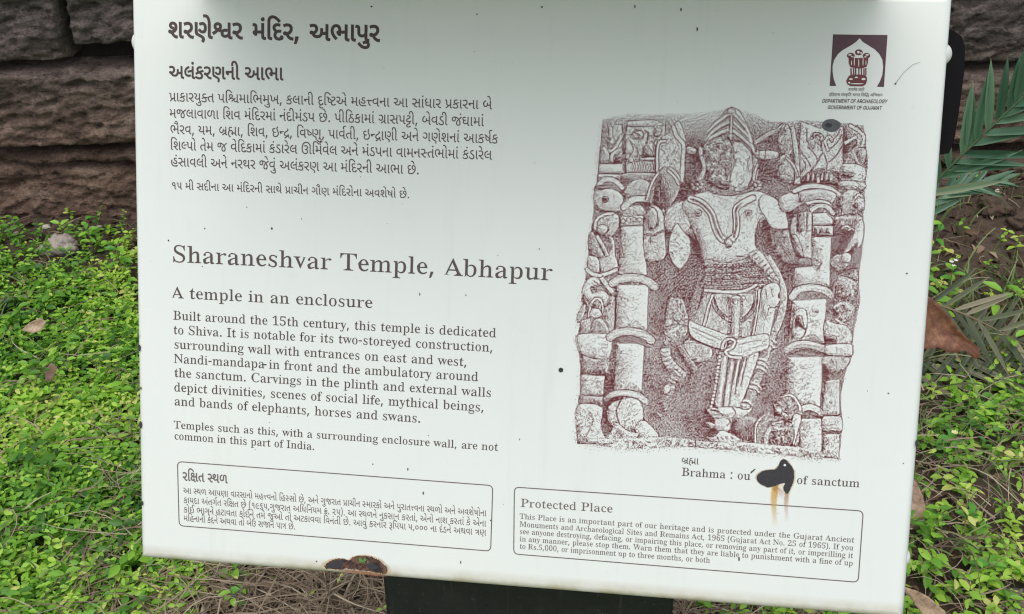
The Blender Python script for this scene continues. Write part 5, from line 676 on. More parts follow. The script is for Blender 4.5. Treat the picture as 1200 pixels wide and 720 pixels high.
[[1,622,727,0,1,-71,-725,0],[91,242,0,35,54,56,43,18,58,25,164,23,137,0,217,0,1,-71,-177,0,-122,0,-122,-12,-37,-17,-48,-19,1,-43,0,-49,148,-91,143,-57,-107,-52,-92,40,-158,80,-94,86]],
[[1191,622,1,-71,-207,0,1,-551,-161,0,1,179,-56,-18,-156,-29,-101,0,-180,0,-222,121,-27,100,124,13,120,47,1,44,0,28,-46,48,-27,18,-245,0,1,71],[259,301,40,-49,122,-49,99,0,100,0,148,42,55,29,1,277,-397,0,58,-52,1,-54,0,-108]],
[[1019,551,1,-551,-161,0,1,250,-441,0,1,-37,0,-33,-58,-29,-37,0,-38,0,-84,25,-72,39,-46,44,1,19,0,18,54,25,69,0,53,0,1,230,-251,0,1,71,1225,0,1,-71],[857,551,-441,0,1,-230,443,0]],
[[-337,615,-42,79,-82,91,-100,38,-67,0,-44,0,-68,-9,-27,-5,-47,73,78,14,105,0,108,0,158,-51,126,-123,57,-107]],
[[1143,551,-207,0,1,-551,-159,0,1,165,-52,-18,-150,-29,-105,0,-108,0,-168,42,-98,75,1,51,0,86,230,92,189,0,26,0,78,-3,74,-4,21,-3,-9,-73,-38,4,-96,6,-45,0,-124,0,-140,-54,1,-50,0,-51,126,-48,91,0,104,0,150,45,51,27,1,291,-773,0,1,71,1143,0]],
[[1307,551,1,-551,-161,0,1,370,-273,0,-82,0,-31,3,72,-30,88,-80,1,-45,0,-46,-82,-62,-134,-30,-79,0,-106,0,-192,61,-176,141,-83,119,143,25,92,-134,200,-139,117,0,64,0,82,34,1,40,0,44,-122,78,-89,28,59,64,541,0,1,110,-1143,0,1,71,1515,0,1,-71]],
[[963,551,1,-551,-161,0,1,328,-217,0,-122,0,-122,-12,-37,-17,-48,-19,1,-43,0,-49,148,-91,143,-57,-107,-52,-92,40,-158,80,-94,86,1,48,0,35,54,56,43,18,58,25,164,23,137,0,257,0,1,152,-799,0,1,71,1169,0,1,-71]],
[[543,222,-58,0,-116,-14,-45,-11,-94,28,-128,76,1,51,0,28,40,40,35,13,46,17,124,15,99,0,187,0,1,86,-627,0,1,71,1011,0,1,-71,-219,0,1,-157,-367,0,-62,0,-52,-6,-17,-7,-30,-12,1,-22,0,-24,56,-33,33,-13,92,17,111,0,148,0,196,-75,1,-65,0,-65,-166,-75,-149,-10,58,-12,126,-22,69,-10,-65,-70,-114,26,-208,57,-89,28,-118,3,-138,29,1,32,0,22,54,29,53,0,40,0,86,-21,61,-25,28,-2,23,0,140,0,154,41,1,44,0,33,-98,36]],
[[179,551,-177,0,1,71,161,0,-24,22,-30,50,1,30,0,78,232,94,195,0,282,0,436,-153,159,-128,-167,0,-306,209,-367,0,-140,0,-158,-59,1,-51,0,-30,38,-45,25,-17,217,0,1,-71,-205,0,1,-551,-161,0]],
[[643,69,72,11,92,36,1,32,0,38,-116,43,-129,0,-138,0,-146,-57,1,-48,0,-31,46,-58,142,-71,141,-53,-107,-53,-182,71,-198,124,1,77,0,38,62,59,53,21,-38,18,-54,52,1,34,0,28,40,40,35,13,46,17,118,15,83,0,265,0,1,86,-721,0,1,71,1093,0,1,-71,-207,0,1,-157,-423,0,-62,0,-52,-6,-17,-7,-30,-12,1,-22,0,-20,40,-31,29,-12,94,16,109,0,138,0,174,-42,82,-67,1,-38,0,-58,-136,-76,-129,-17]],
[[341,551,1,-551,-161,0,1,551,-177,0,1,71,547,0,1,-71]],
[[-369,772,0,24,66,34,45,0,46,0,64,-34,1,-24,0,-24,-64,-34,-45,0,-44,0,-66,34]],
[[739,322,62,0,100,5,57,5,17,-72,-50,-5,-104,-4,-57,0,-84,0,-186,15,-65,11,-40,-13,-49,-11,82,-52,222,-110,123,-49,-107,-54,-112,49,-198,100,-152,88,-43,31,-44,31,-22,36,1,17,0,19,60,34,69,0,50,0,74,-23,31,-20,42,19,30,59,1,30,0,30,-18,48,-13,15,-401,0,1,71,807,0,1,-71,-243,0,14,-17,20,-46,1,-30,0,-42,-38,-62,-33,-21,104,-11]],
[[1555,551,-649,0,1,-202,96,50,139,0,130,0,164,-83,1,-77,0,-46,-60,-104,-69,-50,-143,41,50,32,64,84,1,41,0,47,-78,46,-69,0,-108,0,-111,-72,1,-258,-161,0,1,174,-48,-20,-142,-36,-99,0,-94,0,-166,38,-100,77,1,57,0,80,220,94,177,0,46,0,114,-7,31,-3,-11,-73,-32,4,-98,6,-37,0,-116,0,-128,-52,1,-47,0,-53,122,-51,81,0,88,0,138,42,61,30,1,291,-741,0,1,71,1555,0]],
[[55,-233,-50,-13,-134,-22,-81,0,-150,0,-170,79,1,63,0,56,178,83,177,5,15,-66,-116,-7,-104,-44,1,-33,0,-34,100,-31,63,0,64,0,94,15,69,18]],
[[349,632,74,0,116,-21,45,-25,36,-19,46,-68,1,-62,1,-116,403,0,1,230,-261,0,1,71,631,0,1,-71,-205,0,1,-551,-161,0,1,250,-401,0,1,-37,0,-33,-58,-29,-39,0,-38,0,-84,25,-72,39,-44,44,1,19,0,18,54,25,67,0,59,0,1,105,0,47,-20,50,-21,15,-40,30,-85,0,-54,0,-56,-26,1,-21,0,-28,94,-30,115,-3,-15,-71,-150,6,-178,61,1,64,0,59,152,53]],
[[791,42,-107,-54,-118,49,-208,100,-160,88,-45,31,-44,31,-26,36,1,17,0,19,60,34,69,0,50,0,74,-23,31,-21,78,20,72,60,1,39,0,23,-20,45,-13,15,-477,0,1,71,849,0,1,-71,-207,0,32,-35,1,-58,0,-55,-88,-76,-152,-53,-97,-20,90,-52,238,-111]],
[[1515,-138,-137,-28,-113,158,-62,-41,-168,-71,-212,-44,-129,0,-180,0,-192,76,1,58,0,17,22,35,23,16,-124,16,-158,70,1,61,0,57,154,75,121,0,100,0,134,-53,1,-43,0,-19,-34,-46,-39,-18,-117,38,40,17,1,22,0,14,-36,25,-49,0,-50,0,-76,-42,1,-31,0,-32,76,-36,118,-18,65,-2,62,13,81,0,20,0,44,-1,15,-1,-11,-68,-10,1,-24,0,-9,0,-80,0,-90,-33,1,-29,0,-35,114,-35,87,0,162,0,256,93,105,74,-20,-1,-36,-2,-11,0,-84,0,-174,21,-146,47,-90,78,1,57,0,44,60,63,51,22,66,29,192,26,121,0,9,0,1,95,-1131,0,1,71,1613,0,1,-71,-317,0,1,-166,-95,0,-118,0,-142,-14,-47,-16,-44,-15,-50,-46,1,-32,0,-53,160,-69,169,0,6,0,20,0,15,1,-4,9,-4,19,1,7,0,35,82,29,53,0,84,0,90,-49,1,-29,0,-32,-66,-37,-53,-10]],
[[941,218,0,-70,-182,-68,-133,0,-172,0,-268,128,-125,148,143,26,86,-106,200,-123,125,0,76,0,96,35,1,39,0,37,-82,58,-63,25,-54,-5,-61,-1,-9,70,136,2,114,44,1,37,0,36,-94,32,-61,0,-74,0,-120,-20,-67,-17,-49,69,52,14,154,24,99,0,156,0,166,-78,1,-59,0,-78,-133,-42,22,-10,19,-10,76,-5,73,0,64,0,100,6,53,7,1,188,-145,0,1,71,517,0,1,-71,-207,0,1,-551,-161,0,1,290,-48,-6,-92,-5,-51,0,-34,0,-51,3,30,-30]],
[[1,622,1139,0,1,-71,-205,0,1,-551,-161,0,1,298,-361,0,1,-54,0,-28,-56,-28,-45,0,-48,0,-108,42,-76,60,1,28,0,23,54,28,69,0,575,0,1,182,-769,0]],
[[631,0,-351,0,35,82,339,0,178,0,262,68,166,127,35,88,36,88,-64,125,-200,68,-167,0,-365,0,35,82,379,0,212,0,268,-87,96,-163,-45,-113,-46,-114,-226,-163,-346,-88],[653,728,-289,-728,-185,0,291,728]],
[[177,0,291,728,889,0,-33,-82,-699,0,-95,-238,655,0,-31,-82,-653,0,-97,-244,711,0,-31,-82]],
[[177,0,291,728,499,0,170,0,196,-62,64,-105,-25,-65,-26,-65,-148,-105,-244,-63,-169,0,-351,0,33,82,345,0,116,0,156,39,90,69,19,43,16,43,-36,68,-126,39,-115,0,-301,0,-257,-646]],
[[51,0,821,728,215,0,247,-728,-195,0,-135,432,-12,40,-28,119,-15,93,35,0,-90,-94,-126,-121,-39,-37,-471,-432],[399,203,33,81,749,0,-33,-81]],
[[177,0,291,728,499,0,170,0,198,-59,66,-101,-25,-65,-26,-65,-148,-100,-240,-56,-169,0,-395,0,35,83,387,0,116,0,152,33,90,62,17,43,18,43,-38,64,-128,36,-115,0,-301,0,-257,-646],[1013,0,-219,328,209,0,227,-328]],
[[355,646,33,82,1101,0,-31,-82,-455,0,-257,-646,-185,0,259,646]],
[[177,0,291,728,265,0,177,-459,6,-17,12,-48,14,-57,10,-56,5,-24,-41,0,24,23,54,55,60,57,52,50,21,17,539,459,265,0,-291,-728,-181,0,167,416,10,22,24,58,28,63,28,66,15,30,17,0,-34,-33,-74,-70,-70,-65,-60,-54,-21,-17,-489,-416,-161,0,-163,416,-6,17,-16,52,-20,64,-18,71,-9,35,19,0,-10,-27,-22,-64,-24,-64,-22,-61,-9,-23,-165,-416]],
[[177,0,291,728,221,0,407,-466,16,-18,44,-56,48,-72,21,-40,-25,0,8,42,24,76,24,65,9,22,179,447,187,0,-289,-728,-221,0,-361,414,-24,29,-48,61,-62,83,-43,62,35,0,-16,-54,-30,-92,-22,-68,-7,-20,-165,-415]],
[[763,-10,-186,0,-256,91,-102,167,47,115,46,116,236,167,328,91,187,0,188,0,254,-91,100,-167,-45,-116,-46,-115,-234,-167,-328,-91],[797,76,130,0,236,66,176,129,37,92,38,94,-72,128,-184,66,-129,0,-130,0,-238,-66,-176,-128,-35,-94,-38,-92,72,-128,186,-67]],
[[177,0,291,728,881,0,-31,-82,-693,0,-99,-250,629,0,-31,-82,-627,0,-125,-314]],
[[761,-10,-186,0,-256,91,-100,167,47,115,46,116,234,167,330,91,187,0,110,0,184,-32,130,-62,70,-88,-3,-56,-183,0,-2,37,-52,57,-92,39,-124,19,-69,0,-132,0,-238,-66,-174,-128,-35,-94,-38,-92,72,-129,186,-66,131,0,70,0,140,20,124,39,98,57,31,37,187,0,-42,-56,-140,-88,-180,-62,-210,-33]],
[[177,0,291,728,187,0,-125,-315,765,0,127,315,187,0,-291,-728,-185,0,135,331,-763,0,-131,-331]],
[[177,0,291,728,187,0,-257,-646,675,0,-31,-82]],
[[767,-10,-194,0,-256,91,-98,168,47,114,46,116,232,167,326,91,187,0,114,0,188,-34,132,-63,70,-88,-1,-52,-191,0,-8,35,-52,55,-86,40,-120,21,-77,0,-128,0,-234,-66,-176,-128,-35,-94,-38,-92,72,-128,188,-67,133,0,124,0,208,52,144,97,27,65,55,-5,-433,0,33,81,561,0,-31,-80,-36,-90,-208,-133,-298,-73]],
[[587,0,121,298,-363,430,215,0,195,-235,34,-40,46,-72,19,-54,-73,0,62,55,106,73,61,38,383,235,215,0,-707,-430,-117,-298]],
[[587,0,-243,728,197,0,135,-432,12,-37,30,-124,17,-91,-35,0,90,93,126,122,41,37,473,432,199,0,-819,-728]],
[[741,-12,-172,0,-230,68,-94,117,31,75,193,480,187,0,-187,-473,-22,-52,60,-82,154,-47,119,0,120,0,190,47,124,82,21,52,191,473,187,0,-191,-480,-30,-75,-188,-117,-282,-68]],
[[529,-10,-192,0,-196,114,41,104,17,39,187,0,-15,-39,-26,-66,108,-70,113,0,112,0,164,70,29,66,209,520,185,0,-205,-520,-42,-104,-288,-114]]]
THINNED = [64, 65, 66, 67, 68, 69, 70, 71, 72, 73, 74, 75, 77, 78, 79, 80, 81, 82, 83, 84, 85, 86, 87, 88, 90, 91, 92, 94, 95, 96, 97, 115, 116, 117, 118, 119, 120, 121, 123, 125, 126]
RUNS = [[8858,0,0,0,0,1,677,0,0,2,445,0,0,3,821,0,0,4,0,0,0,1,863,0,0,5,744,0,1,6,594,0,1,7,0,0,1,8,265,0,1,1,467,0,1,9,445,0,1,10,567,0,2,11,883,0,2,12,809,0,2,13,265,0,2,14,568,0,2,1,0,0,2],
[6643,10,0,0,0,15,883,0,0,6,651,0,0,16,0,0,0,1,511,0,0,2,445,0,0,17,821,0,0,18,546,0,0,19,564,0,1,11,1148,0,1,12,809,0,1],
[25839,20,0,0,0,12,568,0,0,16,265,0,0,12,511,0,0,1,265,0,0,21,445,0,0,14,594,0,0,22,0,0,0,23,511,0,0,13,871,0,1,7,568,0,1,24,265,0,1,5,893,0,1,12,594,0,1,7,265,0,1,11,265,0,1,5,809,0,1,14,594,0,1,25,0,0,1,9,746,0,1,16,567,0,2,15,511,0,2,12,651,0,2,17,265,0,2,18,546,0,2,26,564,0,3,7,467,0,3,27,265,0,3,28,743,0,3,5,1182,0,4,29,594,0,4,30,633,0,4,31,464,0,4,17,577,0,4,12,546,0,4,19,564,0,5,32,1447,0,6,12,711,0,6,6,265,0,6,33,0,0,6,12,606,0,6,1,265,0,6,20,744,0,7,16,568,0,7,12,511,0,7,1,265,0,7,17,445,0,7,12,546,0,7,34,564,0,8,3,734,0,8],
[25717,5,0,0,0,35,594,0,0,15,822,0,0,12,651,0,0,31,265,0,0,12,577,0,0,36,265,0,0,12,750,0,0,7,564,0,1,0,265,0,1,31,677,0,1,5,876,0,2,6,594,0,2,7,0,0,2,8,265,0,2,1,467,0,2,5,445,0,2,12,594,0,2,6,265,0,2,17,299,0,3,6,546,0,3,8,0,0,3,18,467,0,3,5,265,0,3,6,594,0,3,37,0,0,3,13,481,0,3,38,867,0,4,3,700,0,4,39,38,0,4,13,567,0,5,18,568,0,5,7,265,0,5,40,265,0,5,16,517,0,5,12,511,0,5,5,265,0,5,12,594,0,5,6,265,0,5,41,299,0,6,12,654,0,6,32,265,0,6,13,711,0,6,42,568,0,6,18,456,0,6,9,265,0,6,34,567,0,7,3,734,0,7,31,0,0,7,37,577,0,7,18,481,0,7,35,564,0,8,6,842,0,8,43,-20,0,8,12,620,0,8,5,265,0,8,12,594,0,8,6,265,0,8],
[26990,11,0,0,0,44,809,0,0,1,0,0,0,31,445,0,0,9,577,0,0,21,567,0,1,5,594,0,1,9,594,0,1,45,567,0,2,46,734,0,2,12,805,0,2,9,265,0,2,7,567,0,3,0,265,0,3,31,677,0,3,9,577,0,3,47,567,0,4,48,634,0,4,49,352,0,4,9,490,0,4,7,567,0,5,31,265,0,5,50,577,0,5,51,429,0,5,9,821,0,5,13,567,0,6,12,568,0,6,31,265,0,6,52,577,0,6,23,0,0,6,18,572,0,6,9,265,0,6,47,567,0,7,48,634,0,7,49,352,0,7,12,490,0,7,2,265,0,7,18,821,0,7,10,564,0,8,17,883,0,8,3,546,0,8,53,299,0,9,2,654,0,9,3,821,0,9,0,0,0,9,17,677,0,9,12,546,0,9,6,265,0,9,19,299,0,10,16,1148,0,10,54,511,0,10,52,578,0,10,16,0,0,10],
[26441,7,0,0,0,0,265,0,0,55,677,0,0,13,463,0,0,56,568,0,0,23,564,0,1,3,572,0,1,5,0,0,1,35,893,0,2,31,1121,0,3,3,577,0,3,7,0,0,3,8,265,0,3,16,467,0,3,12,511,0,3,5,265,0,3,12,594,0,3,6,265,0,3,16,299,0,4,6,489,0,4,37,22,0,4,12,481,0,4,1,265,0,4,3,410,0,4,15,35,0,4,57,950,0,5,7,888,0,5,5,265,0,5,52,594,0,5,31,0,0,5,3,577,0,5,15,0,0,5,10,950,0,6,17,883,0,6,3,546,0,6,5,299,0,7,6,594,0,7,37,0,0,7,13,481,0,7,17,568,0,7,12,546,0,7,31,564,0,8,12,577,0,8,5,265,0,8,17,594,0,8,58,546,0,8,23,529,0,8,6,572,0,8,11,0,0,8,56,809,0,8,5,265,0,8,12,594,0,8,6,265,0,8,16,299,0,9,6,489,0,9,37,22,0,9,12,481,0,9,1,265,0,9,3,410,0,9,15,35,0,9],
[20652,29,0,0,0,6,607,0,0,32,26,0,0,12,711,0,0,31,265,0,0,15,577,0,0,18,651,0,0,10,564,0,1,17,883,0,1,3,546,0,1,17,299,0,2,1,546,0,2,59,445,0,2,1,625,0,2,35,744,0,3,3,842,0,3,31,-20,0,3,14,577,0,3,6,0,0,3,10,299,0,4,15,883,0,4,6,651,0,4,16,0,0,4,1,511,0,4,2,445,0,4,19,1120,0,5,5,1447,0,6,6,594,0,6,7,0,0,6,8,265,0,6,1,467,0,6,17,445,0,6,18,546,0,6,19,564,0,7,11,1148,0,7,12,809,0,7,38,564,0,8,3,700,0,8,39,38,0,8],
[23413,60,0,0,0,61,551,0,0,5,850,0,1,18,594,0,1,32,564,0,2,8,711,0,2,18,467,0,2,17,265,0,2,12,546,0,2,19,564,0,3,5,1447,0,4,6,594,0,4,7,0,0,4,8,265,0,4,1,467,0,4,17,445,0,4,18,546,0,4,32,564,0,5,12,711,0,5,59,265,0,5,3,625,0,5,20,299,0,6,12,568,0,6,62,265,0,6,18,660,0,6,17,265,0,6,53,845,0,7,63,654,0,7,2,265,0,7,5,1120,0,8,6,594,0,8,7,0,0,8,8,265,0,8,1,467,0,8,56,445,0,8,17,265,0,8,12,546,0,8,10,564,0,9,31,883,0,9,0,577,0,9,3,677,0,9,54,0,0,9,56,578,0,9,38,564,0,10,3,700,0,10,39,38,0,10],
[13631,64,0,0,0,65,571,0,0,66,557,0,0,67,502,0,0,66,418,0,0,68,502,0,0,69,557,0,0,70,438,0,0,65,419,0,0,71,557,0,0,66,446,0,0,67,502,0,0,72,718,0,1,69,620,0,1,73,438,0,1,74,815,0,1,75,543,0,1,69,287,0,1,76,438,0,1,77,568,0,2,78,640,0,2,65,527,0,2,66,557,0,2,74,502,0,2,79,543,0,2,67,548,0,2],
[10615,77,0,0,0,80,940,0,1,69,330,0,1,73,438,0,1,74,815,0,1,75,543,0,1,69,287,0,1,81,738,0,2,68,285,0,2,66,857,0,3,68,502,0,3,69,857,0,4,68,438,0,4,82,557,0,4,75,427,0,4,83,287,0,4,70,491,0,4,79,419,0,4,67,548,0,4,69,418,0,4],
[23478,84,0,0,0,79,649,0,0,81,548,0,0,75,285,0,0,80,287,0,0,66,630,0,1,67,502,0,1,83,418,0,1,79,491,0,1,68,548,0,1,85,557,0,1,80,841,0,2,65,330,0,2,69,557,0,2,86,738,0,3,87,549,0,3,80,549,0,3,65,330,0,3,82,857,0,4,69,427,0,4,68,438,0,4,80,557,0,4,79,330,0,4,67,548,0,4,88,418,0,4,76,437,0,4,80,568,0,5,65,330,0,5,81,557,0,5,70,285,0,5,80,719,0,6,69,330,0,6,73,438,0,6,74,815,0,6,75,543,0,6,69,287,0,6,81,738,0,7,70,285,0,7,85,719,0,8,69,541,0,8,85,438,0,8,81,541,0,8,82,285,0,8,66,427,0,8,80,502,0,8,69,330,0,8,85,438,0,8],
[23485,80,0,0,0,83,330,0,0,64,791,0,1,65,571,0,1,81,557,0,1,71,285,0,1,66,446,0,1,89,502,0,1,90,568,0,2,80,378,0,2,81,630,0,3,70,285,0,3,68,719,0,4,83,557,0,4,80,491,0,4,66,330,0,4,78,502,0,4,75,527,0,4,69,287,0,4,91,738,0,5,83,308,0,5,67,491,0,5,81,718,0,6,80,285,0,6,70,330,0,6,80,719,0,7,92,330,0,7,83,637,0,7,93,491,0,7,70,322,0,7,80,419,0,7,83,330,0,7,67,491,0,7,69,418,0,7,88,438,0,7,69,437,0,7,85,438,0,7,82,841,0,8,83,427,0,8,68,491,0,8,70,557,0,8,80,419,0,8,67,330,0,8,79,418,0,8,82,548,0,8,80,427,0,8,81,330,0,8,83,285,0,8,68,491,0,8,76,557,0,8],
[21396,70,0,0,0,79,419,0,0,67,548,0,0,67,418,0,0,83,418,0,0,79,491,0,0,68,548,0,0,85,557,0,0,81,541,0,0,68,285,0,0,94,557,0,0,92,777,0,1,66,637,0,1,75,502,0,1,75,287,0,1,92,587,0,2,81,637,0,2,80,285,0,2,65,330,0,2,69,857,0,3,68,438,0,3,80,557,0,3,67,330,0,3,66,418,0,3,68,502,0,3,82,557,0,3,69,427,0,3,70,438,0,3,83,719,0,4,68,491,0,4,69,857,0,5,66,438,0,5,70,502,0,5,80,419,0,5,66,630,0,6,68,502,0,6,85,557,0,6,92,841,0,7,69,637,0,7,70,438,0,7,80,419,0,7,76,330,0,7],
[22479,95,0,0,0,66,725,0,0,68,502,0,0,85,557,0,0,81,541,0,0,93,285,0,0,73,322,0,0,66,815,0,0,68,502,0,0,85,557,0,0,66,541,0,0,74,502,0,0,66,543,0,0,81,802,0,1,68,285,0,1,91,857,0,2,67,308,0,2,83,418,0,2,68,491,0,2,80,557,0,2,66,630,0,3,68,502,0,3,85,557,0,3,80,841,0,4,65,330,0,4,69,557,0,4,66,738,0,5,73,502,0,5,78,815,0,5,79,527,0,5,75,548,0,5,66,287,0,5,80,502,0,5,83,330,0,5,67,491,0,5,88,418,0,5,66,737,0,6,67,502,0,6,83,418,0,6,79,491,0,6,68,548,0,6,85,557,0,6],
[23275,80,0,0,0,65,330,0,0,69,557,0,0,70,738,0,1,66,419,0,1,68,502,0,1,82,557,0,1,80,427,0,1,79,330,0,1,73,548,0,1,89,815,0,1,96,568,0,2,66,687,0,2,67,502,0,2,71,418,0,2,81,446,0,2,68,285,0,2,94,557,0,2,70,477,0,2,81,719,0,3,68,285,0,3,80,857,0,4,65,330,0,4,69,557,0,4,74,738,0,5,75,543,0,5,81,287,0,5,68,285,0,5,80,557,0,5,65,330,0,5,66,857,0,6,68,502,0,6,85,557,0,6,69,841,0,7,97,438,0,7,80,465,0,7,69,330,0,7,67,438,0,7,68,418,0,7,66,557,0,7,75,502,0,7,92,587,0,8,66,637,0,8,75,502,0,8,75,287,0,8,70,287,0,8],
[22908,85,0,0,0,69,541,0,0,74,438,0,0,81,543,0,0,82,285,0,0,80,427,0,0,85,630,0,1,81,541,0,1,71,285,0,1,81,446,0,1,68,285,0,1,81,557,0,1,80,285,0,1,81,330,0,1,69,285,0,1,70,438,0,1,76,419,0,1,70,568,0,2,82,419,0,2,69,427,0,2,68,438,0,2,69,557,0,2,70,438,0,2,83,719,0,3,91,491,0,3,70,608,0,4,83,419,0,4,82,491,0,4,81,427,0,4,66,285,0,4,75,502,0,4,75,587,0,5,81,287,0,5,91,285,0,5,69,308,0,5,76,438,0,5,73,568,0,6,88,815,0,6,80,437,0,6,65,330,0,6,81,557,0,6,82,285,0,6,66,427,0,6,75,502,0,6,78,587,0,7,69,527,0,7,81,438,0,7,68,285,0,7,94,557,0,7,70,477,0,7,76,419,0,7],
[18228,66,0,0,0,68,502,0,0,85,557,0,0,78,841,0,1,66,527,0,1,68,502,0,1,85,557,0,1,70,541,0,1,83,719,0,2,91,491,0,2,69,608,0,3,75,438,0,3,69,287,0,3,74,438,0,3,65,543,0,3,66,557,0,3,68,502,0,3,80,557,0,3,70,330,0,3,76,419,0,3,65,568,0,4,83,557,0,4,67,491,0,4,70,418,0,4,69,419,0,4,70,438,0,4,66,719,0,5,68,502,0,5,85,557,0,5,70,841,0,6,92,419,0,6,66,637,0,6,68,502,0,6,70,557,0,6,89,419,0,6],
[27601,72,0,0,0,69,620,0,0,73,438,0,0,74,815,0,0,75,543,0,0,69,287,0,0,70,438,0,0,70,719,0,1,79,419,0,1,82,548,0,1,65,427,0,1,66,857,0,2,70,502,0,2,80,719,0,3,65,330,0,3,81,557,0,3,70,285,0,3,76,419,0,3,92,568,0,4,81,637,0,4,80,285,0,4,65,330,0,4,66,857,0,5,70,802,0,6,79,419,0,6,67,548,0,6,67,418,0,6,83,418,0,6,79,491,0,6,68,548,0,6,85,557,0,6,81,541,0,6,68,285,0,6,94,557,0,6,69,777,0,7,68,438,0,7,82,557,0,7,75,427,0,7,83,287,0,7,70,491,0,7,79,419,0,7,67,548,0,7,69,418,0,7,92,738,0,8,66,637,0,8,75,502,0,8,75,287,0,8,76,287,0,8,66,568,0,9,67,502,0,9,69,418,0,9,68,738,0,10,83,557,0,10,80,491,0,10],
[12652,82,0,0,0,83,427,0,0,73,491,0,0,73,815,0,0,83,815,0,0,68,491,0,0,81,857,0,1,68,285,0,1,80,857,0,2,65,330,0,2,81,557,0,2,70,285,0,2,74,719,0,3,66,543,0,3,67,502,0,3,80,418,0,3,83,630,0,4,91,491,0,4,90,608,0,5,68,378,0,5,85,557,0,5,81,541,0,5,66,285,0,5,89,502,0,5],
[1804,45,0,0,0,46,734,0,0,12,805,0,0],
[5350,84,0,0,0,67,649,0,0,66,418,0,0,65,502,0,0,73,557,0,0,66,815,0,0,98,802,0,1,83,568,0,2,79,491,0,2],
[4697,83,0,0,0,91,491,0,0,70,608,0,1,66,419,0,1,68,502,0,1,82,557,0,1,80,427,0,1,79,330,0,1,73,548,0,1],
[4111,1,0,0,0,7,445,0,0,99,265,0,0,23,717,0,0,100,871,0,1,36,1063,0,1],
[41339,19,0,0,0,100,1447,0,1,36,1063,0,1,19,1049,0,2,13,1148,0,2,2,568,0,2,12,821,0,2,31,564,0,3,12,577,0,3,1,265,0,3,32,445,0,3,12,711,0,3,17,265,0,3,56,546,0,3,5,564,0,4,29,594,0,4,30,633,0,4,31,464,0,4,17,577,0,4,56,546,0,4,7,564,0,5,29,265,0,5,58,633,0,5,32,529,0,5,56,711,0,5,38,564,0,6,3,700,0,6,9,38,0,6,10,567,0,7,17,883,0,7,3,546,0,7,53,299,0,8,14,654,0,8,35,0,0,8,1,822,0,8,12,445,0,8,23,265,0,8,20,871,0,9,12,568,0,9,62,265,0,9,18,660,0,9,17,265,0,9,58,845,0,10,5,529,0,10,12,594,0,10,1,265,0,10,16,445,0,10,56,511,0,10,10,564,0,11,17,883,0,11,3,546,0,11,13,299,0,12,14,568,0,12,1,0,0,12,12,445,0,12,23,265,0,12,30,572,0,12,31,464,0,12,17,577,0,12,12,546,0,12,100,564,0,13,36,1063,0,13,56,750,0,13,10,564,0,14,17,883,0,14,3,546,0,14,10,299,0,15,31,883,0,15,0,577,0,15,3,677,0,15,54,0,0,15,56,578,0,15,17,265,0,15,12,546,0,15],
[39477,16,0,0,0,12,511,0,0,21,265,0,0,8,594,0,0,12,467,0,0,10,564,0,1,6,883,0,1,23,0,0,1,53,572,0,1,52,654,0,1,23,0,0,1,1,871,0,2,7,445,0,2,99,265,0,2,23,717,0,2,38,871,0,3,3,700,0,3,101,337,0,4,60,354,0,4,102,551,0,4,103,551,0,4,61,551,0,4,9,551,0,4,53,268,0,4,14,654,0,4,35,0,0,4,1,822,0,4,12,445,0,4,23,265,0,4,10,871,0,5,7,883,0,5,33,265,0,5,7,606,0,5,17,265,0,5,21,546,0,5,5,594,0,5,104,893,0,6,39,517,0,6,105,567,0,7,61,551,0,7,106,551,0,7,39,354,0,7,19,567,0,8,100,1447,0,9,36,1063,0,9,17,750,0,9,3,546,0,9,17,299,0,10,14,546,0,10,16,0,0,10,32,511,0,10,12,711,0,10,17,265,0,10,16,845,0,11,1,511,0,11,23,445,0,11,12,572,0,11,6,265,0,11,9,0,0,11,28,567,0,12,17,883,0,12,56,546,0,12,17,564,0,13,12,546,0,13,0,265,0,13,16,976,0,14,1,511,0,14,23,445,0,14,12,572,0,14,6,265,0,14,16,299,0,15,3,489,0,15,28,321,0,16,17,883,0,16,12,546,0,16],
[38826,16,0,0,0,56,511,0,0,107,265,0,0,11,933,0,1,12,809,0,1,53,265,0,1,17,654,0,1,3,546,0,1,29,299,0,2,108,633,0,2,12,451,0,2,31,265,0,2,23,577,0,2,12,572,0,2,16,564,0,3,56,511,0,3,107,265,0,3,17,634,0,3,3,546,0,3,23,299,0,4,5,572,0,4,3,594,0,4,35,299,0,5,14,730,0,5,109,92,0,5,23,1447,0,6,56,572,0,6,10,564,0,7,108,883,0,7,16,451,0,7,12,511,0,7,31,265,0,7,31,577,0,7,12,577,0,7,7,564,0,8,31,265,0,8,17,577,0,8,6,546,0,8,23,0,0,8,18,572,0,8,38,564,0,9,3,700,0,9,39,38,0,9,19,567,0,10,31,1148,0,10,14,577,0,10,6,0,0,10,16,299,0,11,1,511,0,11,17,445,0,11,12,546,0,11,1,265,0,11,110,744,0,12,7,448,0,12,13,265,0,12,21,568,0,12,12,594,0,12,61,564,0,13,9,551,0,13,111,268,0,13,111,551,0,13,111,551,0,13,17,850,0,14,12,546,0,14,8,564,0,15,6,448,0,15,37,19,0,15,17,481,0,15,3,546,0,15,10,299,0,16,59,883,0,16,31,625,0,16,12,577,0,16,112,564,0,17,2,582,0,17],
[15972,5,0,0,0,7,594,0,0,29,265,0,0,17,633,0,0,12,546,0,0,17,265,0,0,18,546,0,0,16,564,0,1,3,489,0,1,8,22,0,1,17,467,0,1,3,546,0,1,10,299,0,2,59,883,0,2,31,625,0,2,12,577,0,2,23,564,0,3,56,572,0,3,34,564,0,4,3,734,0,4,113,0,0,4,32,924,0,5,114,711,0,5,17,1017,0,5,3,546,0,5,13,299,0,6,12,568,0,6,112,265,0,6,38,881,0,7,3,700,0,7,39,38,0,7],
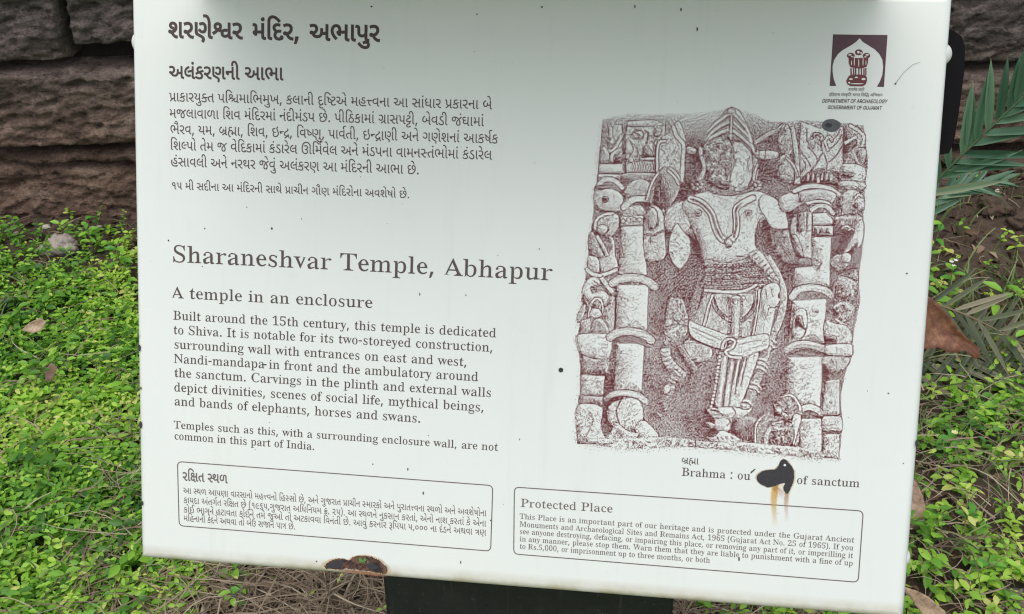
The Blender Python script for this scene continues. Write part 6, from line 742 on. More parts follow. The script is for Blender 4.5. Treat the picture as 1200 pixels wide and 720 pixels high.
[6591,115,0,0,0,67,612,0,0,83,418,0,0,80,491,0,0,69,330,0,0,82,438,0,0,80,427,0,0,69,330,0,0,85,438,0,0,115,841,0,1,75,612,0,1,66,287,0,1,82,502,0,1,69,427,0,1],
[38844,72,0,0,0,65,620,0,0,81,557,0,0,70,285,0,0,115,719,0,1,75,612,0,1,66,287,0,1,82,502,0,1,69,427,0,1,81,738,0,2,70,285,0,2,66,719,0,3,68,502,0,3,81,857,0,4,73,285,0,4,74,815,0,4,83,543,0,4,67,491,0,4,80,418,0,4,66,330,0,4,68,502,0,4,80,557,0,4,74,630,0,5,66,543,0,5,67,502,0,5,80,418,0,5,83,630,0,6,91,491,0,6,83,608,0,7,79,491,0,7,67,548,0,7,65,718,0,8,69,557,0,8,67,438,0,8,81,418,0,8,80,285,0,8,66,330,0,8,94,502,0,8,69,477,0,8,66,738,0,9,68,502,0,9,85,557,0,9,81,841,0,10,70,285,0,10,74,719,0,11,67,543,0,11,83,418,0,11,80,491,0,11,69,330,0,11,82,438,0,11,80,427,0,11,69,330,0,11,85,438,0,11,79,841,0,12,68,548,0,12,85,557,0,12,69,541,0,12,67,438,0,12,80,718,0,13,65,330,0,13,69,557,0,13,116,738,0,14,79,746,0,14,117,548,0,14,66,302,0,14,67,502,0,14,66,418,0,14,80,502,0,14,77,630,0,15,68,640,0,15,82,557,0,15,81,427,0,15,69,285,0,15,68,438,0,15,80,557,0,15],
[41984,118,0,0,0,83,934,0,0,68,491,0,0,79,557,0,0,73,548,0,0,69,815,0,0,68,438,0,0,80,557,0,0,70,330,0,0,66,719,0,1,68,502,0,1,85,557,0,1,77,841,0,2,67,640,0,2,82,418,0,2,65,427,0,2,66,557,0,2,69,502,0,2,83,438,0,2,75,491,0,2,83,287,0,2,94,491,0,2,81,477,0,2,82,285,0,2,66,427,0,2,75,502,0,2,64,587,0,3,81,571,0,3,80,285,0,3,69,330,0,3,70,438,0,3,66,719,0,4,68,502,0,4,85,557,0,4,119,841,0,5,69,694,0,5,73,438,0,5,66,815,0,5,81,502,0,5,68,285,0,5,70,557,0,5,77,719,0,6,82,640,0,6,80,427,0,6,76,330,0,6,86,568,0,7,120,549,0,7,121,549,0,7,87,549,0,7,122,849,0,8,116,300,0,8,79,746,0,8,117,548,0,8,66,302,0,8,67,502,0,8,66,418,0,8,80,502,0,8,77,630,0,9,82,640,0,9,80,427,0,9,95,630,0,10,83,725,0,10,89,491,0,10,123,568,0,11,87,549,0,11,83,849,0,12,91,491,0,12,86,608,0,13,120,549,0,13,121,549,0,13,87,549,0,13,124,549,0,13,89,300,0,13,90,568,0,14,91,378,0,14,88,608,0,15,83,437,0,15,79,491,0,15],
[42681,70,0,0,0,69,419,0,0,69,438,0,0,66,738,0,1,68,502,0,1,88,557,0,1,83,437,0,1,68,491,0,1,69,557,0,1,85,738,0,2,69,541,0,2,70,438,0,2,80,419,0,2,67,330,0,2,83,418,0,2,88,491,0,2,81,437,0,2,68,285,0,2,94,557,0,2,76,477,0,2,85,568,0,3,69,541,0,3,91,438,0,3,66,308,0,3,82,502,0,3,81,427,0,3,68,285,0,3,94,557,0,3,76,477,0,3,83,568,0,4,67,491,0,4,81,718,0,5,73,285,0,5,74,815,0,5,66,543,0,5,81,502,0,5,67,285,0,5,81,418,0,5,68,285,0,5,94,557,0,5,80,777,0,6,65,330,0,6,81,557,0,6,70,285,0,6,74,719,0,7,75,543,0,7,66,287,0,7,82,502,0,7,69,427,0,7,76,438,0,7,83,568,0,8,67,491,0,8,67,718,0,9,69,418,0,9,73,438,0,9,83,815,0,9,71,491,0,9,81,446,0,9,68,285,0,9,94,557,0,9,66,777,0,10,68,502,0,10,88,557,0,10,74,737,0,11,66,543,0,11,67,502,0,11,80,418,0,11,83,630,0,12,91,491,0,12,81,608,0,13,80,285,0,13,76,330,0,13,83,568,0,14,67,491,0,14,81,718,0,15,73,285,0,15,74,815,0,15,69,543,0,15,67,438,0,15,81,418,0,15,75,285,0,15,75,287,0,15,81,287,0,15,68,285,0,15,94,557,0,15,81,777,0,16,80,285,0,16],
[41452,81,0,0,0,68,285,0,0,66,857,0,1,68,502,0,1,88,557,0,1,73,737,0,2,66,815,0,2,68,502,0,2,68,557,0,2,69,557,0,2,67,438,0,2,76,418,0,2,74,568,0,3,75,543,0,3,69,287,0,3,66,438,0,3,70,502,0,3,69,419,0,3,70,738,0,4,80,419,0,4,83,330,0,4,74,491,0,4,80,843,0,5,65,330,0,5,69,557,0,5,73,438,0,5,89,815,0,5,125,568,0,6,66,900,0,6,67,502,0,6,68,418,0,6,80,857,0,7,65,330,0,7,69,557,0,7,73,438,0,7,80,1115,0,8,65,330,0,8,66,557,0,8,80,502,0,8,80,630,0,9,65,330,0,9,69,557,0,9,88,438,0,9,66,737,0,10,67,502,0,10,69,418,0,10,75,738,0,11,81,287,0,11,66,285,0,11,78,502,0,11,75,527,0,11,69,287,0,11,80,738,0,12,83,330,0,12,74,791,0,13,79,543,0,13,68,548,0,13,81,557,0,13,70,285,0,13,65,419,0,13,73,557,0,13,69,815,0,13,68,438,0,13,80,557,0,13,92,630,0,14,81,637,0,14,80,285,0,14,65,330,0,14,66,857,0,15,91,802,0,16,81,308,0,16,68,285,0,16,69,557,0,16,83,738,0,17,91,491,0,17,79,608,0,18,74,548,0,18],
[24840,80,0,0,0,83,330,0,0,119,791,0,1,70,694,0,1,89,419,0,1,87,268,0,1,76,549,0,1,126,268,0,1,126,549,0,1,126,549,0,1,76,549,0,1,83,568,0,2,67,491,0,2,81,718,0,3,73,285,0,3,74,815,0,3,67,543,0,3,81,418,0,3,70,285,0,3,83,419,0,3,68,491,0,3,73,557,0,3,69,815,0,3,68,438,0,3,80,557,0,3,79,630,0,4,74,548,0,4,80,843,0,5,83,330,0,5,80,791,0,6,65,330,0,6,67,557,0,6,69,418,0,6,69,438,0,6,73,738,0,7,83,815,0,7,68,491,0,7,80,557,0,7,65,330,0,7,70,557,0,7,76,419,0,7,83,568,0,8,67,491,0,8,78,718,0,9,83,527,0,9,80,491,0,9,65,330,0,9],
[4911,127,0,0,0,128,676,0,0,129,349,0,0,130,580,0,0,131,598,0,0,132,0,0,0,133,816,0,1,129,742,0,1,134,580,0,1,131,570,0,1],
[13528,135,0,0,0,136,491,0,0,134,259,0,0,137,570,0,0,138,531,0,0,127,259,0,0,127,936,0,1,139,676,0,1,140,0,0,1,141,389,0,1,142,541,0,1,136,221,0,1,134,259,0,1,143,830,0,2,138,703,0,2,144,259,0,2,134,409,0,2,136,830,0,3,127,259,0,3,136,676,0,3,145,259,0,3,146,1051,0,4,136,764,0,4,143,259,0,4,129,703,0,4,138,580,0,4,147,259,0,4],
[16336,148,0,0,0,149,721,0,0,150,601,0,0,151,639,0,0,152,690,0,0,153,643,0,0,154,646,0,0,149,903,0,0,155,601,0,0,153,754,0,0,156,905,0,1,157,765,0,1,151,850,0,2,152,690,0,2,158,644,0,2,159,730,0,2,151,743,0,2,149,690,0,2,156,601,0,2,160,765,0,2,156,565,0,2,161,765,0,2,162,746,0,2],
[13707,161,0,0,0,156,746,0,0,163,764,0,0,149,690,0,0,152,601,0,0,155,644,0,0,154,753,0,0,149,904,0,0,155,601,0,0,153,753,0,0,156,906,0,1,157,764,0,1,161,851,0,2,164,746,0,2,165,744,0,2,151,571,0,2,152,690,0,2,151,643,0,2,153,690,0,2]]

# ---- printed engraving: ink density drawn from traced outlines, then stippled into dots
EX0, EY0, EW, EH, ES = 664.0, 116.0, 362, 432, 2.0
def engraving_density():
    rng = np.random.default_rng(5)
    W, H = int(EW*ES), int(EH*ES)
    D = np.zeros((H, W)); M = np.zeros((H, W))
    def noise(step):
        h, w = int(H/step)+3, int(W/step)+3
        g = rng.random((h, w))
        yy, xx = np.mgrid[0:H, 0:W]/step
        iy, ix = yy.astype(int), xx.astype(int); fy, fx = yy-iy, xx-ix
        fy = fy*fy*(3-2*fy); fx = fx*fx*(3-2*fx)
        return (g[iy, ix]*(1-fy)*(1-fx)+g[iy, ix+1]*(1-fy)*fx+g[iy+1, ix]*fy*(1-fx)+g[iy+1, ix+1]*fy*fx)*2-1
    N3, N6, N14 = noise(4), noise(9), noise(26)
    def cr(p, closed, n=5):
        p = np.asarray(p, float); m = len(p); out = []
        for i in range(m if closed else m-1):
            if closed: a, b, c, d = p[i-1], p[i], p[(i+1) % m], p[(i+2) % m]
            else: a, b, c, d = p[max(i-1, 0)], p[i], p[i+1], p[min(i+2, m-1)]
            for k in range(n):
                t = k/n
                out.append(.5*(2*b+(c-a)*t+(2*a-5*b+4*c-d)*t*t+(3*b-3*c+d-a)*t**3))
        if not closed: out.append(p[-1])
        return np.array(out)
    def box(pts, pad):
        a = (np.asarray(pts)-[EX0, EY0])*ES
        x0, y0 = np.maximum(a.min(0)-pad*ES, 0).astype(int); x1, y1 = a.max(0)+pad*ES
        return x0, y0, int(min(x1, W-1))+1, int(min(y1, H-1))+1
    def segd(pts, b, closed):
        x0, y0, x1, y1 = b
        Y, X = np.mgrid[y0:y1, x0:x1]; X = X/ES+EX0; Y = Y/ES+EY0
        dd = np.full(X.shape, 1e9); ins = np.zeros(X.shape, bool); m = len(pts)
        for i in range(m if closed else m-1):
            ax, ay = pts[i]; bx, by = pts[(i+1) % m]
            ex, ey = bx-ax, by-ay; L = ex*ex+ey*ey+1e-9
            t = np.clip(((X-ax)*ex+(Y-ay)*ey)/L, 0, 1)
            dd = np.minimum(dd, (X-ax-t*ex)**2+(Y-ay-t*ey)**2)
            if closed and ay != by:
                c = (ay > Y) != (by > Y); ins ^= c & (X < ex*(Y-ay)/(by-ay)+ax)
        return np.sqrt(dd), ins
    def P(pts, tone=.2, r=7, light=.38, edge=.85, ew=.72, sm=True, tex=.12, cast=.3):
        pts = cr(pts, True) if sm else np.asarray(pts, float)
        b = box(pts, 6)
        if b[2]-b[0] < 3 or b[3]-b[1] < 3: return
        d, ins = segd(pts, b, True); sd = np.where(ins, d, -d)
        gy, gx = np.gradient(sd); g = np.hypot(gx, gy)+1e-6
        nl = (-gx/g*.75+gy/g*.66)                       # + on the lit (upper right) flank
        sl = np.s_[b[1]:b[3], b[0]:b[2]]
        w = np.clip(1-d/r, 0, 1)**1.3
        ton = tone+.02-light*nl*w+tex*(N3[sl]+.7*N6[sl])
        ton = np.clip(ton, .03, .95)
        old = D[sl]
        out = np.clip(old+cast*np.exp(-d/2.5)*np.clip(-nl, 0, 1), 0, .97)
        new = np.where(ins, ton, out)
        new = np.maximum(new, edge*np.exp(-(d/ew)**2)*(1+.25*N3[sl]))
        D[sl] = new; M[sl] = np.maximum(M[sl], ins)
    def S(pts, w=.85, v=.92, sm=True):                       # a drawn line: v ink, v=0 scrapes it white
        pts = cr(pts, False) if sm else np.asarray(pts, float)
        b = box(pts, w*3)
        d, _ = segd(pts, b, False); k = np.exp(-(d/w)**2)
        sl = np.s_[b[1]:b[3], b[0]:b[2]]; D[sl] = D[sl]*(1-k)+v*k
    def B(pts, w=3, line=.92, tone=.1):                    # moulded band: white ridge between two dark lines
        pts = cr(pts, False); b = box(pts, w*2)
        d, _ = segd(pts, b, False); sl = np.s_[b[1]:b[3], b[0]:b[2]]
        m = np.clip((w-d)/.6, 0, 1); e = np.exp(-((d-w)/.75)**2)*line
        D[sl] = np.maximum(D[sl]*(1-m)+tone*m, e)
    def beads(pts, r=1.5, gap=3.2, ring=.9):
        pts = cr(pts, False, 12); L = np.r_[0, np.cumsum(np.hypot(*np.diff(pts, axis=0).T))]
        for s in np.arange(0, L[-1], gap):
            c = [np.interp(s, L, pts[:, 0]), np.interp(s, L, pts[:, 1])]
            E(c, r, r, tone=.06, edge=ring, ew=.6, light=.2, tex=.02, cast=.1)
    def E(c, rx, ry, rot=0, **k):
        a = np.linspace(0, 2*np.pi, 18, endpoint=False)
        x, y = rx*np.cos(a), ry*np.sin(a); q = np.radians(rot)
        P(np.c_[c[0]+x*np.cos(q)-y*np.sin(q), c[1]+x*np.sin(q)+y*np.cos(q)], sm=False, **k)
    def T(pts, w, tone=.25, ribs=0, **k):                   # a tube along a path, w may taper
        pts = cr(pts, False, 6); n = len(pts); ww = np.linspace(w[0], w[1], n) if isinstance(w, tuple) else np.full(n, w)
        t = np.gradient(pts, axis=0); t /= np.hypot(t[:, 0], t[:, 1])[:, None]+1e-9; nn = np.c_[-t[:, 1], t[:, 0]]
        P(np.r_[pts+nn*ww[:, None], (pts-nn*ww[:, None])[::-1]], tone=tone, sm=False, r=k.pop('r', max(ww)*.9), **k)
        if ribs:
            L = np.r_[0, np.cumsum(np.hypot(*np.diff(pts, axis=0).T))]
            for s in np.arange(ribs*.5, L[-1], ribs):
                i = int(np.searchsorted(L, s)); i = min(i, n-1)
                S([pts[i]+nn[i]*ww[i], pts[i]+t[i]*1.2, pts[i]-nn[i]*ww[i]], .6, .75)
    # ground of the relief
    BG = [(706,140),(735,133),(765,134),(800,133),(835,130),(857,124),(880,132),(905,143),(940,141),(975,143),(1012,147),(1017,190),(1012,235),(1012,280),(1006,325),(1008,352),(1000,390),(998,412),(990,440),(985,462),(987,500),(983,538),(960,536),(900,530),(850,527),(800,523),(735,525),(705,521),(676,520),(677,495),(680,460),(679,425),(677,395),(681,365),(685,330),(689,300),(693,265),(698,225),(702,190)]
    P(BG, tone=.56, r=3, light=0, edge=0, tex=.1, cast=0, sm=False)
    D *= np.where(M > 0, 1+.18*N14, 1)
    def dark(c, rx, ry, v):                                # deep hollows of the relief
        Y, X = np.mgrid[0:H, 0:W]; k = np.exp(-(((X/ES+EX0-c[0])/rx)**2+((Y/ES+EY0-c[1])/ry)**2))
        D[:] = np.clip(D+v*k*(M > 0), 0, .95)
    for c, rx, ry, v in (((815,190),14,28,.22),((905,165),12,10,.2),((897,205),12,18,.22),((780,330),25,60,.08),((800,225),14,14,.25),((925,240),10,20,.2),((898,270),9,25,.2),((806,330),10,40,.15),((835,500),26,26,.25),((985,290),12,20,.25),((790,470),26,40,-.05),((893,500),15,20,.15),((745,170),10,20,-.1),((920,340),8,60,.2),((723,372),6,40,.25),((715,450),8,40,.2)):
        dark(c, rx, ry, v)
    fade = np.clip((np.mgrid[0:H, 0:W][0]/ES+EY0-126)/38, 0, 1)
    D *= .22+.78*fade
    # ---------- left outer column of carved creatures
    P([(706,146),(729,146),(730,190),(702,192)], .35, sm=False, tex=.25)
    P([(713,149),(718,149),(718,160),(721,166),(715,170),(710,165),(713,158)], .12)
    E((714.5,162.5), 1.4, 1.4, tone=.8); T([(729,158),(720,174),(713,178)], 2.2, .12); T([(729,175),(718,181),(716,190)], 2.4, .12)
    P([(704,174),(709,172),(714,180),(712,190),(703,190)], .4); P([(721,184),(728,182),(729,191),(721,191)], .7)
    P([(702,192),(730,192),(730,203),(701,203)], .12, sm=False); P([(702,204),(729,205),(730,213),(716,210),(703,211)], .3)
    B([(699,222),(704,214),(712,210),(722,213),(729,220)], 3)
    P([(696,228),(702,222),(715,221),(727,226),(731,236),(731,246),(716,247),(706,247),(697,242)], .2)
    E((709,233.5), 3.6, 3.6, tone=.6, edge=.9); E((709,233.5), 1.6, 1.6, tone=.85); S([(717,246),(731,246)], .8, .1)
    E((703,220), 5, 3, tone=.65); S([(698,240),(702,246),(712,249)], 1.2, .85)
    P([(695,262),(701,254),(712,250),(724,252),(726,262),(722,272),(714,278),(702,274),(696,270)], .28)
    E((712,268.5), 2, 2, tone=.8); B([(697,268),(699,258),(707,252),(718,250)], 2); E((706,269), 6, 6, tone=.2)
    P([(690,275),(695,272),(703,290),(708,300),(700,302),(691,295),(689,284)], .4)
    P([(713,276),(720,282),(721,298),(724,312),(718,322),(706,320),(702,306),(708,300),(716,292)], .2)
    T([(699,276),(706,287),(712,300)], 2.2, .12); P([(690,300),(701,303),(702,318),(692,318),(688,308)], .25)
    B([(688,316),(696,322),(708,322),(722,316)], 2.6)
    P([(683,337),(690,326),(700,325),(704,331),(699,337),(692,336),(695,344),(706,340),(714,348),(712,358),(703,362),(692,354),(683,346)], .1)
    T([(704,325),(710,333),(719,344)], 3, .12); S([(696,330),(700,333),(697,337)], 1, .8)
    B([(690,371),(692,358),(698,350),(705,354),(707,371)], 1.8); E((698.5,357), 3.6, 3.8, tone=.5); P([(694,362),(702,362),(705,371),(691,371)], .12)
    P([(684,345),(690,357),(687,363),(682,352)], .75)
    P([(712,352),(720,348),(719,388),(710,390),(706,372)], .35, tex=.2)
    P([(680,362),(686,356),(685,368),(678,378),(676,373)], .3)
    P([(680,376),(692,372),(694,391),(680,391)], .3, sm=False); P([(694,376),(706,374),(714,391),(694,391)], .4)
    P([(678,392),(714,393),(714,419),(699,420),(681,414),(676,404)], .16, tex=.2)
    P([(682,416),(698,421),(714,421),(713,438),(681,438)], .5, sm=False, tex=.2); P([(681,439),(709,440),(707,463),(680,462)], .25, tex=.2, sm=False)
    P([(679,463),(707,465),(706,475),(678,473)], .5, sm=False); P([(677,475),(705,477),(704,500),(709,518),(680,519),(676,508)], .2, tex=.25)
    S([(690,482),(695,492),(690,505),(684,514)], 1, .6)
    # ---------- left pillar
    P([(735,142),(766,140),(780,146),(778,170),(768,196),(733,200),(733,160)], .2, sm=False, tex=.3)
    S([(733,148),(760,148),(781,147)], .8, .75); S([(740,148),(745,150)], .8, .75)
    E((747,158), 6.5, 6, tone=.12); S([(751,153),(744,155),(750,160),(744,163)], 1, .85)
    S([(756,153),(760,158),(757,168)], 1.3, .85); E((770,155), 5, 6, 30, tone=.45); P([(754,172),(760,172),(765,183),(752,184)], .6)
    for q in ([(738,165),(742,175),(737,185)],[(744,170),(748,180),(742,190)],[(764,165),(769,175),(766,185)],[(733,186),(740,192),(736,199)],[(771,160),(765,170),(768,182)]): S(q, .9, .75)
    P([(750,185),(767,184),(766,188),(751,188)], .1); P([(737,191),(767,190),(766,203),(736,203)], .15)
    for k in range(9): S([(740+k*3,191),(742+k*3,196),(739.5+k*3,202)], .7, .8)
    P([(731,203),(768,203),(766,212),(732,212)], .45); P([(731,228),(736,216),(748,210),(760,213),(768,226),(760,232),(742,232)], .3)
    P([(735,232),(764,231),(766,240),(733,241)], .55)
    B([(731,243),(740,235),(752,233),(766,236),(776,246)], 4, tone=.12)
    P([(729,252),(736,243),(748,240),(756,246),(757,254),(730,256)], .3, tex=.2)
    P([(727,254),(754,252),(754,264),(727,265)], .2, sm=False); beads([(730,259),(741,257.5),(753,258)], 2.6, 6.5)
    P([(728,266),(754,264),(757,300),(758,324),(725,326)], .14, r=13, edge=.6, light=.62, sm=False, tex=.14)
    def pillar_ring(x0, x1, y, h=5): B([(x0,y+5),(x0+8,y),((x0+x1)/2,y-1.5),(x1-9,y+2),(x1,y+9)], h, tone=.3); S([(x0,y+5),(x0+8,y),((x0+x1)/2,y-1.5),(x1-9,y+2),(x1,y+9)], 1.4, .05)
    P([(723,334),(760,334),(758,386),(721,388)], .12, r=15, edge=.6, light=.62, sm=False, tex=.16)
    P([(722,402),(755,402),(752,458),(720,460)], .13, r=14, edge=.6, light=.62, sm=False, tex=.2)
    pillar_ring(718, 767, 327); pillar_ring(715, 763, 390); S([(716,404),(735,399),(760,407)], 1, .75)
    P([(713,476),(725,468),(745,466),(752,475),(754,490),(746,502),(728,504),(716,498),(711,488)], .18, r=10, tex=.2)
    S([(727,470),(722,483),(728,502)], 1, .8); pillar_ring(711, 757, 462, 4)
    P([(745,499),(752,492),(762,498),(772,512),(758,514),(746,508)], .12); P([(716,505),(722,495),(736,505),(748,508),(740,517),(712,518)], .3, tex=.3)
    dark((722,468), 10, 4, .4); dark((710,470), 4, 30, .2)
    # ---------- niche and raised hand between pillar and figure
    P([(769,178),(770,166),(784,155),(788,147),(795,142),(800,150),(804,168),(803,190),(801,215),(792,205),(770,204),(767,190)], .25, tex=.2)
    B([(789,149),(793,160),(801,170),(800,190),(799,212)], 2.6, tone=.08); B([(770,200),(771,170),(779,165)], 2, tone=.12); S([(783,180),(776,190)], 1.4, .08); S([(789,182),(782,194)], 1.4, .08); S([(784,181),(778,190)],.5,.7)
    P([(757,234),(763,214),(773,199),(788,197),(797,209),(795,226),(786,240),(772,246)], .4)
    P([(766,238),(768,218),(775,204),(782,215),(786,232),(776,246)], .72, tex=.1); B([(783,200),(791,208),(795,216)], 2, tone=.1); B([(758,234),(764,214),(772,202)], 1.8, tone=.12)
    P([(754,268),(757,250),(764,241),(772,243),(778,254),(779,275),(780,300),(768,306),(756,303)], .2, tex=.15)
    P([(760,247),(765,243),(770,250),(769,264),(763,268),(759,258)], .3); beads([(757,252),(758,262),(763,269),(769,266),(771,255)], 1.1, 2.6); beads([(756,274),(765,276),(778,270)], 1.2, 3)
    S([(760,282),(768,284)], .9, .7); S([(762,278),(762,286)], .8, .7); S([(756,290),(766,296),(778,292)], .7, .5)
    # ---------- figure: garlands behind
    T([(781,270),(796,270),(811,274),(821,290),(824,308),(819,336),(812,362),(807,384)], (4, 5.5), .5, tex=.12)
    for k in range(6): S([(811-k*.4,335+k*9),(817-k,334+k*9),(823-k*2,337+k*9)], .7, .75)
    T([(898,300),(911,322),(918,345),(915,370),(906,392)], 4.6, .22, tex=.15)
    T([(905,388),(897,414),(889,438),(880,462),(870,482)], (6, 5), .38, ribs=0, tex=.12)
    for s, q in ((397,6),(403,6),(422,7),(427,7),(432,7),(450,7),(455,7),(471,7),(476,7)):
        x = np.interp(s, [388,414,438,462,482], [905,897,889,880,870]); S([(x-6,s-2),(x+1,s-1),(x+6,s+4)], 1.3, .06); S([(x-6,s+.5),(x+1,s+1.5),(x+6,s+6.5)], .7, .8)
    # arms
    P([(779,252),(786,242),(798,236),(810,240),(811,258),(806,270),(798,274),(780,268)], .18, r=9, light=.4)
    P([(903,262),(923,268),(929,290),(936,296),(949,302),(950,312),(934,312),(914,305),(905,288)], .5, tex=.25); S([(906,271),(914,286),(926,303)], .8, .75); S([(922,270),(928,292)], 1.2, .12)
    # torso
    P([(799,241),(812,229),(830,224),(845,222),(862,222),(882,222),(900,228),(914,236),(920,250),(922,268),(906,266),(898,258),(890,262),(886,274),(885,288),(893,298),(872,306),(848,308),(826,306),(820,290),(813,272),(807,256)], .13, r=12, light=.4, tex=.12)
    P([(895,228),(912,235),(920,248),(923,268),(905,267),(896,254),(889,240)], .06, r=6, light=.15, tex=.05); S([(903,267),(913,270),(923,268)], 1.1, .85); S([(890,258),(885,275),(888,290)], 1.4, .8)
    dark((818,285), 6, 18, .2); dark((850,225), 10, 5, .25)
    B([(809,233),(822,238),(833,250),(838,266),(844,278),(853,283)], 4.2, tone=.08); B([(853,283),(861,276),(863,262),(862,246),(870,238),(882,232)], 3.8, tone=.08)
    S([(809,233),(822,238),(833,250),(838,266),(844,278),(853,283)], .6, .8); beads([(812,234),(824,240),(834,252),(839,268),(846,279)], .9, 2.4); beads([(860,277),(863,262),(862,247),(869,238)], .9, 2.4); E((854,285), 4, 5, tone=.12); E((854,288), 1.5, 1.5, tone=.7)
    E((818,249.5), 4, 4, tone=.15); E((818,249.5), 1.6, 1.6, tone=.5); E((877,249.5), 4.2, 3.4, tone=.15); E((877,249.5), 1.6, 1.6, tone=.5)
    # neck, heads, crown
    P([(840,214),(852,216),(872,214),(882,222),(866,228),(850,229),(832,225)], .3)
    P([(824,186),(822,176),(826,164),(834,158),(848,158),(858,172),(860,200),(856,220),(842,221),(831,212)], .42, r=8, tex=.35)
    P([(880,168),(886,180),(889,195),(886,214),(878,218),(873,200)], .35, tex=.25)
    P([(858,170),(866,166),(878,172),(882,190),(881,206),(877,220),(866,224),(855,222),(851,212),(857,195)], .14, tex=.34, light=.3)
    for c in ((836,176),(846,186),(838,196),(848,204),(841,168),(850,174),(834,186),(843,192),(852,198),(862,178)): S([(c[0]-3,c[1]),(c[0],c[1]+1.5),(c[0]+3,c[1]-.5)], .9, .7)
    S([(858,172),(860,190),(856,205),(854,218)], .9, .7); S([(879,182),(876,192),(878,202)], .8, .6)
    P([(824,176),(828,160),(836,146),(848,132),(857,126),(867,131),(875,146),(882,164),(885,182),(878,176),(868,166),(858,163),(842,158),(832,164)], .28, r=7, tex=.1)
    for q in ([(855,133),(846,139),(836,147),(831,153)],[(856,142),(843,148),(832,157),(827,164)],[(856,151),(843,156),(832,162)],[(859,133),(866,140),(873,148)],[(859,143),(867,150),(876,159)],[(859,153),(868,160),(879,170)]):
        q = np.array(q, float); S(q, 2.1, .06); S(q+[0, 3.2], 1.0, .85); S(q-[0, 2.6], .7, .75)
    E((857,130.5), 4.6, 3, tone=.15); T([(857,136),(856.5,150),(856,164)], 1.6, .06)
    for c in ((816.5,216), (885,217)):
        for k in range(8): E((c[0]+5.6*np.cos(k*.785), c[1]+5*np.sin(k*.785)), 2.6, 2.3, tone=.08, edge=.8)
        E(c, 2.6, 2.4, tone=.3)
    T([(821,183),(825,194),(823,205),(817,212)], 2.6, .1); P([(819,172),(823,174),(823,182),(819,182)], .1); T([(888,192),(884,203),(883,212)], 1.8, .1)
    P([(805,172),(815,174),(815,180),(806,180)], .3)
    P([(885,178),(896,176),(911,178),(911,185),(896,187),(886,184)], .12); S([(890,177),(889,185)], .9, .7); S([(897,176),(896,187)], .9, .7)
    P([(883,166),(897,156),(910,150),(917,144),(916,154),(902,159),(887,169)], .25, tex=.15)
    # attribute in the raised right hand, hand itself
    P([(911,165),(914,152),(919,145),(925,149),(928,162),(929,178),(922,182),(914,177)], .3, tex=.3); P([(914,184),(924,181),(930,196),(932,212),(921,214),(911,206),(912,195)], .35, tex=.3)
    T([(928,148),(932,170),(935,195),(934,216)], (2.6, 4), .1); E((917,207), 3.4, 3.2, tone=.3); T([(920,184),(930,194),(935,208)], 1.6, .1)
    P([(912,236),(918,228),(932,226),(944,230),(948,236),(938,240),(928,247),(917,248)], .15); S([(936,236),(944,238)], 1.4, .75)
    P([(928,256),(934,249),(944,247),(951,249),(951,284),(951,304),(945,309),(938,303),(930,292),(926,275)], .16, tex=.12)
    P([(934,252),(941,250),(942,269),(934,271)], .6); S([(946,251),(945,270)], 1.3, .75); P([(927,276),(934,277),(940,292),(941,302),(932,296)], .5, tex=.2); beads([(929,254),(937,247.5),(950,247)], 1, 2.6); P([(936,304),(949,303),(949,312),(934,312)], .55); E((946.5,289), .9, .9, tone=.8)
    # hips and thighs
    P([(826,338),(822,352),(816,366),(809,382),(812,390),(832,398),(850,398),(858,380),(860,345)], .24, r=10, light=.4, tex=.15)
    P([(860,342),(880,340),(908,334),(910,352),(905,380),(899,398),(876,402),(860,398),(857,378)], .2, r=10, light=.4, tex=.15)
    P([(826,306),(848,308),(872,304),(886,298),(903,318),(913,333),(900,345),(872,343),(850,343),(826,341)], .42, r=5, tex=.3)
    for k, y in enumerate((310.5,317,324,331,337.5)):
        xs = np.linspace(827+k*.3, 892+k*3, 7); ys = y+np.array([0,.6,.6,0,-1.5,-2,-2])
        beads(np.c_[xs, ys], 1.5, 3.7, .85)
        S(np.c_[xs, ys+3], .6, .9)
    for x in (838,846): S([(x,310),(x,330)], .8, .8)
    E((865,325), 2.6, 2.6, tone=.2, edge=.9)
    P([(877,299),(889,293),(897,302),(909,322),(914,330),(904,326),(892,315)], .12)
    for k in range(7): S([(881+k*4,300+k*4.5),(886+k*4,297+k*4.2)], .8, .8)
    S([(864,300),(880,304),(892,320),(903,330)], 1, .8); B([(826,340),(850,342),(872,341),(886,334)], 2.2, tone=.08)
    P([(893,338),(908,331),(914,338),(912,347),(914,352),(908,360),(901,361),(899,370),(893,362)], .1); S([(897,340),(899,352)], .8, .75); S([(904,338),(905,348)], .7, .7)
    B([(836,352),(839,362),(848,371),(856,376)], 2.2, tone=.1); B([(835,346),(830,360),(826,376),(823,384)], 1.8, tone=.12); beads([(837,352),(840,363),(849,372)], .9, 2.4)
    B([(870,375),(880,366),(886,352),(888,338)], 2.2, tone=.1); beads([(871,374),(880,365),(885,352)], .9, 2.4); B([(890,340),(886,370),(881,396)], 1.8, tone=.1); beads([(888,348),(884,372),(880,394)], .8, 2.2)
    P([(857,350),(868,350),(868,398),(856,398)], .3, tex=.1, sm=False); beads([(857,352),(855,375),(853,398)], 1.5, 3.4); beads([(869,352),(868,375),(867,398)], 1.5, 3.4); E((863,349), 5.5, 3, tone=.12); E((855,347), 2.5, 2.5, tone=.2); E((871,349), 2.5, 2.5, tone=.2); S([(863,356),(862,396)], 1.6, .08)
    # folded leg on the left, hand-held vessel, ribbed garland
    P([(801,401),(812,399),(833,407),(834,419),(824,424),(812,424),(802,418)], .25, tex=.2); S([(801,402),(818,402),(833,407)], .8, .8)
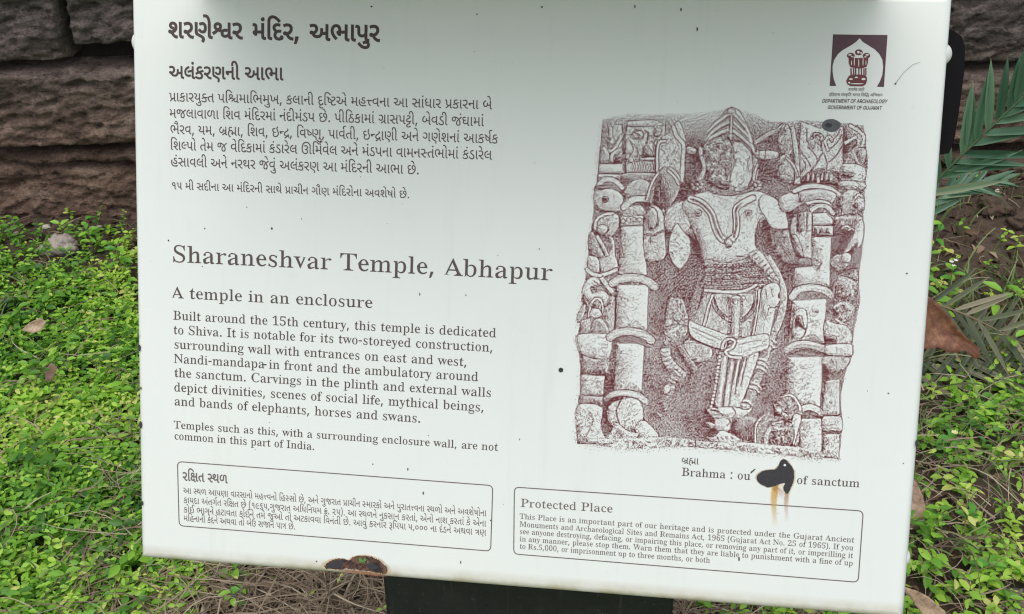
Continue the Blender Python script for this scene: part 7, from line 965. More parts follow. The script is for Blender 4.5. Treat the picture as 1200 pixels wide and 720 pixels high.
    P([(783,350),(792,348),(801,351),(807,374),(805,392),(796,400),(787,402),(778,406),(778,380)], .42, r=5, tex=.3, sm=False); S([(780,384),(792,380),(806,383)], .8, .7)
    T([(779,408),(782,422),(791,434),(802,444)], (6, 7), .2, ribs=5); T([(797,404),(801,414),(808,424),(816,436)], 4, .5, ribs=0)
    T([(795,436),(787,446),(783,462),(774,478),(769,488)], (6, 6), .42, ribs=6, tex=.2); E((781,456), 4.5, 6, 20, tone=.12); E((778,476), 5, 6, tone=.5, tex=.2)
    for q in ([(764,440),(770,455),(768,470)],[(820,432),(810,452),(800,475)],[(826,430),(812,460)],[(800,440),(790,470),(785,490)]): S(q, .7, .68)
    # standing leg behind the long sash
    P([(846,412),(868,416),(889,412),(884,432),(877,452),(868,474),(862,480),(838,478),(841,455),(843,435)], .2, r=6, tex=.12)
    beads([(844,414),(841,434),(838,455),(833,478)], 2.1, 4.2, .85)
    for a, b_, w_, v_ in (((850,416),(842,478),1.5,.05),((854,416),(847,478),.8,.8),((858,417),(851,478),1.2,.1),((862,417),(854,476),.9,.75),((866,417),(859,470),1.2,.08),((869,416),(861,462),.9,.8),((873,416),(864,460),1,.1),((876,415),(868,452),.9,.75),((881,414),(868,466),1.6,.05)): S([a, ((a[0]+b_[0])/2, (a[1]+b_[1])/2), b_], w_, v_)
    beads([(856,420),(850,450),(846,474)], 1.1, 3); beads([(864,420),(857,450)], .9, 2.6); beads([(871,420),(864,448)], .9, 2.6)
    P([(808,376),(818,380),(832,385),(848,391),(858,394),(866,402),(858,411),(844,409),(826,403),(812,396),(807,387)], .08, r=4, light=.2); S([(810,383),(828,391),(846,399)], .7, .6); S([(812,388),(830,397),(842,403)], .6, .55)
    P([(860,400),(870,396),(884,393),(900,392),(900,408),(886,413),(872,419),(858,420),(848,414),(852,406)], .08, r=4, light=.2); S([(866,404),(882,400),(898,398)], .7, .55); S([(868,413),(884,407),(898,404)], .6, .55)
    B([(846,408),(849,400),(856,397),(861,401),(858,407),(850,412),(856,418),(868,419)], 2, tone=.08); E((854,402.5), 2.2, 2, tone=.75)
    # foot and pedestal
    P([(828,480),(842,477),(862,477),(874,480),(882,476),(878,484),(866,490),(850,494),(838,492)], .12); beads([(840,480),(844,486),(852,487)], 1.3, 3); S([(858,478),(862,484),(858,490)], .8, .8); S([(832,480),(842,482)], 1.2, .75)
    P([(838,492),(852,490),(856,498),(852,506),(838,503)], .15); P([(833,502),(826,494),(838,497)], .3); E((875,500), 15, 13, tone=.5, tex=.2, edge=.6); S([(852,498),(862,490)], 1, .7)
    P([(831,516),(838,510),(846,504),(856,508),(868,516),(850,519)], .06); 
    for x in (840,845,851,857): S([(x,512),(x+1.5,514)], 1, .85)
    # ---------- right pillar
    P([(938,142),(960,150),(988,148),(990,180),(985,205),(975,200),(950,203),(938,210),(936,180)], .13, sm=False, tex=.22)
    for q in ([(945,152),(946,165),(952,174),(956,166)],[(938,178),(945,186),(950,196)],[(940,186),(944,194),(939,202)],[(946,172),(954,180),(958,188)],[(972,165),(980,160),(984,152)],[(970,176),(980,168),(986,158)],[(972,190),(980,182),(986,172)],[(966,182),(969,192),(967,200)],[(957,190),(962,182),(966,180)],[(950,200),(958,190),(963,180)]): S(q, .9, .8)
    B([(951,162),(956,157),(963,160),(960,168)], 1.8, tone=.08); B([(975,165),(971,160),(967,166),(970,176)], 1.8, tone=.08); S([(952,160),(960,158)], 1.6, .85); S([(961,164),(963,176)], 1.3, .8)
    P([(946,203),(958,198),(972,200),(981,210),(984,217),(970,216),(950,214),(938,214)], .7, tex=.1)
    for k in range(6): E((947+k*5.4,208-(k%5)*.3), 2, 5, 10, tone=.06, edge=.85)
    E((958.5,213), 2.2, 6.5, tone=.08, edge=.85)
    B([(931,224),(944,219),(958,218),(972,221),(983,228)], 3, tone=.08); P([(936,226),(950,222),(968,222),(980,228),(974,238),(955,237),(940,238)], .25); B([(946,238),(958,236),(970,238),(975,246)], 2.2, tone=.12); B([(951,246),(960,241),(970,243),(976,250)], 3, tone=.15)
    P([(952,250),(968,249),(975,256),(978,264),(952,264)], .12, sm=False); P([(952,264),(977,264),(976,276),(952,275)], .2, sm=False); S([(952,264),(978,264)], .9, .85); S([(952,275),(976,277)], 1, .85)
    for x in (955,962,969): P([(x-2,273),(x,267),(x+2.5,273)], .75, sm=False)
    P([(951,278),(974,278),(972,336),(930,336),(930,314),(951,312)], .13, r=14, edge=.6, light=.62, sm=False, tex=.18); S([(963,308),(957,317)], 1, .85); S([(954,303),(960,308)], .8, .7)
    P([(929,352),(968,350),(966,402),(924,404),(926,375)], .14, r=14, edge=.6, light=.62, sm=False, tex=.2)
    B([(928,348),(936,340),(950,337),(966,340),(974,346)], 4.4, tone=.22); S([(928,346),(938,339),(950,336),(966,338)], 1.2, .05)
    P([(928,388),(930,370),(936,361),(944,364),(946,376),(944,388),(940,396),(930,396)], .15); P([(932,384),(933,371),(939,371),(942,381),(943,386),(936,382)], .72); E((957,365), 1.6, 1.6, tone=.3)
    P([(923,418),(964,418),(961,478),(920,478)], .16, r=13, edge=.6, light=.62, sm=False, tex=.22)
    B([(922,410),(934,404),(950,404),(967,410)], 4.6, tone=.35); S([(922,409),(934,402.5),(950,402),(967,407)], 1.4, .05); S([(924,416),(945,410),(966,417)], 1, .8)
    P([(936,490),(963,490),(963,520),(962,537),(938,533)], .15, r=10, sm=False, tex=.22); B([(938,480),(950,477),(963,484)], 4, tone=.1); S([(940,487),(955,487),(965,492)], 1, .85)
    # ---------- right outer column
    P([(990,150),(1000,146),(1012,156),(1014,172),(1008,178),(1005,190),(996,194),(988,190)], .3, tex=.3)
    P([(989,154),(1000,160),(1003,170),(989,180)], .72); T([(989,168),(1004,160)], 2.2, .06); B([(996,147),(1004,152),(1012,160),(1010,172)], 2.2, tone=.1); P([(1001,176),(1014,174),(1013,190),(1006,192)], .45, tex=.2); S([(999,176),(1006,192)], 1.2, .08)
    P([(986,194),(1002,192),(1014,198),(1011,212),(986,214)], .18, tex=.25); P([(988,202),(1000,203),(998,208),(988,208)], .7); P([(986,212),(1012,214),(1011,222),(984,221)], .35, tex=.3)
    P([(984,236),(988,226),(998,222),(1008,226),(1013,236),(1011,247),(1000,250),(988,252),(980,252)], .3, tex=.2)
    E((1002,241.5), 3, 3, tone=.82); S([(1007,247),(1012,245)], 1.4, .8); B([(1002,232),(1006,228),(1011,231)], 1.8, tone=.08); dark((985,243), 5, 6, .35)
    P([(978,256),(990,252),(1008,253),(1010,262),(1000,268),(984,268),(976,262)], .5, tex=.25); S([(980,255),(998,256)], 1.2, .08); B([(987,267),(992,265),(997,267)], 1.6, tone=.08); B([(994,270),(998,268),(1002,271)], 1.4, tone=.08)
    P([(1003,262),(1011,258),(1012,275),(1008,288),(996,294),(986,300),(994,286),(1000,274)], .14); P([(995,294),(1005,284),(1001,298)], .8, sm=False)
    E((983,308), 11, 10, tone=.42, tex=.2); E((992,302), 6, 6, tone=.1); S([(982,319),(995,316),(1002,310)], 1.3, .85); P([(994,322),(1003,316),(1006,326),(999,328)], .5, tex=.3)
    P([(978,330),(990,324),(1004,332),(1004,345),(996,352),(982,348),(976,342)], .5, tex=.3); S([(984,326),(996,334),(999,346)], 1.6, .1); S([(982,334),(988,342)], 1, .8)
    E((988,366), 11, 12, tone=.5, tex=.3); S([(978,360),(986,355),(996,357),(1000,364)], 1.3, .12); S([(980,374),(988,380),(996,384)], 1.3, .1)
    P([(967,374),(976,378),(992,382),(998,392),(996,403),(980,403),(966,396)], .2, tex=.2); P([(968,393),(978,394),(980,400),(968,400)], .65)
    P([(968,405),(996,403),(999,410),(996,417),(970,416)], .14); P([(966,418),(995,419),(990,432),(976,436),(964,428)], .35, tex=.25); S([(968,417),(997,418)], .9, .85); dark((967,438), 4, 8, .5)
    P([(968,446),(984,444),(984,486),(962,486)], .22, sm=False, tex=.2); P([(964,489),(984,488),(987,498),(984,506),(965,505)], .25); S([(965,490),(984,490)], .9, .1); S([(965,505),(985,506)], .9, .85); P([(966,508),(984,508),(983,538),(964,534)], .2, sm=False, tex=.3)
    # ---------- small seated attendant in its niche
    P([(883,520),(884,496),(894,484),(906,474),(916,464),(926,462),(936,470),(940,482),(936,500),(932,522)], .4, tex=.2)
    T([(885,520),(886,498),(897,485)], 1.6, .06); P([(894,520),(897,505),(904,498),(905,508),(899,521)], .1); P([(930,486),(939,488),(935,505),(930,522),(927,505)], .1); T([(918,464),(928,464),(936,474),(938,482)], 2, .08)
    P([(906,475),(918,466),(927,466),(929,480),(918,486),(908,486)], .55, tex=.2); E((912,481), 4.5, 5, tone=.25, tex=.3); T([(916,484),(924,490),(914,495),(904,497)], 2, .1); P([(906,500),(916,496),(928,497),(928,519),(902,519)], .5, tex=.3); S([(907,501),(914,503),(922,501)], 1.2, .1); P([(918,490),(928,488),(926,494),(919,494)], .8); S([(902,520),(925,520)], 1.5, .8)
    # ---------- broken ledge at the foot
    P([(690,514),(730,514),(772,512),(800,514),(835,518),(870,518),(900,521),(935,524),(962,530),(962,537),(930,534),(895,531),(850,527),(800,523),(745,526),(705,522)], .16, r=4, tex=.34, edge=.35)
    for _ in range(60):
        x = rng.uniform(700, 955); y = np.interp(x, [690,740,800,850,900,960], [517,519,518,522,526,533])+rng.uniform(-3, 3); S([(x,y),(x+rng.uniform(-3,3),y+rng.uniform(-1.5,1.5))], rng.uniform(.5,1.1), .75)
    S([(815,516),(815,525)], .9, .85)
    P([(792,262),(800,270),(808,280),(809,294),(804,308),(797,315),(789,309),(784,296),(784,282)], .12, r=6, light=.2, tex=.25)
    # ragged outer border: the print thins out into scattered dots
    D[:] = np.clip(D, 0, 1)
    return D

build_sign()

# ------------------------------------------------------------------ plants
def norm(v): return v/(np.linalg.norm(v, axis=-1, keepdims=True)+1e-9)
LEAFP = np.array([(0, 0), (.22, .36), (.55, .5), (.85, .26), (1, 0), (.85, -.26), (.55, -.5), (.22, -.36), (.5, 0)])
LEAFF = [(0, 8, 1), (1, 8, 2), (2, 8, 3), (3, 8, 4), (4, 8, 5), (5, 8, 6), (6, 8, 7), (7, 8, 0)]
def leaves(base, d, up, ln, wd, tint, fold=.18, droop=.25):
    """ovate leaves: base points, directions, face normals, lengths, widths"""
    n = len(base); d = norm(d); s = norm(np.cross(up, d)); u = np.cross(d, s)
    P = LEAFP; V = base[:, None]+(d*ln[:, None])[:, None]*P[None, :, :1]+(s*wd[:, None])[:, None]*P[None, :, 1:]
    V = V+(u*ln[:, None])[:, None]*(fold*np.abs(P[:, 1])-droop*P[:, 0]**2)[None, :, None]
    F = (np.array(LEAFF)[None]+(np.arange(n)*9)[:, None, None]).reshape(-1, 3)
    return V.reshape(-1, 3), F, np.repeat(tint, 9)
def strips(P, wd, up=None):
    """flat thin ribbons along polylines P (n,k,3), width tapering"""
    n, k, _ = P.shape; t = norm(np.gradient(P, axis=1)); s = norm(np.cross(t, np.array([.1, -.6, .75]) if up is None else up))
    w_ = (wd[:, None]*np.linspace(1, .35, k)[None])[..., None]
    V = np.stack([P-s*w_, P+s*w_], 2).reshape(n, -1, 3); b = np.arange(k-1)*2
    F = (np.stack([b, b+1, b+3, b+2], -1)[None]+(np.arange(n)*2*k)[:, None, None]).reshape(-1, 4)
    return V.reshape(-1, 3), F
GREEN = mat_leaf('fresh_green_leaf', [(0, (.055, .16, .03)), (.3, (.135, .34, .035)), (.6, (.31, .58, .06)), (.85, (.50, .70, .10)), (1, (.66, .68, .20))])
GREEN_BIG = mat_leaf('weed_leaf', [(0, (.055, .20, .05)), (.5, (.14, .42, .055)), (1, (.36, .64, .08))])
PALM = mat_leaf('grey_green_palm', [(0, (.03, .08, .045)), (.45, (.075, .165, .095)), (.85, (.17, .29, .18)), (1, (.36, .38, .24))], .15, .35)
STRAW = mat_leaf('dry_straw', [(0, (.10, .065, .042)), (.4, (.21, .15, .10)), (.8, (.37, .29, .20)), (1, (.52, .43, .31))], .1, .7)
STEM = mat_plain('weed_stem', (.14, .2, .06), .6, 90, .3)

def cover(name, n, region, label, seed, size=(.014, .026), hmax=.06, pairs=(2, 5)):
    rg = np.random.default_rng(seed); pts = []
    while len(pts) < n:
        x, y = rg.uniform(region[0], region[1]), rg.uniform(region[2], region[3])
        if rg.random() < region[4](x, y): pts.append((x, y))
    B, Dd, Uu, L, Wd, T = [], [], [], [], [], []; SP = []; SW_ = []
    for x, y in pts:
        z = float(ground_z(x, y)); h = hmax*rg.uniform(.35, 1); lean = np.array([rg.normal(0, .45), rg.normal(-.1, .45), 1.0]); lean /= np.linalg.norm(lean)
        k = rg.integers(*pairs); ph = rg.uniform(0, 6.28); base = np.array([x, y, z]); tn = np.clip(.5+.28*float(vnoise(np.array(x*4.), np.array(y*4.), 5))+rg.normal(0, .14), 0, 1)
        SP.append([base, base+lean*h*.5, base+lean*h]); SW_.append(.0009)
        for q in range(k):
            f = .35+.65*(q+1)/k; c = base+lean*h*f; ph += 1.57+rg.normal(0, .3); s = rg.uniform(*size)*(1.1-.35*f)
            for sd_ in (0, math.pi):
                a_ = ph+sd_; out = np.array([math.cos(a_), math.sin(a_), rg.uniform(-.05, .55)])
                B.append(c); Dd.append(out); Uu.append([rg.normal(0, .42), rg.normal(-.12, .42), 1]); L.append(s); Wd.append(s*rg.uniform(.42, .6)); T.append(np.clip((tn-.25*(size[0] > .02)) +(.2*f-.12)+rg.normal(0, .11)+.5*(rg.random() < .025), 0, 1))
    V, F, T = leaves(np.array(B), np.array(Dd), np.array(Uu), np.array(L), np.array(Wd), np.array(T))
    V2, F2 = strips(np.array(SP), np.array(SW_)); F2 = np.r_[F2[:, [0, 1, 2]], F2[:, [0, 2, 3]]]
    o = mesh_np(name, np.r_[V, V2], np.r_[F, F2+len(V)], GREEN, attrs={'tint': np.r_[T, np.full(len(V2), .25)]})
    return tag(o, label, 'ground plants', kind='stuff')
sm = lambda x, a_, b_: float(np.clip((x-a_)/(b_-a_), 0, 1))
def left_density(x, y):
    # thick mat from the wall's foot to the sign, thinning into straw towards the front and into soil by the wall
    e = y+.05*float(vnoise(np.array(x*5.), np.array(y*5.), 3))
    d = sm(e+.35*sm(-x, .42, .62), 1.36, 1.56)*(1-.72*sm(e, 2.15, 2.45))*(1-sm(e, 2.5, 2.66))
    return d*(1-.9*sm(x+.09*float(vnoise(np.array(x*3.), np.array(y*3.), 9)), -.62, -.38)*(1-sm(y, 1.55, 1.8)))*(1-.85*sm(x, .15, .45))*(.55+.45*sm(float(vnoise(np.array(x*7.), np.array(y*7.), 4)), -.6, -.1))
cover('ground_cover', 9800, (-1.55, .4, 1.05, 2.7, left_density), 'bright green low leafy ground cover filling the left of the sign', 1, (.010, .026))
cover('broad_ground_cover', 700, (-1.55, .3, 1.05, 2.6, lambda x, y: left_density(x, y)*sm(float(vnoise(np.array(x*3.3+4), np.array(y*3.3), 31)), -.3, .3)), 'darker round leaved creepers mixed through the bright ground cover at left', 5, (.024, .040), .075, (2, 3))
def right_density(x, y):
    return sm(x, .25, .5)*(1-.8*sm(y, 1.95, 2.2))*(1-sm(y, 2.45, 2.7))*(.25+.75*sm(float(vnoise(np.array(x*6.), np.array(y*6.), 14)), -.25, .3))
cover('ground_cover', 1500, (.25, 1.6, 1.1, 2.7, right_density), 'patchy green weeds among dry stems at the right of the sign', 2, (.018, .034), .075, (2, 4))
cover('sparse_weeds', 90, (-.6, .45, 1.15, 1.6, lambda x, y: 1.0), 'few green sprigs pushing through the straw below the sign', 3, (.012, .022), .06, (1, 3))

def straw(name, n, region, label, seed, ln=(.06, .22), wd=(.0007, .0021), lift=.035):
    rg = np.random.default_rng(seed); P = []; T = []; Wd = []
    while len(P) < n:
        x, y = rg.uniform(region[0], region[1]), rg.uniform(region[2], region[3])
        if rg.random() > region[4](x, y): continue
        a_ = rg.uniform(0, 2*math.pi); L = rg.uniform(*ln); k = 6; cv = rg.normal(0, .9); up = abs(rg.normal(0, .35)); s = np.linspace(0, 1, k)
        an = a_+cv*s*1.2; xs = x+np.cumsum(np.cos(an))*L/k; ys = y+np.cumsum(np.sin(an))*L/k
        zs = ground_z(xs, ys)+rg.uniform(.002, lift)+up*L*(s-s*s*.8)
        P.append(np.stack([xs, ys, zs], -1)); T.append(np.clip(rg.normal(.52, .25), 0, 1)); Wd.append(rg.uniform(*wd))
    V, F = strips(np.array(P), np.array(Wd)); o = mesh_np(name, V, F, STRAW, attrs={'tint': np.repeat(T, 12)}); return tag(o, label, 'dry grass', kind='stuff')
straw('dry_grass', 800, (-.85, .6, 1.05, 1.75, lambda x, y: sm(x, -.8, -.5)), 'broad broken dead blades lying in the straw below the sign', 15, (.03, .12), (.002, .0045), .03)
straw('dry_grass', 5600, (-.85, .55, 1.08, 1.75, lambda x, y: sm(x, -.8, -.5)*(1-sm(y, 1.5, 1.72))), 'pale tangled dead grass stems on the ground below the sign', 11)
straw('dry_grass', 1050, (.35, 1.5, 1.1, 2.2, lambda x, y: sm(x, .35, .55)*(1-.93*sm(y+.1*(x-.6), 1.75, 2.0))), 'dry brown stems and twigs among the weeds right of the sign', 12, (.06, .22), (.0007, .0022), .05)
straw('leaf_litter', 650, (-1.6, 1.6, 1.5, 2.72, lambda x, y: .25+.75*sm(y, 2.35, 2.55)), 'scattered dead stalks on the bare soil at the foot of the wall', 13, (.04, .16), (.0006, .0015), .008)
straw('dry_grass', 900, (-1.5, -.45, 1.05, 2.35, lambda x, y: .25+.75*sm(float(vnoise(np.array(x*4.), np.array(y*4.), 8)), -.2, .4)), 'thin tan stalks caught among the green leaves left of the sign', 14, (.06, .2), (.0006, .0016), .055)

def blades(name, n, region, label, seed, ht, mat):
    rg = np.random.default_rng(seed); P, T, Wd = [], [], []; s = np.linspace(0, 1, 6)
    while len(P) < n:
        x, y = rg.uniform(*region[:2]), rg.uniform(*region[2:4])
        if rg.random() > sm(float(vnoise(np.array(x*6.), np.array(y*6.), seed)), -.3, .35): continue
        h = rg.uniform(*ht); a_ = rg.uniform(0, 6.28); b = h*rg.uniform(.2, .9)
        P.append(np.stack([x+math.cos(a_)*b*s**1.6, y+math.sin(a_)*b*s**1.6, float(ground_z(x, y))+h*(s-.35*s**2.5)], -1)); T.append(np.clip(rg.normal(.5, .25), 0, 1)); Wd.append(rg.uniform(.0012, .0032))
    V, F = strips(np.array(P), np.array(Wd)); return tag(mesh_np(name, V, F, mat, attrs={'tint': np.repeat(T, 12)}), label, 'grass', kind='stuff')
OLIVE = mat_leaf('olive_grass_blade', [(0, (.05, .09, .03)), (.4, (.12, .20, .06)), (.75, (.24, .32, .11)), (1, (.42, .38, .22))], .25, .5)
blades('slender_grass', 750, (.55, 1.6, 1.35, 2.55), 'slender olive grass blades on the bank right of the sign', 61, (.05, .17), OLIVE)
blades('slender_grass', 260, (-1.5, -.4, 1.1, 2.5), 'few slender grass blades among the leaves left of the sign', 62, (.04, .10), OLIVE)
def litter(n, region, label, seed):
    rg = np.random.default_rng(seed); P = []
    while len(P) < n:
        x, y = rg.uniform(*region[:2]), rg.uniform(*region[2:4])
        if rg.random() < region[4](x, y): P.append((x, y))
    P = np.array(P); B = np.c_[P, ground_z(P[:, 0], P[:, 1])+.003]; aa = rg.uniform(0, 6.28, n); L = rg.uniform(.008, .035, n)
    V, F, T = leaves(B, np.stack([np.cos(aa), np.sin(aa), rg.uniform(-.1, .5, n)], -1), np.stack([rg.normal(0, .5, n), rg.normal(0, .5, n), np.ones(n)], -1), L, L*rg.uniform(.3, .7, n), np.clip(rg.normal(.35, .25, n), 0, 1), .5, .5)
    tag(mesh_np('leaf_litter', V, F, LITTER, attrs={'tint': T}), label, 'leaf litter', kind='stuff')
LITTER = mat_leaf('rotting_leaf_bits', [(0, (.035, .022, .016)), (.4, (.11, .065, .042)), (.75, (.24, .155, .10)), (1, (.46, .36, .25))], .05, .8)
litter(1500, (.5, 1.6, 1.7, 2.72, lambda x, y: sm(y, 1.75, 2.0)), 'crumbled dark leaf litter over the bank under the palm', 51)
litter(1100, (-1.6, .5, 2.15, 2.72, lambda x, y: sm(y, 2.1, 2.4)), 'crumbled brown leaf litter along the foot of the wall at left', 52)
litter(900, (-1.2, 1.4, 1.05, 1.9, lambda x, y: .6), 'brown leaf scraps lying under the stalks in front', 53)

# ---- single bigger weeds
def weed(px, py, Y, h, nl, size, label, seed, lean=(0, 0), flower=None, lw=.5):
    rg = np.random.default_rng(seed); top = at(px, py, Y); zb = float(ground_z(top[0]-lean[0], Y-lean[1])); h = max(top[2]-zb, .05)
    root = empty('weed', (top[0]-lean[0], Y-lean[1], zb), label, 'plant', 'larger weeds by the sign')
    s = np.linspace(0, 1, 7); P = np.stack([lean[0]*s**1.5, lean[1]*s**1.5, h*s], -1)
    V, F = tube(P, .0016, .0008); mesh_np('stem', V, F, STEM, root, smooth=True)
    B, Dd, Uu, L, Wd, T = [], [], [], [], [], []; ph = rg.uniform(0, 6)
    for q in range(nl):
        f = .3+.7*(q+1)/nl; ph += 2.4; c = np.array([np.interp(f, s, P[:, k]) for k in range(3)]); z = size*rg.uniform(.75, 1.15)
        B.append(c); Dd.append([math.cos(ph), math.sin(ph), rg.uniform(.05, .6)]); Uu.append([rg.normal(0, .2), rg.normal(-.2, .2), 1]); L.append(z); Wd.append(z*lw); T.append(rg.uniform(.35, 1))
    V, F, T = leaves(np.array(B), np.array(Dd), np.array(Uu), np.array(L), np.array(Wd), np.array(T), .22, .3); mesh_np('foliage', V, F, GREEN_BIG, root, smooth=True, attrs={'tint': T})
    if flower:
        for k in range(flower[0]):
            c = P[-1]+rg.uniform(-.006, .006, 3)+[0, 0, .006+.004*k]; B = np.repeat(c[None], 6, 0); aa = np.arange(6)*1.05
            V, F, T = leaves(B, np.stack([np.cos(aa), np.sin(aa), np.full(6, .5)], -1), np.tile([0, -.3, 1.], (6, 1)), np.full(6, flower[1]), np.full(6, flower[1]*.6), np.full(6, .5), .1, .1); mesh_np('flower', V, F, flower[2], root)
def tube(P, r0, r1, n=7):
    k = len(P); t = norm(np.gradient(P, axis=0)); ref = np.array([.31, .17, .94]); s = norm(np.cross(t, ref)); u = np.cross(t, s); r = np.linspace(r0, r1, k)[:, None, None]
    a_ = np.linspace(0, 2*math.pi, n, endpoint=False); V = P[:, None]+r*(s[:, None]*np.cos(a_)[None, :, None]+u[:, None]*np.sin(a_)[None, :, None])
    F = [(i*n+j, i*n+(j+1) % n, (i+1)*n+(j+1) % n, (i+1)*n+j) for i in range(k-1) for j in range(n)]; return V.reshape(-1, 3), F
PETAL = mat_plain('white_petal', (.78, .78, .66), .6, 100, .1); PETAL_Y = mat_plain('cream_petal', (.72, .70, .35), .6, 100, .1)
for a_ in ((1104, 262, 2.2, .1, 8, .034, 'broad leaved weed beside the right edge of the sign under the palm', 1, (.02, 0)), (1117, 312, 2.15, .1, 9, .03, 'weed with small white flowers by the right edge of the sign', 2, (-.01, 0), (3, .0065, PETAL)),
           (1098, 345, 2.05, .1, 6, .042, 'dark green weed above the big brown leaf', 3, (.01, 0)), (1178, 335, 2.1, .1, 5, .045, 'weed with upright light green leaves at the right border', 4, (.01, 0), None, .4), (1190, 395, 1.95, .1, 6, .04, 'yellow green weed among the dry palm leaflets', 5),
           (1115, 515, 1.65, .1, 8, .036, 'weed with one cream flower right of the sign', 6, (0, 0), (1, .008, PETAL_Y)), (1150, 480, 1.75, .1, 9, .04, 'leafy bright weed right of the cream flower', 7), (1092, 655, 1.3, .1, 9, .032, 'light green weed under the lower right corner of the sign', 8),
           (1160, 660, 1.3, .1, 8, .035, 'yellow green seedling near the lower right of the picture', 9, (0, 0), None, .42), (1140, 600, 1.42, .1, 7, .036, 'rounded leaf weed between dry stems right of the sign', 10), (100, 258, 2.5, .1, 8, .03, 'small seedling in front of the wall left of the sign', 11),
           (70, 262, 2.55, .1, 6, .026, 'seedling against the wall foot above the pale stone', 12), (135, 285, 2.4, .1, 10, .036, 'broad leaved weed between the pale stone and the sign', 13), (20, 258, 2.58, .1, 5, .022, 'tiny seedling at the wall foot on the left border', 14), (270, 690, 1.22, .1, 6, .02, 'lone green sprig in the dead grass below the sign', 15)): weed(*a_)

# ---- palm
def leaflets(P, side_up, ln, wd, n, ang, seed, lim=(.12, 1), sides=(1, -1), dirs=None):
    """stiff folded leaflets along a midrib"""
    rg = np.random.default_rng(seed); k = len(P); s = np.linspace(0, 1, k); t = norm(np.gradient(P, axis=0)); V, F, T = [], [], []
    for q in range(n):
        f = lim[0]+(lim[1]-lim[0])*q/(n-1)
        for sd_ in sides:
            ff = min(f+.015*(sd_ > 0)+rg.normal(0, .006), 1); c = np.array([np.interp(ff, s, P[:, j]) for j in range(3)]); tt = norm(np.array([np.interp(ff, s, t[:, j]) for j in range(3)]))
            sv = norm(np.cross(side_up, tt))*sd_; a_ = rad(ang)*(1-.35*ff)+rg.normal(0, .09); d = norm(tt*math.cos(a_)+sv*math.sin(a_)+side_up*rg.normal(.12, .10))
            L = ln*(1-.45*ff**2)*rg.uniform(.85, 1.1); u = norm(np.cross(np.cross(d, side_up), d)+rg.normal(0, .2, 3)); w_ = norm(np.cross(u, d)); b0 = len(V); tn = np.clip(rg.normal(.5, .2), 0, 1)
            for fr, ww in ((0, .35), (.15, .9), (.45, 1), (.75, .68), (1, .02)):
                m_ = c+d*L*fr-u*L*.10*fr**2
                V += [m_+w_*wd*ww+u*wd*ww*.6, m_, m_-w_*wd*ww+u*wd*ww*.6]; T += [tn+.1+.35*(fr == 1), tn-.1, tn+.16+.35*(fr == 1)]
            for i in range(4):
                for j in range(2): F.append((b0+3*i+j, b0+3*i+j+1, b0+3*i+4+j, b0+3*i+3+j))
    return np.array(V), F, np.clip(np.array(T), 0, 1)
def frond(root, o, P, ln, wd, n, ang, seed, mat, up, lim=(.12, 1), rib=.004, ribmat=None, name='frond'):
    P = np.array(P, float); k = 15; u = np.linspace(0, len(P)-1, k); Q = np.stack([np.interp(u, np.arange(len(P)), P[:, j]) for j in range(3)], -1)
    for _ in range(3): Q[1:-1] = (Q[:-2]+2*Q[1:-1]+Q[2:])/4
    Q = Q-o; V, F, T = leaflets(Q, norm(np.array(up, float)), ln, wd, n, ang, seed, lim); f_ = mesh_np(name, V, F, mat, root, smooth=True, attrs={'tint': T}); V, F = tube(Q, rib, rib*.35); mesh_np('midrib', V, F, ribmat or STEM, f_, Matrix.Identity(4), smooth=True)
pb = np.array([.62, 1.78, float(ground_z(.62, 1.78))]); palm = empty('young_palm', tuple(pb), 'young date palm with stiff grey green leaflets growing behind the right edge of the sign', 'palm')
RIB = mat_plain('palm_midrib', (.10, .16, .08), .5, 60, .3)
frond(palm, pb, [pb, at(1020, 330, 1.74), at(1085, 222, 1.66), at(1150, 160, 1.62), at(1222, 92, 1.58)], .165, .0074, 13, 50, 4, PALM, (-.25, -.75, .6), (.52, 1), .0045, RIB)
frond(palm, pb, [pb, at(1020, 380, 1.86), at(1080, 240, 1.9), at(1120, 222, 1.9), at(1165, 214, 1.88)], .10, .006, 9, 35, 6, PALM, (.1, -.55, .8), (.5, 1), .0035, RIB)
frond(palm, pb, [pb, at(1000, 400, 1.9), at(960, 230, 2.1), at(900, 160, 2.2)], .15, .0085, 12, 50, 7, PALM, (.3, -.7, .6), (.35, 1), .0045, RIB)
DRYP = mat_leaf('drying_palm', [(0, (.045, .06, .03)), (.4, (.10, .125, .065)), (.7, (.20, .20, .12)), (1, (.36, .31, .21))], .1, .55)
g0 = on_ground(1060, 440, .06); df = empty('fallen_palm_frond', tuple(on_ground(1130, 425, .05)), 'half dry olive palm frond lying on the ground right of the brown leaf', 'palm frond')
DRYR = mat_plain('dry_midrib', (.22, .17, .10), .6, 60, .3)
frond(df, np.array(df.location), [at(1000, 432, 1.92), at(1080, 424, 1.93), at(1150, 414, 1.95), at(1250, 400, 1.98)], .22, .0068, 19, 52, 9, DRYP, (0, -.55, .85), (.05, 1), .004, DRYR)
frond(df, np.array(df.location), [at(1010, 472, 1.86), at(1085, 456, 1.87), at(1150, 446, 1.88), at(1240, 436, 1.9)], .19, .0055, 15, 56, 10, DRYP, (.15, -.6, .8), (.05, 1), .0035, DRYR)
frond(df, np.array(df.location), [at(1085, 352, 2.0), at(1140, 372, 1.98), at(1230, 420, 1.94)], .16, .006, 9, 48, 12, DRYP, (-.2, -.6, .8), (.05, 1), .0035, DRYR)

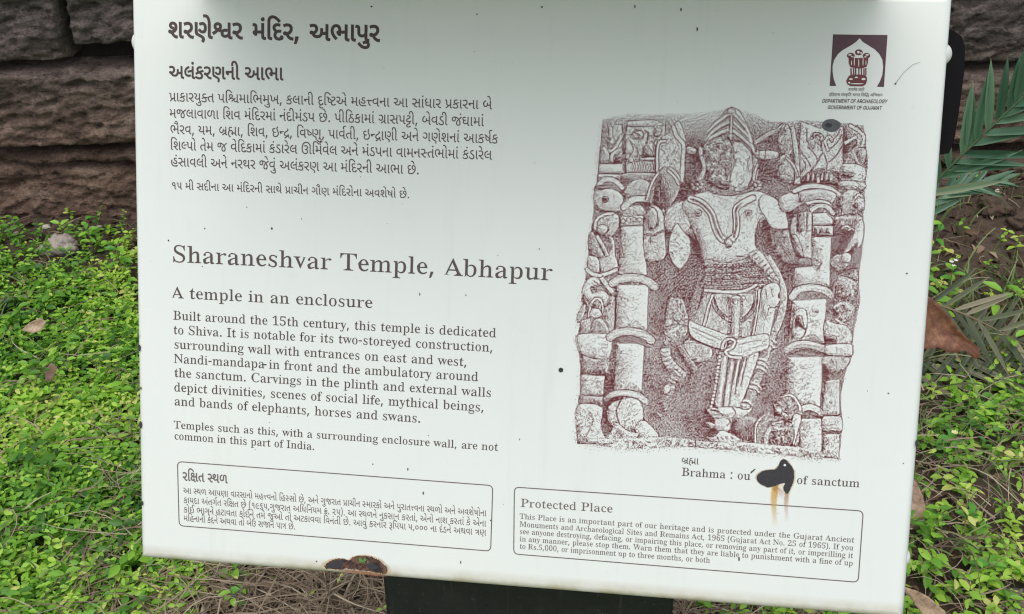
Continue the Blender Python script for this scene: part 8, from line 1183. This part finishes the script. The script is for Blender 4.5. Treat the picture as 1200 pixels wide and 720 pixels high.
# ---- fallen leaves and stones
def fallen(px, Y, pts, label, mat, z=.0, thick=.0006, cup=.15, name='fallen_leaf'):
    """curled dead leaf: outline measured on a plane facing the viewer, then cupped"""
    c = np.mean(pts, 0); o = at(c[0], c[1], Y); q = np.array([at(x, y, Y) for x, y in pts])-o; q = q+np.array([0, 1, 0])*(q[:, 2:3]*.45)
    rg = np.random.default_rng(len(label)); q = np.concatenate([[q[i]*(1-f)+q[(i+1) % len(q)]*f for f in (0, .34, .67)] for i in range(len(q))]); q = q*(1+rg.uniform(-.035, .03, (len(q), 1)))
    R_ = np.linalg.norm(q, axis=1).max(); V = [np.array([0, cup*R_*.7, -cup*R_*.1])]; n = len(q); F = []
    for f in (.4, .75, 1): 
        for p in q: V.append(p*f+np.array([0, cup*R_*(1-f*f)*.7, 0]))
    for i in range(n):
        j = (i+1) % n; F.append((0, 1+i, 1+j))
        for r in range(2): F.append((1+r*n+i, 1+(r+1)*n+i, 1+(r+1)*n+j, 1+r*n+j))
    me = bpy.data.meshes.new(name); me.from_pydata([tuple(v) for v in V], [], F); me.update(); me.polygons.foreach_set('use_smooth', np.ones(len(me.polygons), bool))
    ob = link(name, me, mat); ob.location = o; md = ob.modifiers.new('thickness', 'SOLIDIFY'); md.thickness = thick; tag(ob, label, 'leaf', 'fallen dead leaves')
def mat_deadleaf(name, c0, c1, ang):
    m = NT(name); v = m.obj(); mp = m.n('Mapping'); m.l(v, mp.inputs[0]); mp.inputs['Rotation'].default_value = (0, rad(ang), 0)
    wv = m.n('TexWave'); m.l(mp.outputs[0], wv.inputs[0]); wv.inputs['Scale'].default_value = 24; wv.inputs['Distortion'].default_value = 3; wv.inputs['Detail'].default_value = 3
    n1 = m.noise(38, 6, v, .7); c = m.ramp(n1, [(.32, tuple(x*.45 for x in c0)), (.5, c0), (.68, c1)]); c = m.mix(m.ramp(wv.outputs['Fac'], [(.0, (.28, .28, .28)), (.12, (0, 0, 0))]), c, tuple(x*.5 for x in c0))
    m.base(c); m.set(Roughness=.55); m.bump(n1, .002, 1); return m.m
BROWN = mat_deadleaf('russet_dead_leaf', (.21, .085, .045), (.36, .18, .10), 30); PINK = mat_deadleaf('pinkish_dead_leaf', (.46, .29, .21), (.60, .43, .34), 70); TAN = mat_deadleaf('tan_dead_leaf', (.48, .33, .21), (.64, .49, .36), -40); REDB = mat_plain('reddish_dead_leaf', (.26, .15, .11), .6, 40, .35, .0006)
fallen(0, 1.72, [(1068, 358), (1085, 354), (1102, 361), (1117, 376), (1127, 391), (1138, 399), (1145, 404), (1143, 413), (1137, 414), (1128, 407), (1112, 409), (1096, 404), (1078, 406), (1066, 402)], 'big russet dead leaf poking out beside the right edge of the sign', BROWN)
fallen(0, 1.42, [(1060, 574), (1070, 570), (1078, 573), (1083, 584), (1084, 597), (1080, 606), (1072, 611), (1058, 612)], 'rounded pinkish dead leaf at the right edge of the sign', PINK)
fallen(0, 1.16, [(1063, 697), (1076, 699), (1090, 704), (1104, 714), (1114, 724), (1108, 735), (1090, 728), (1074, 712)], 'long tan dead leaf under the lower right corner of the sign', TAN, cup=.05)
fallen(0, 1.30, [(78, 716), (90, 708), (104, 700), (112, 694), (118, 706), (130, 714), (126, 724), (100, 728), (82, 724)], 'curled reddish brown dead leaf at the lower left', REDB)
fallen(0, 2.02, [(26, 386), (34, 379), (45, 375), (54, 378), (50, 386), (40, 389)], 'small tan dead leaf lying on the green plants at far left', TAN)
fallen(0, 1.86, [(52, 436), (58, 428), (66, 432), (64, 442), (56, 446)], 'tiny brown dead leaf among the green plants on the left', REDB)
fallen(0, 2.0, [(1142, 700), (1150, 690), (1160, 694), (1155, 704)], 'small dull dead leaf in front of the grey stone', REDB) if 0 else None
def stone(px, py, s, label, col, seed, name='stone', group='loose stones'):
    p = on_ground(px, py); p[2] = float(ground_z(p[0], p[1])); rg = np.random.default_rng(seed); n1, n2 = 22, 36
    th, ph = np.meshgrid(np.linspace(.001, math.pi-.001, n1), np.linspace(0, 2*math.pi, n2, endpoint=False), indexing='ij')
    d = np.stack([np.sin(th)*np.cos(ph), np.sin(th)*np.sin(ph), np.cos(th)], -1); r = 1+.30*(vnoise(d[..., 0]*2.1+seed, d[..., 1]*2.1+d[..., 2]*1.7, seed)+.6*vnoise(d[..., 0]*5+d[..., 2]*3, d[..., 1]*5, seed+1)+.3*vnoise(d[..., 0]*11+d[..., 2]*7, d[..., 1]*11-d[..., 2]*5, seed+2))
    V = (d*r[..., None]*np.array(s)).reshape(-1, 3)+[0, 0, s[2]*.45]; F = [(i*n2+j, (i+1)*n2+j, (i+1)*n2+(j+1) % n2, i*n2+(j+1) % n2) for i in range(n1-1) for j in range(n2)]
    o = mesh_np(name, V, F, col, smooth=True); o.location = p; tag(o, label, 'stone', group)
PALE = mat_plain('pale_rock', (.44, .37, .325), .95, 60, .55, .009); GREYS = mat_plain('grey_rock', (.20, .175, .17), .9, 60, .4, .003); CREAM = mat_plain('cream_pebble', (.55, .50, .40), .8, 60, .25, .001)
stone(73, 298, (.052, .036, .028), 'pale pitted rock on the soil left of the sign', PALE, 3)
stone(1186, 706, (.024, .022, .016), 'grey rounded stone at the lower right corner', GREYS, 5)
for i, (x, y, s, lb) in enumerate(((145, 313, .010, 'cream pebble between the pale rock and the sign'), (118, 272, .009, 'small cream pebble up by the wall foot right of the pale rock'), (56, 272, .011, 'cream pebble at the wall foot above the pale rock'), (20, 280, .010, 'cream pebble near the wall at the left border'), (38, 330, .009, 'cream pebble left below the pale rock'), (1134, 277, .010, 'cream pebble on the bank right of the sign'), (1152, 286, .009, 'cream pebble high on the bank near the right border'))): stone(x, y, (s, s*.8, s*.55), lb, CREAM, 20+i, 'pebble', 'cream pebbles')
# rubble on the bank under the palm
rg = np.random.default_rng(9)
RUB = mat_plain('brown_rubble', (.10, .066, .046), .95, 40, .65, .012)
for i, (x, y, s, lb) in enumerate(((1128, 262, .05, 'brown lump of rubble nearest the sign on the bank'), (1165, 258, .06, 'brown lump of rubble mid bank under the palm'), (1196, 270, .055, 'brown lump of rubble at the right border'), (1150, 300, .045, 'brown lump of rubble above the fallen frond'), (1186, 312, .05, 'brown lump of rubble between frond and right border'))): stone(x, y, (s, s*.8, s*.5), lb, RUB, 40+i, 'rubble_stone', 'rubble on the bank')
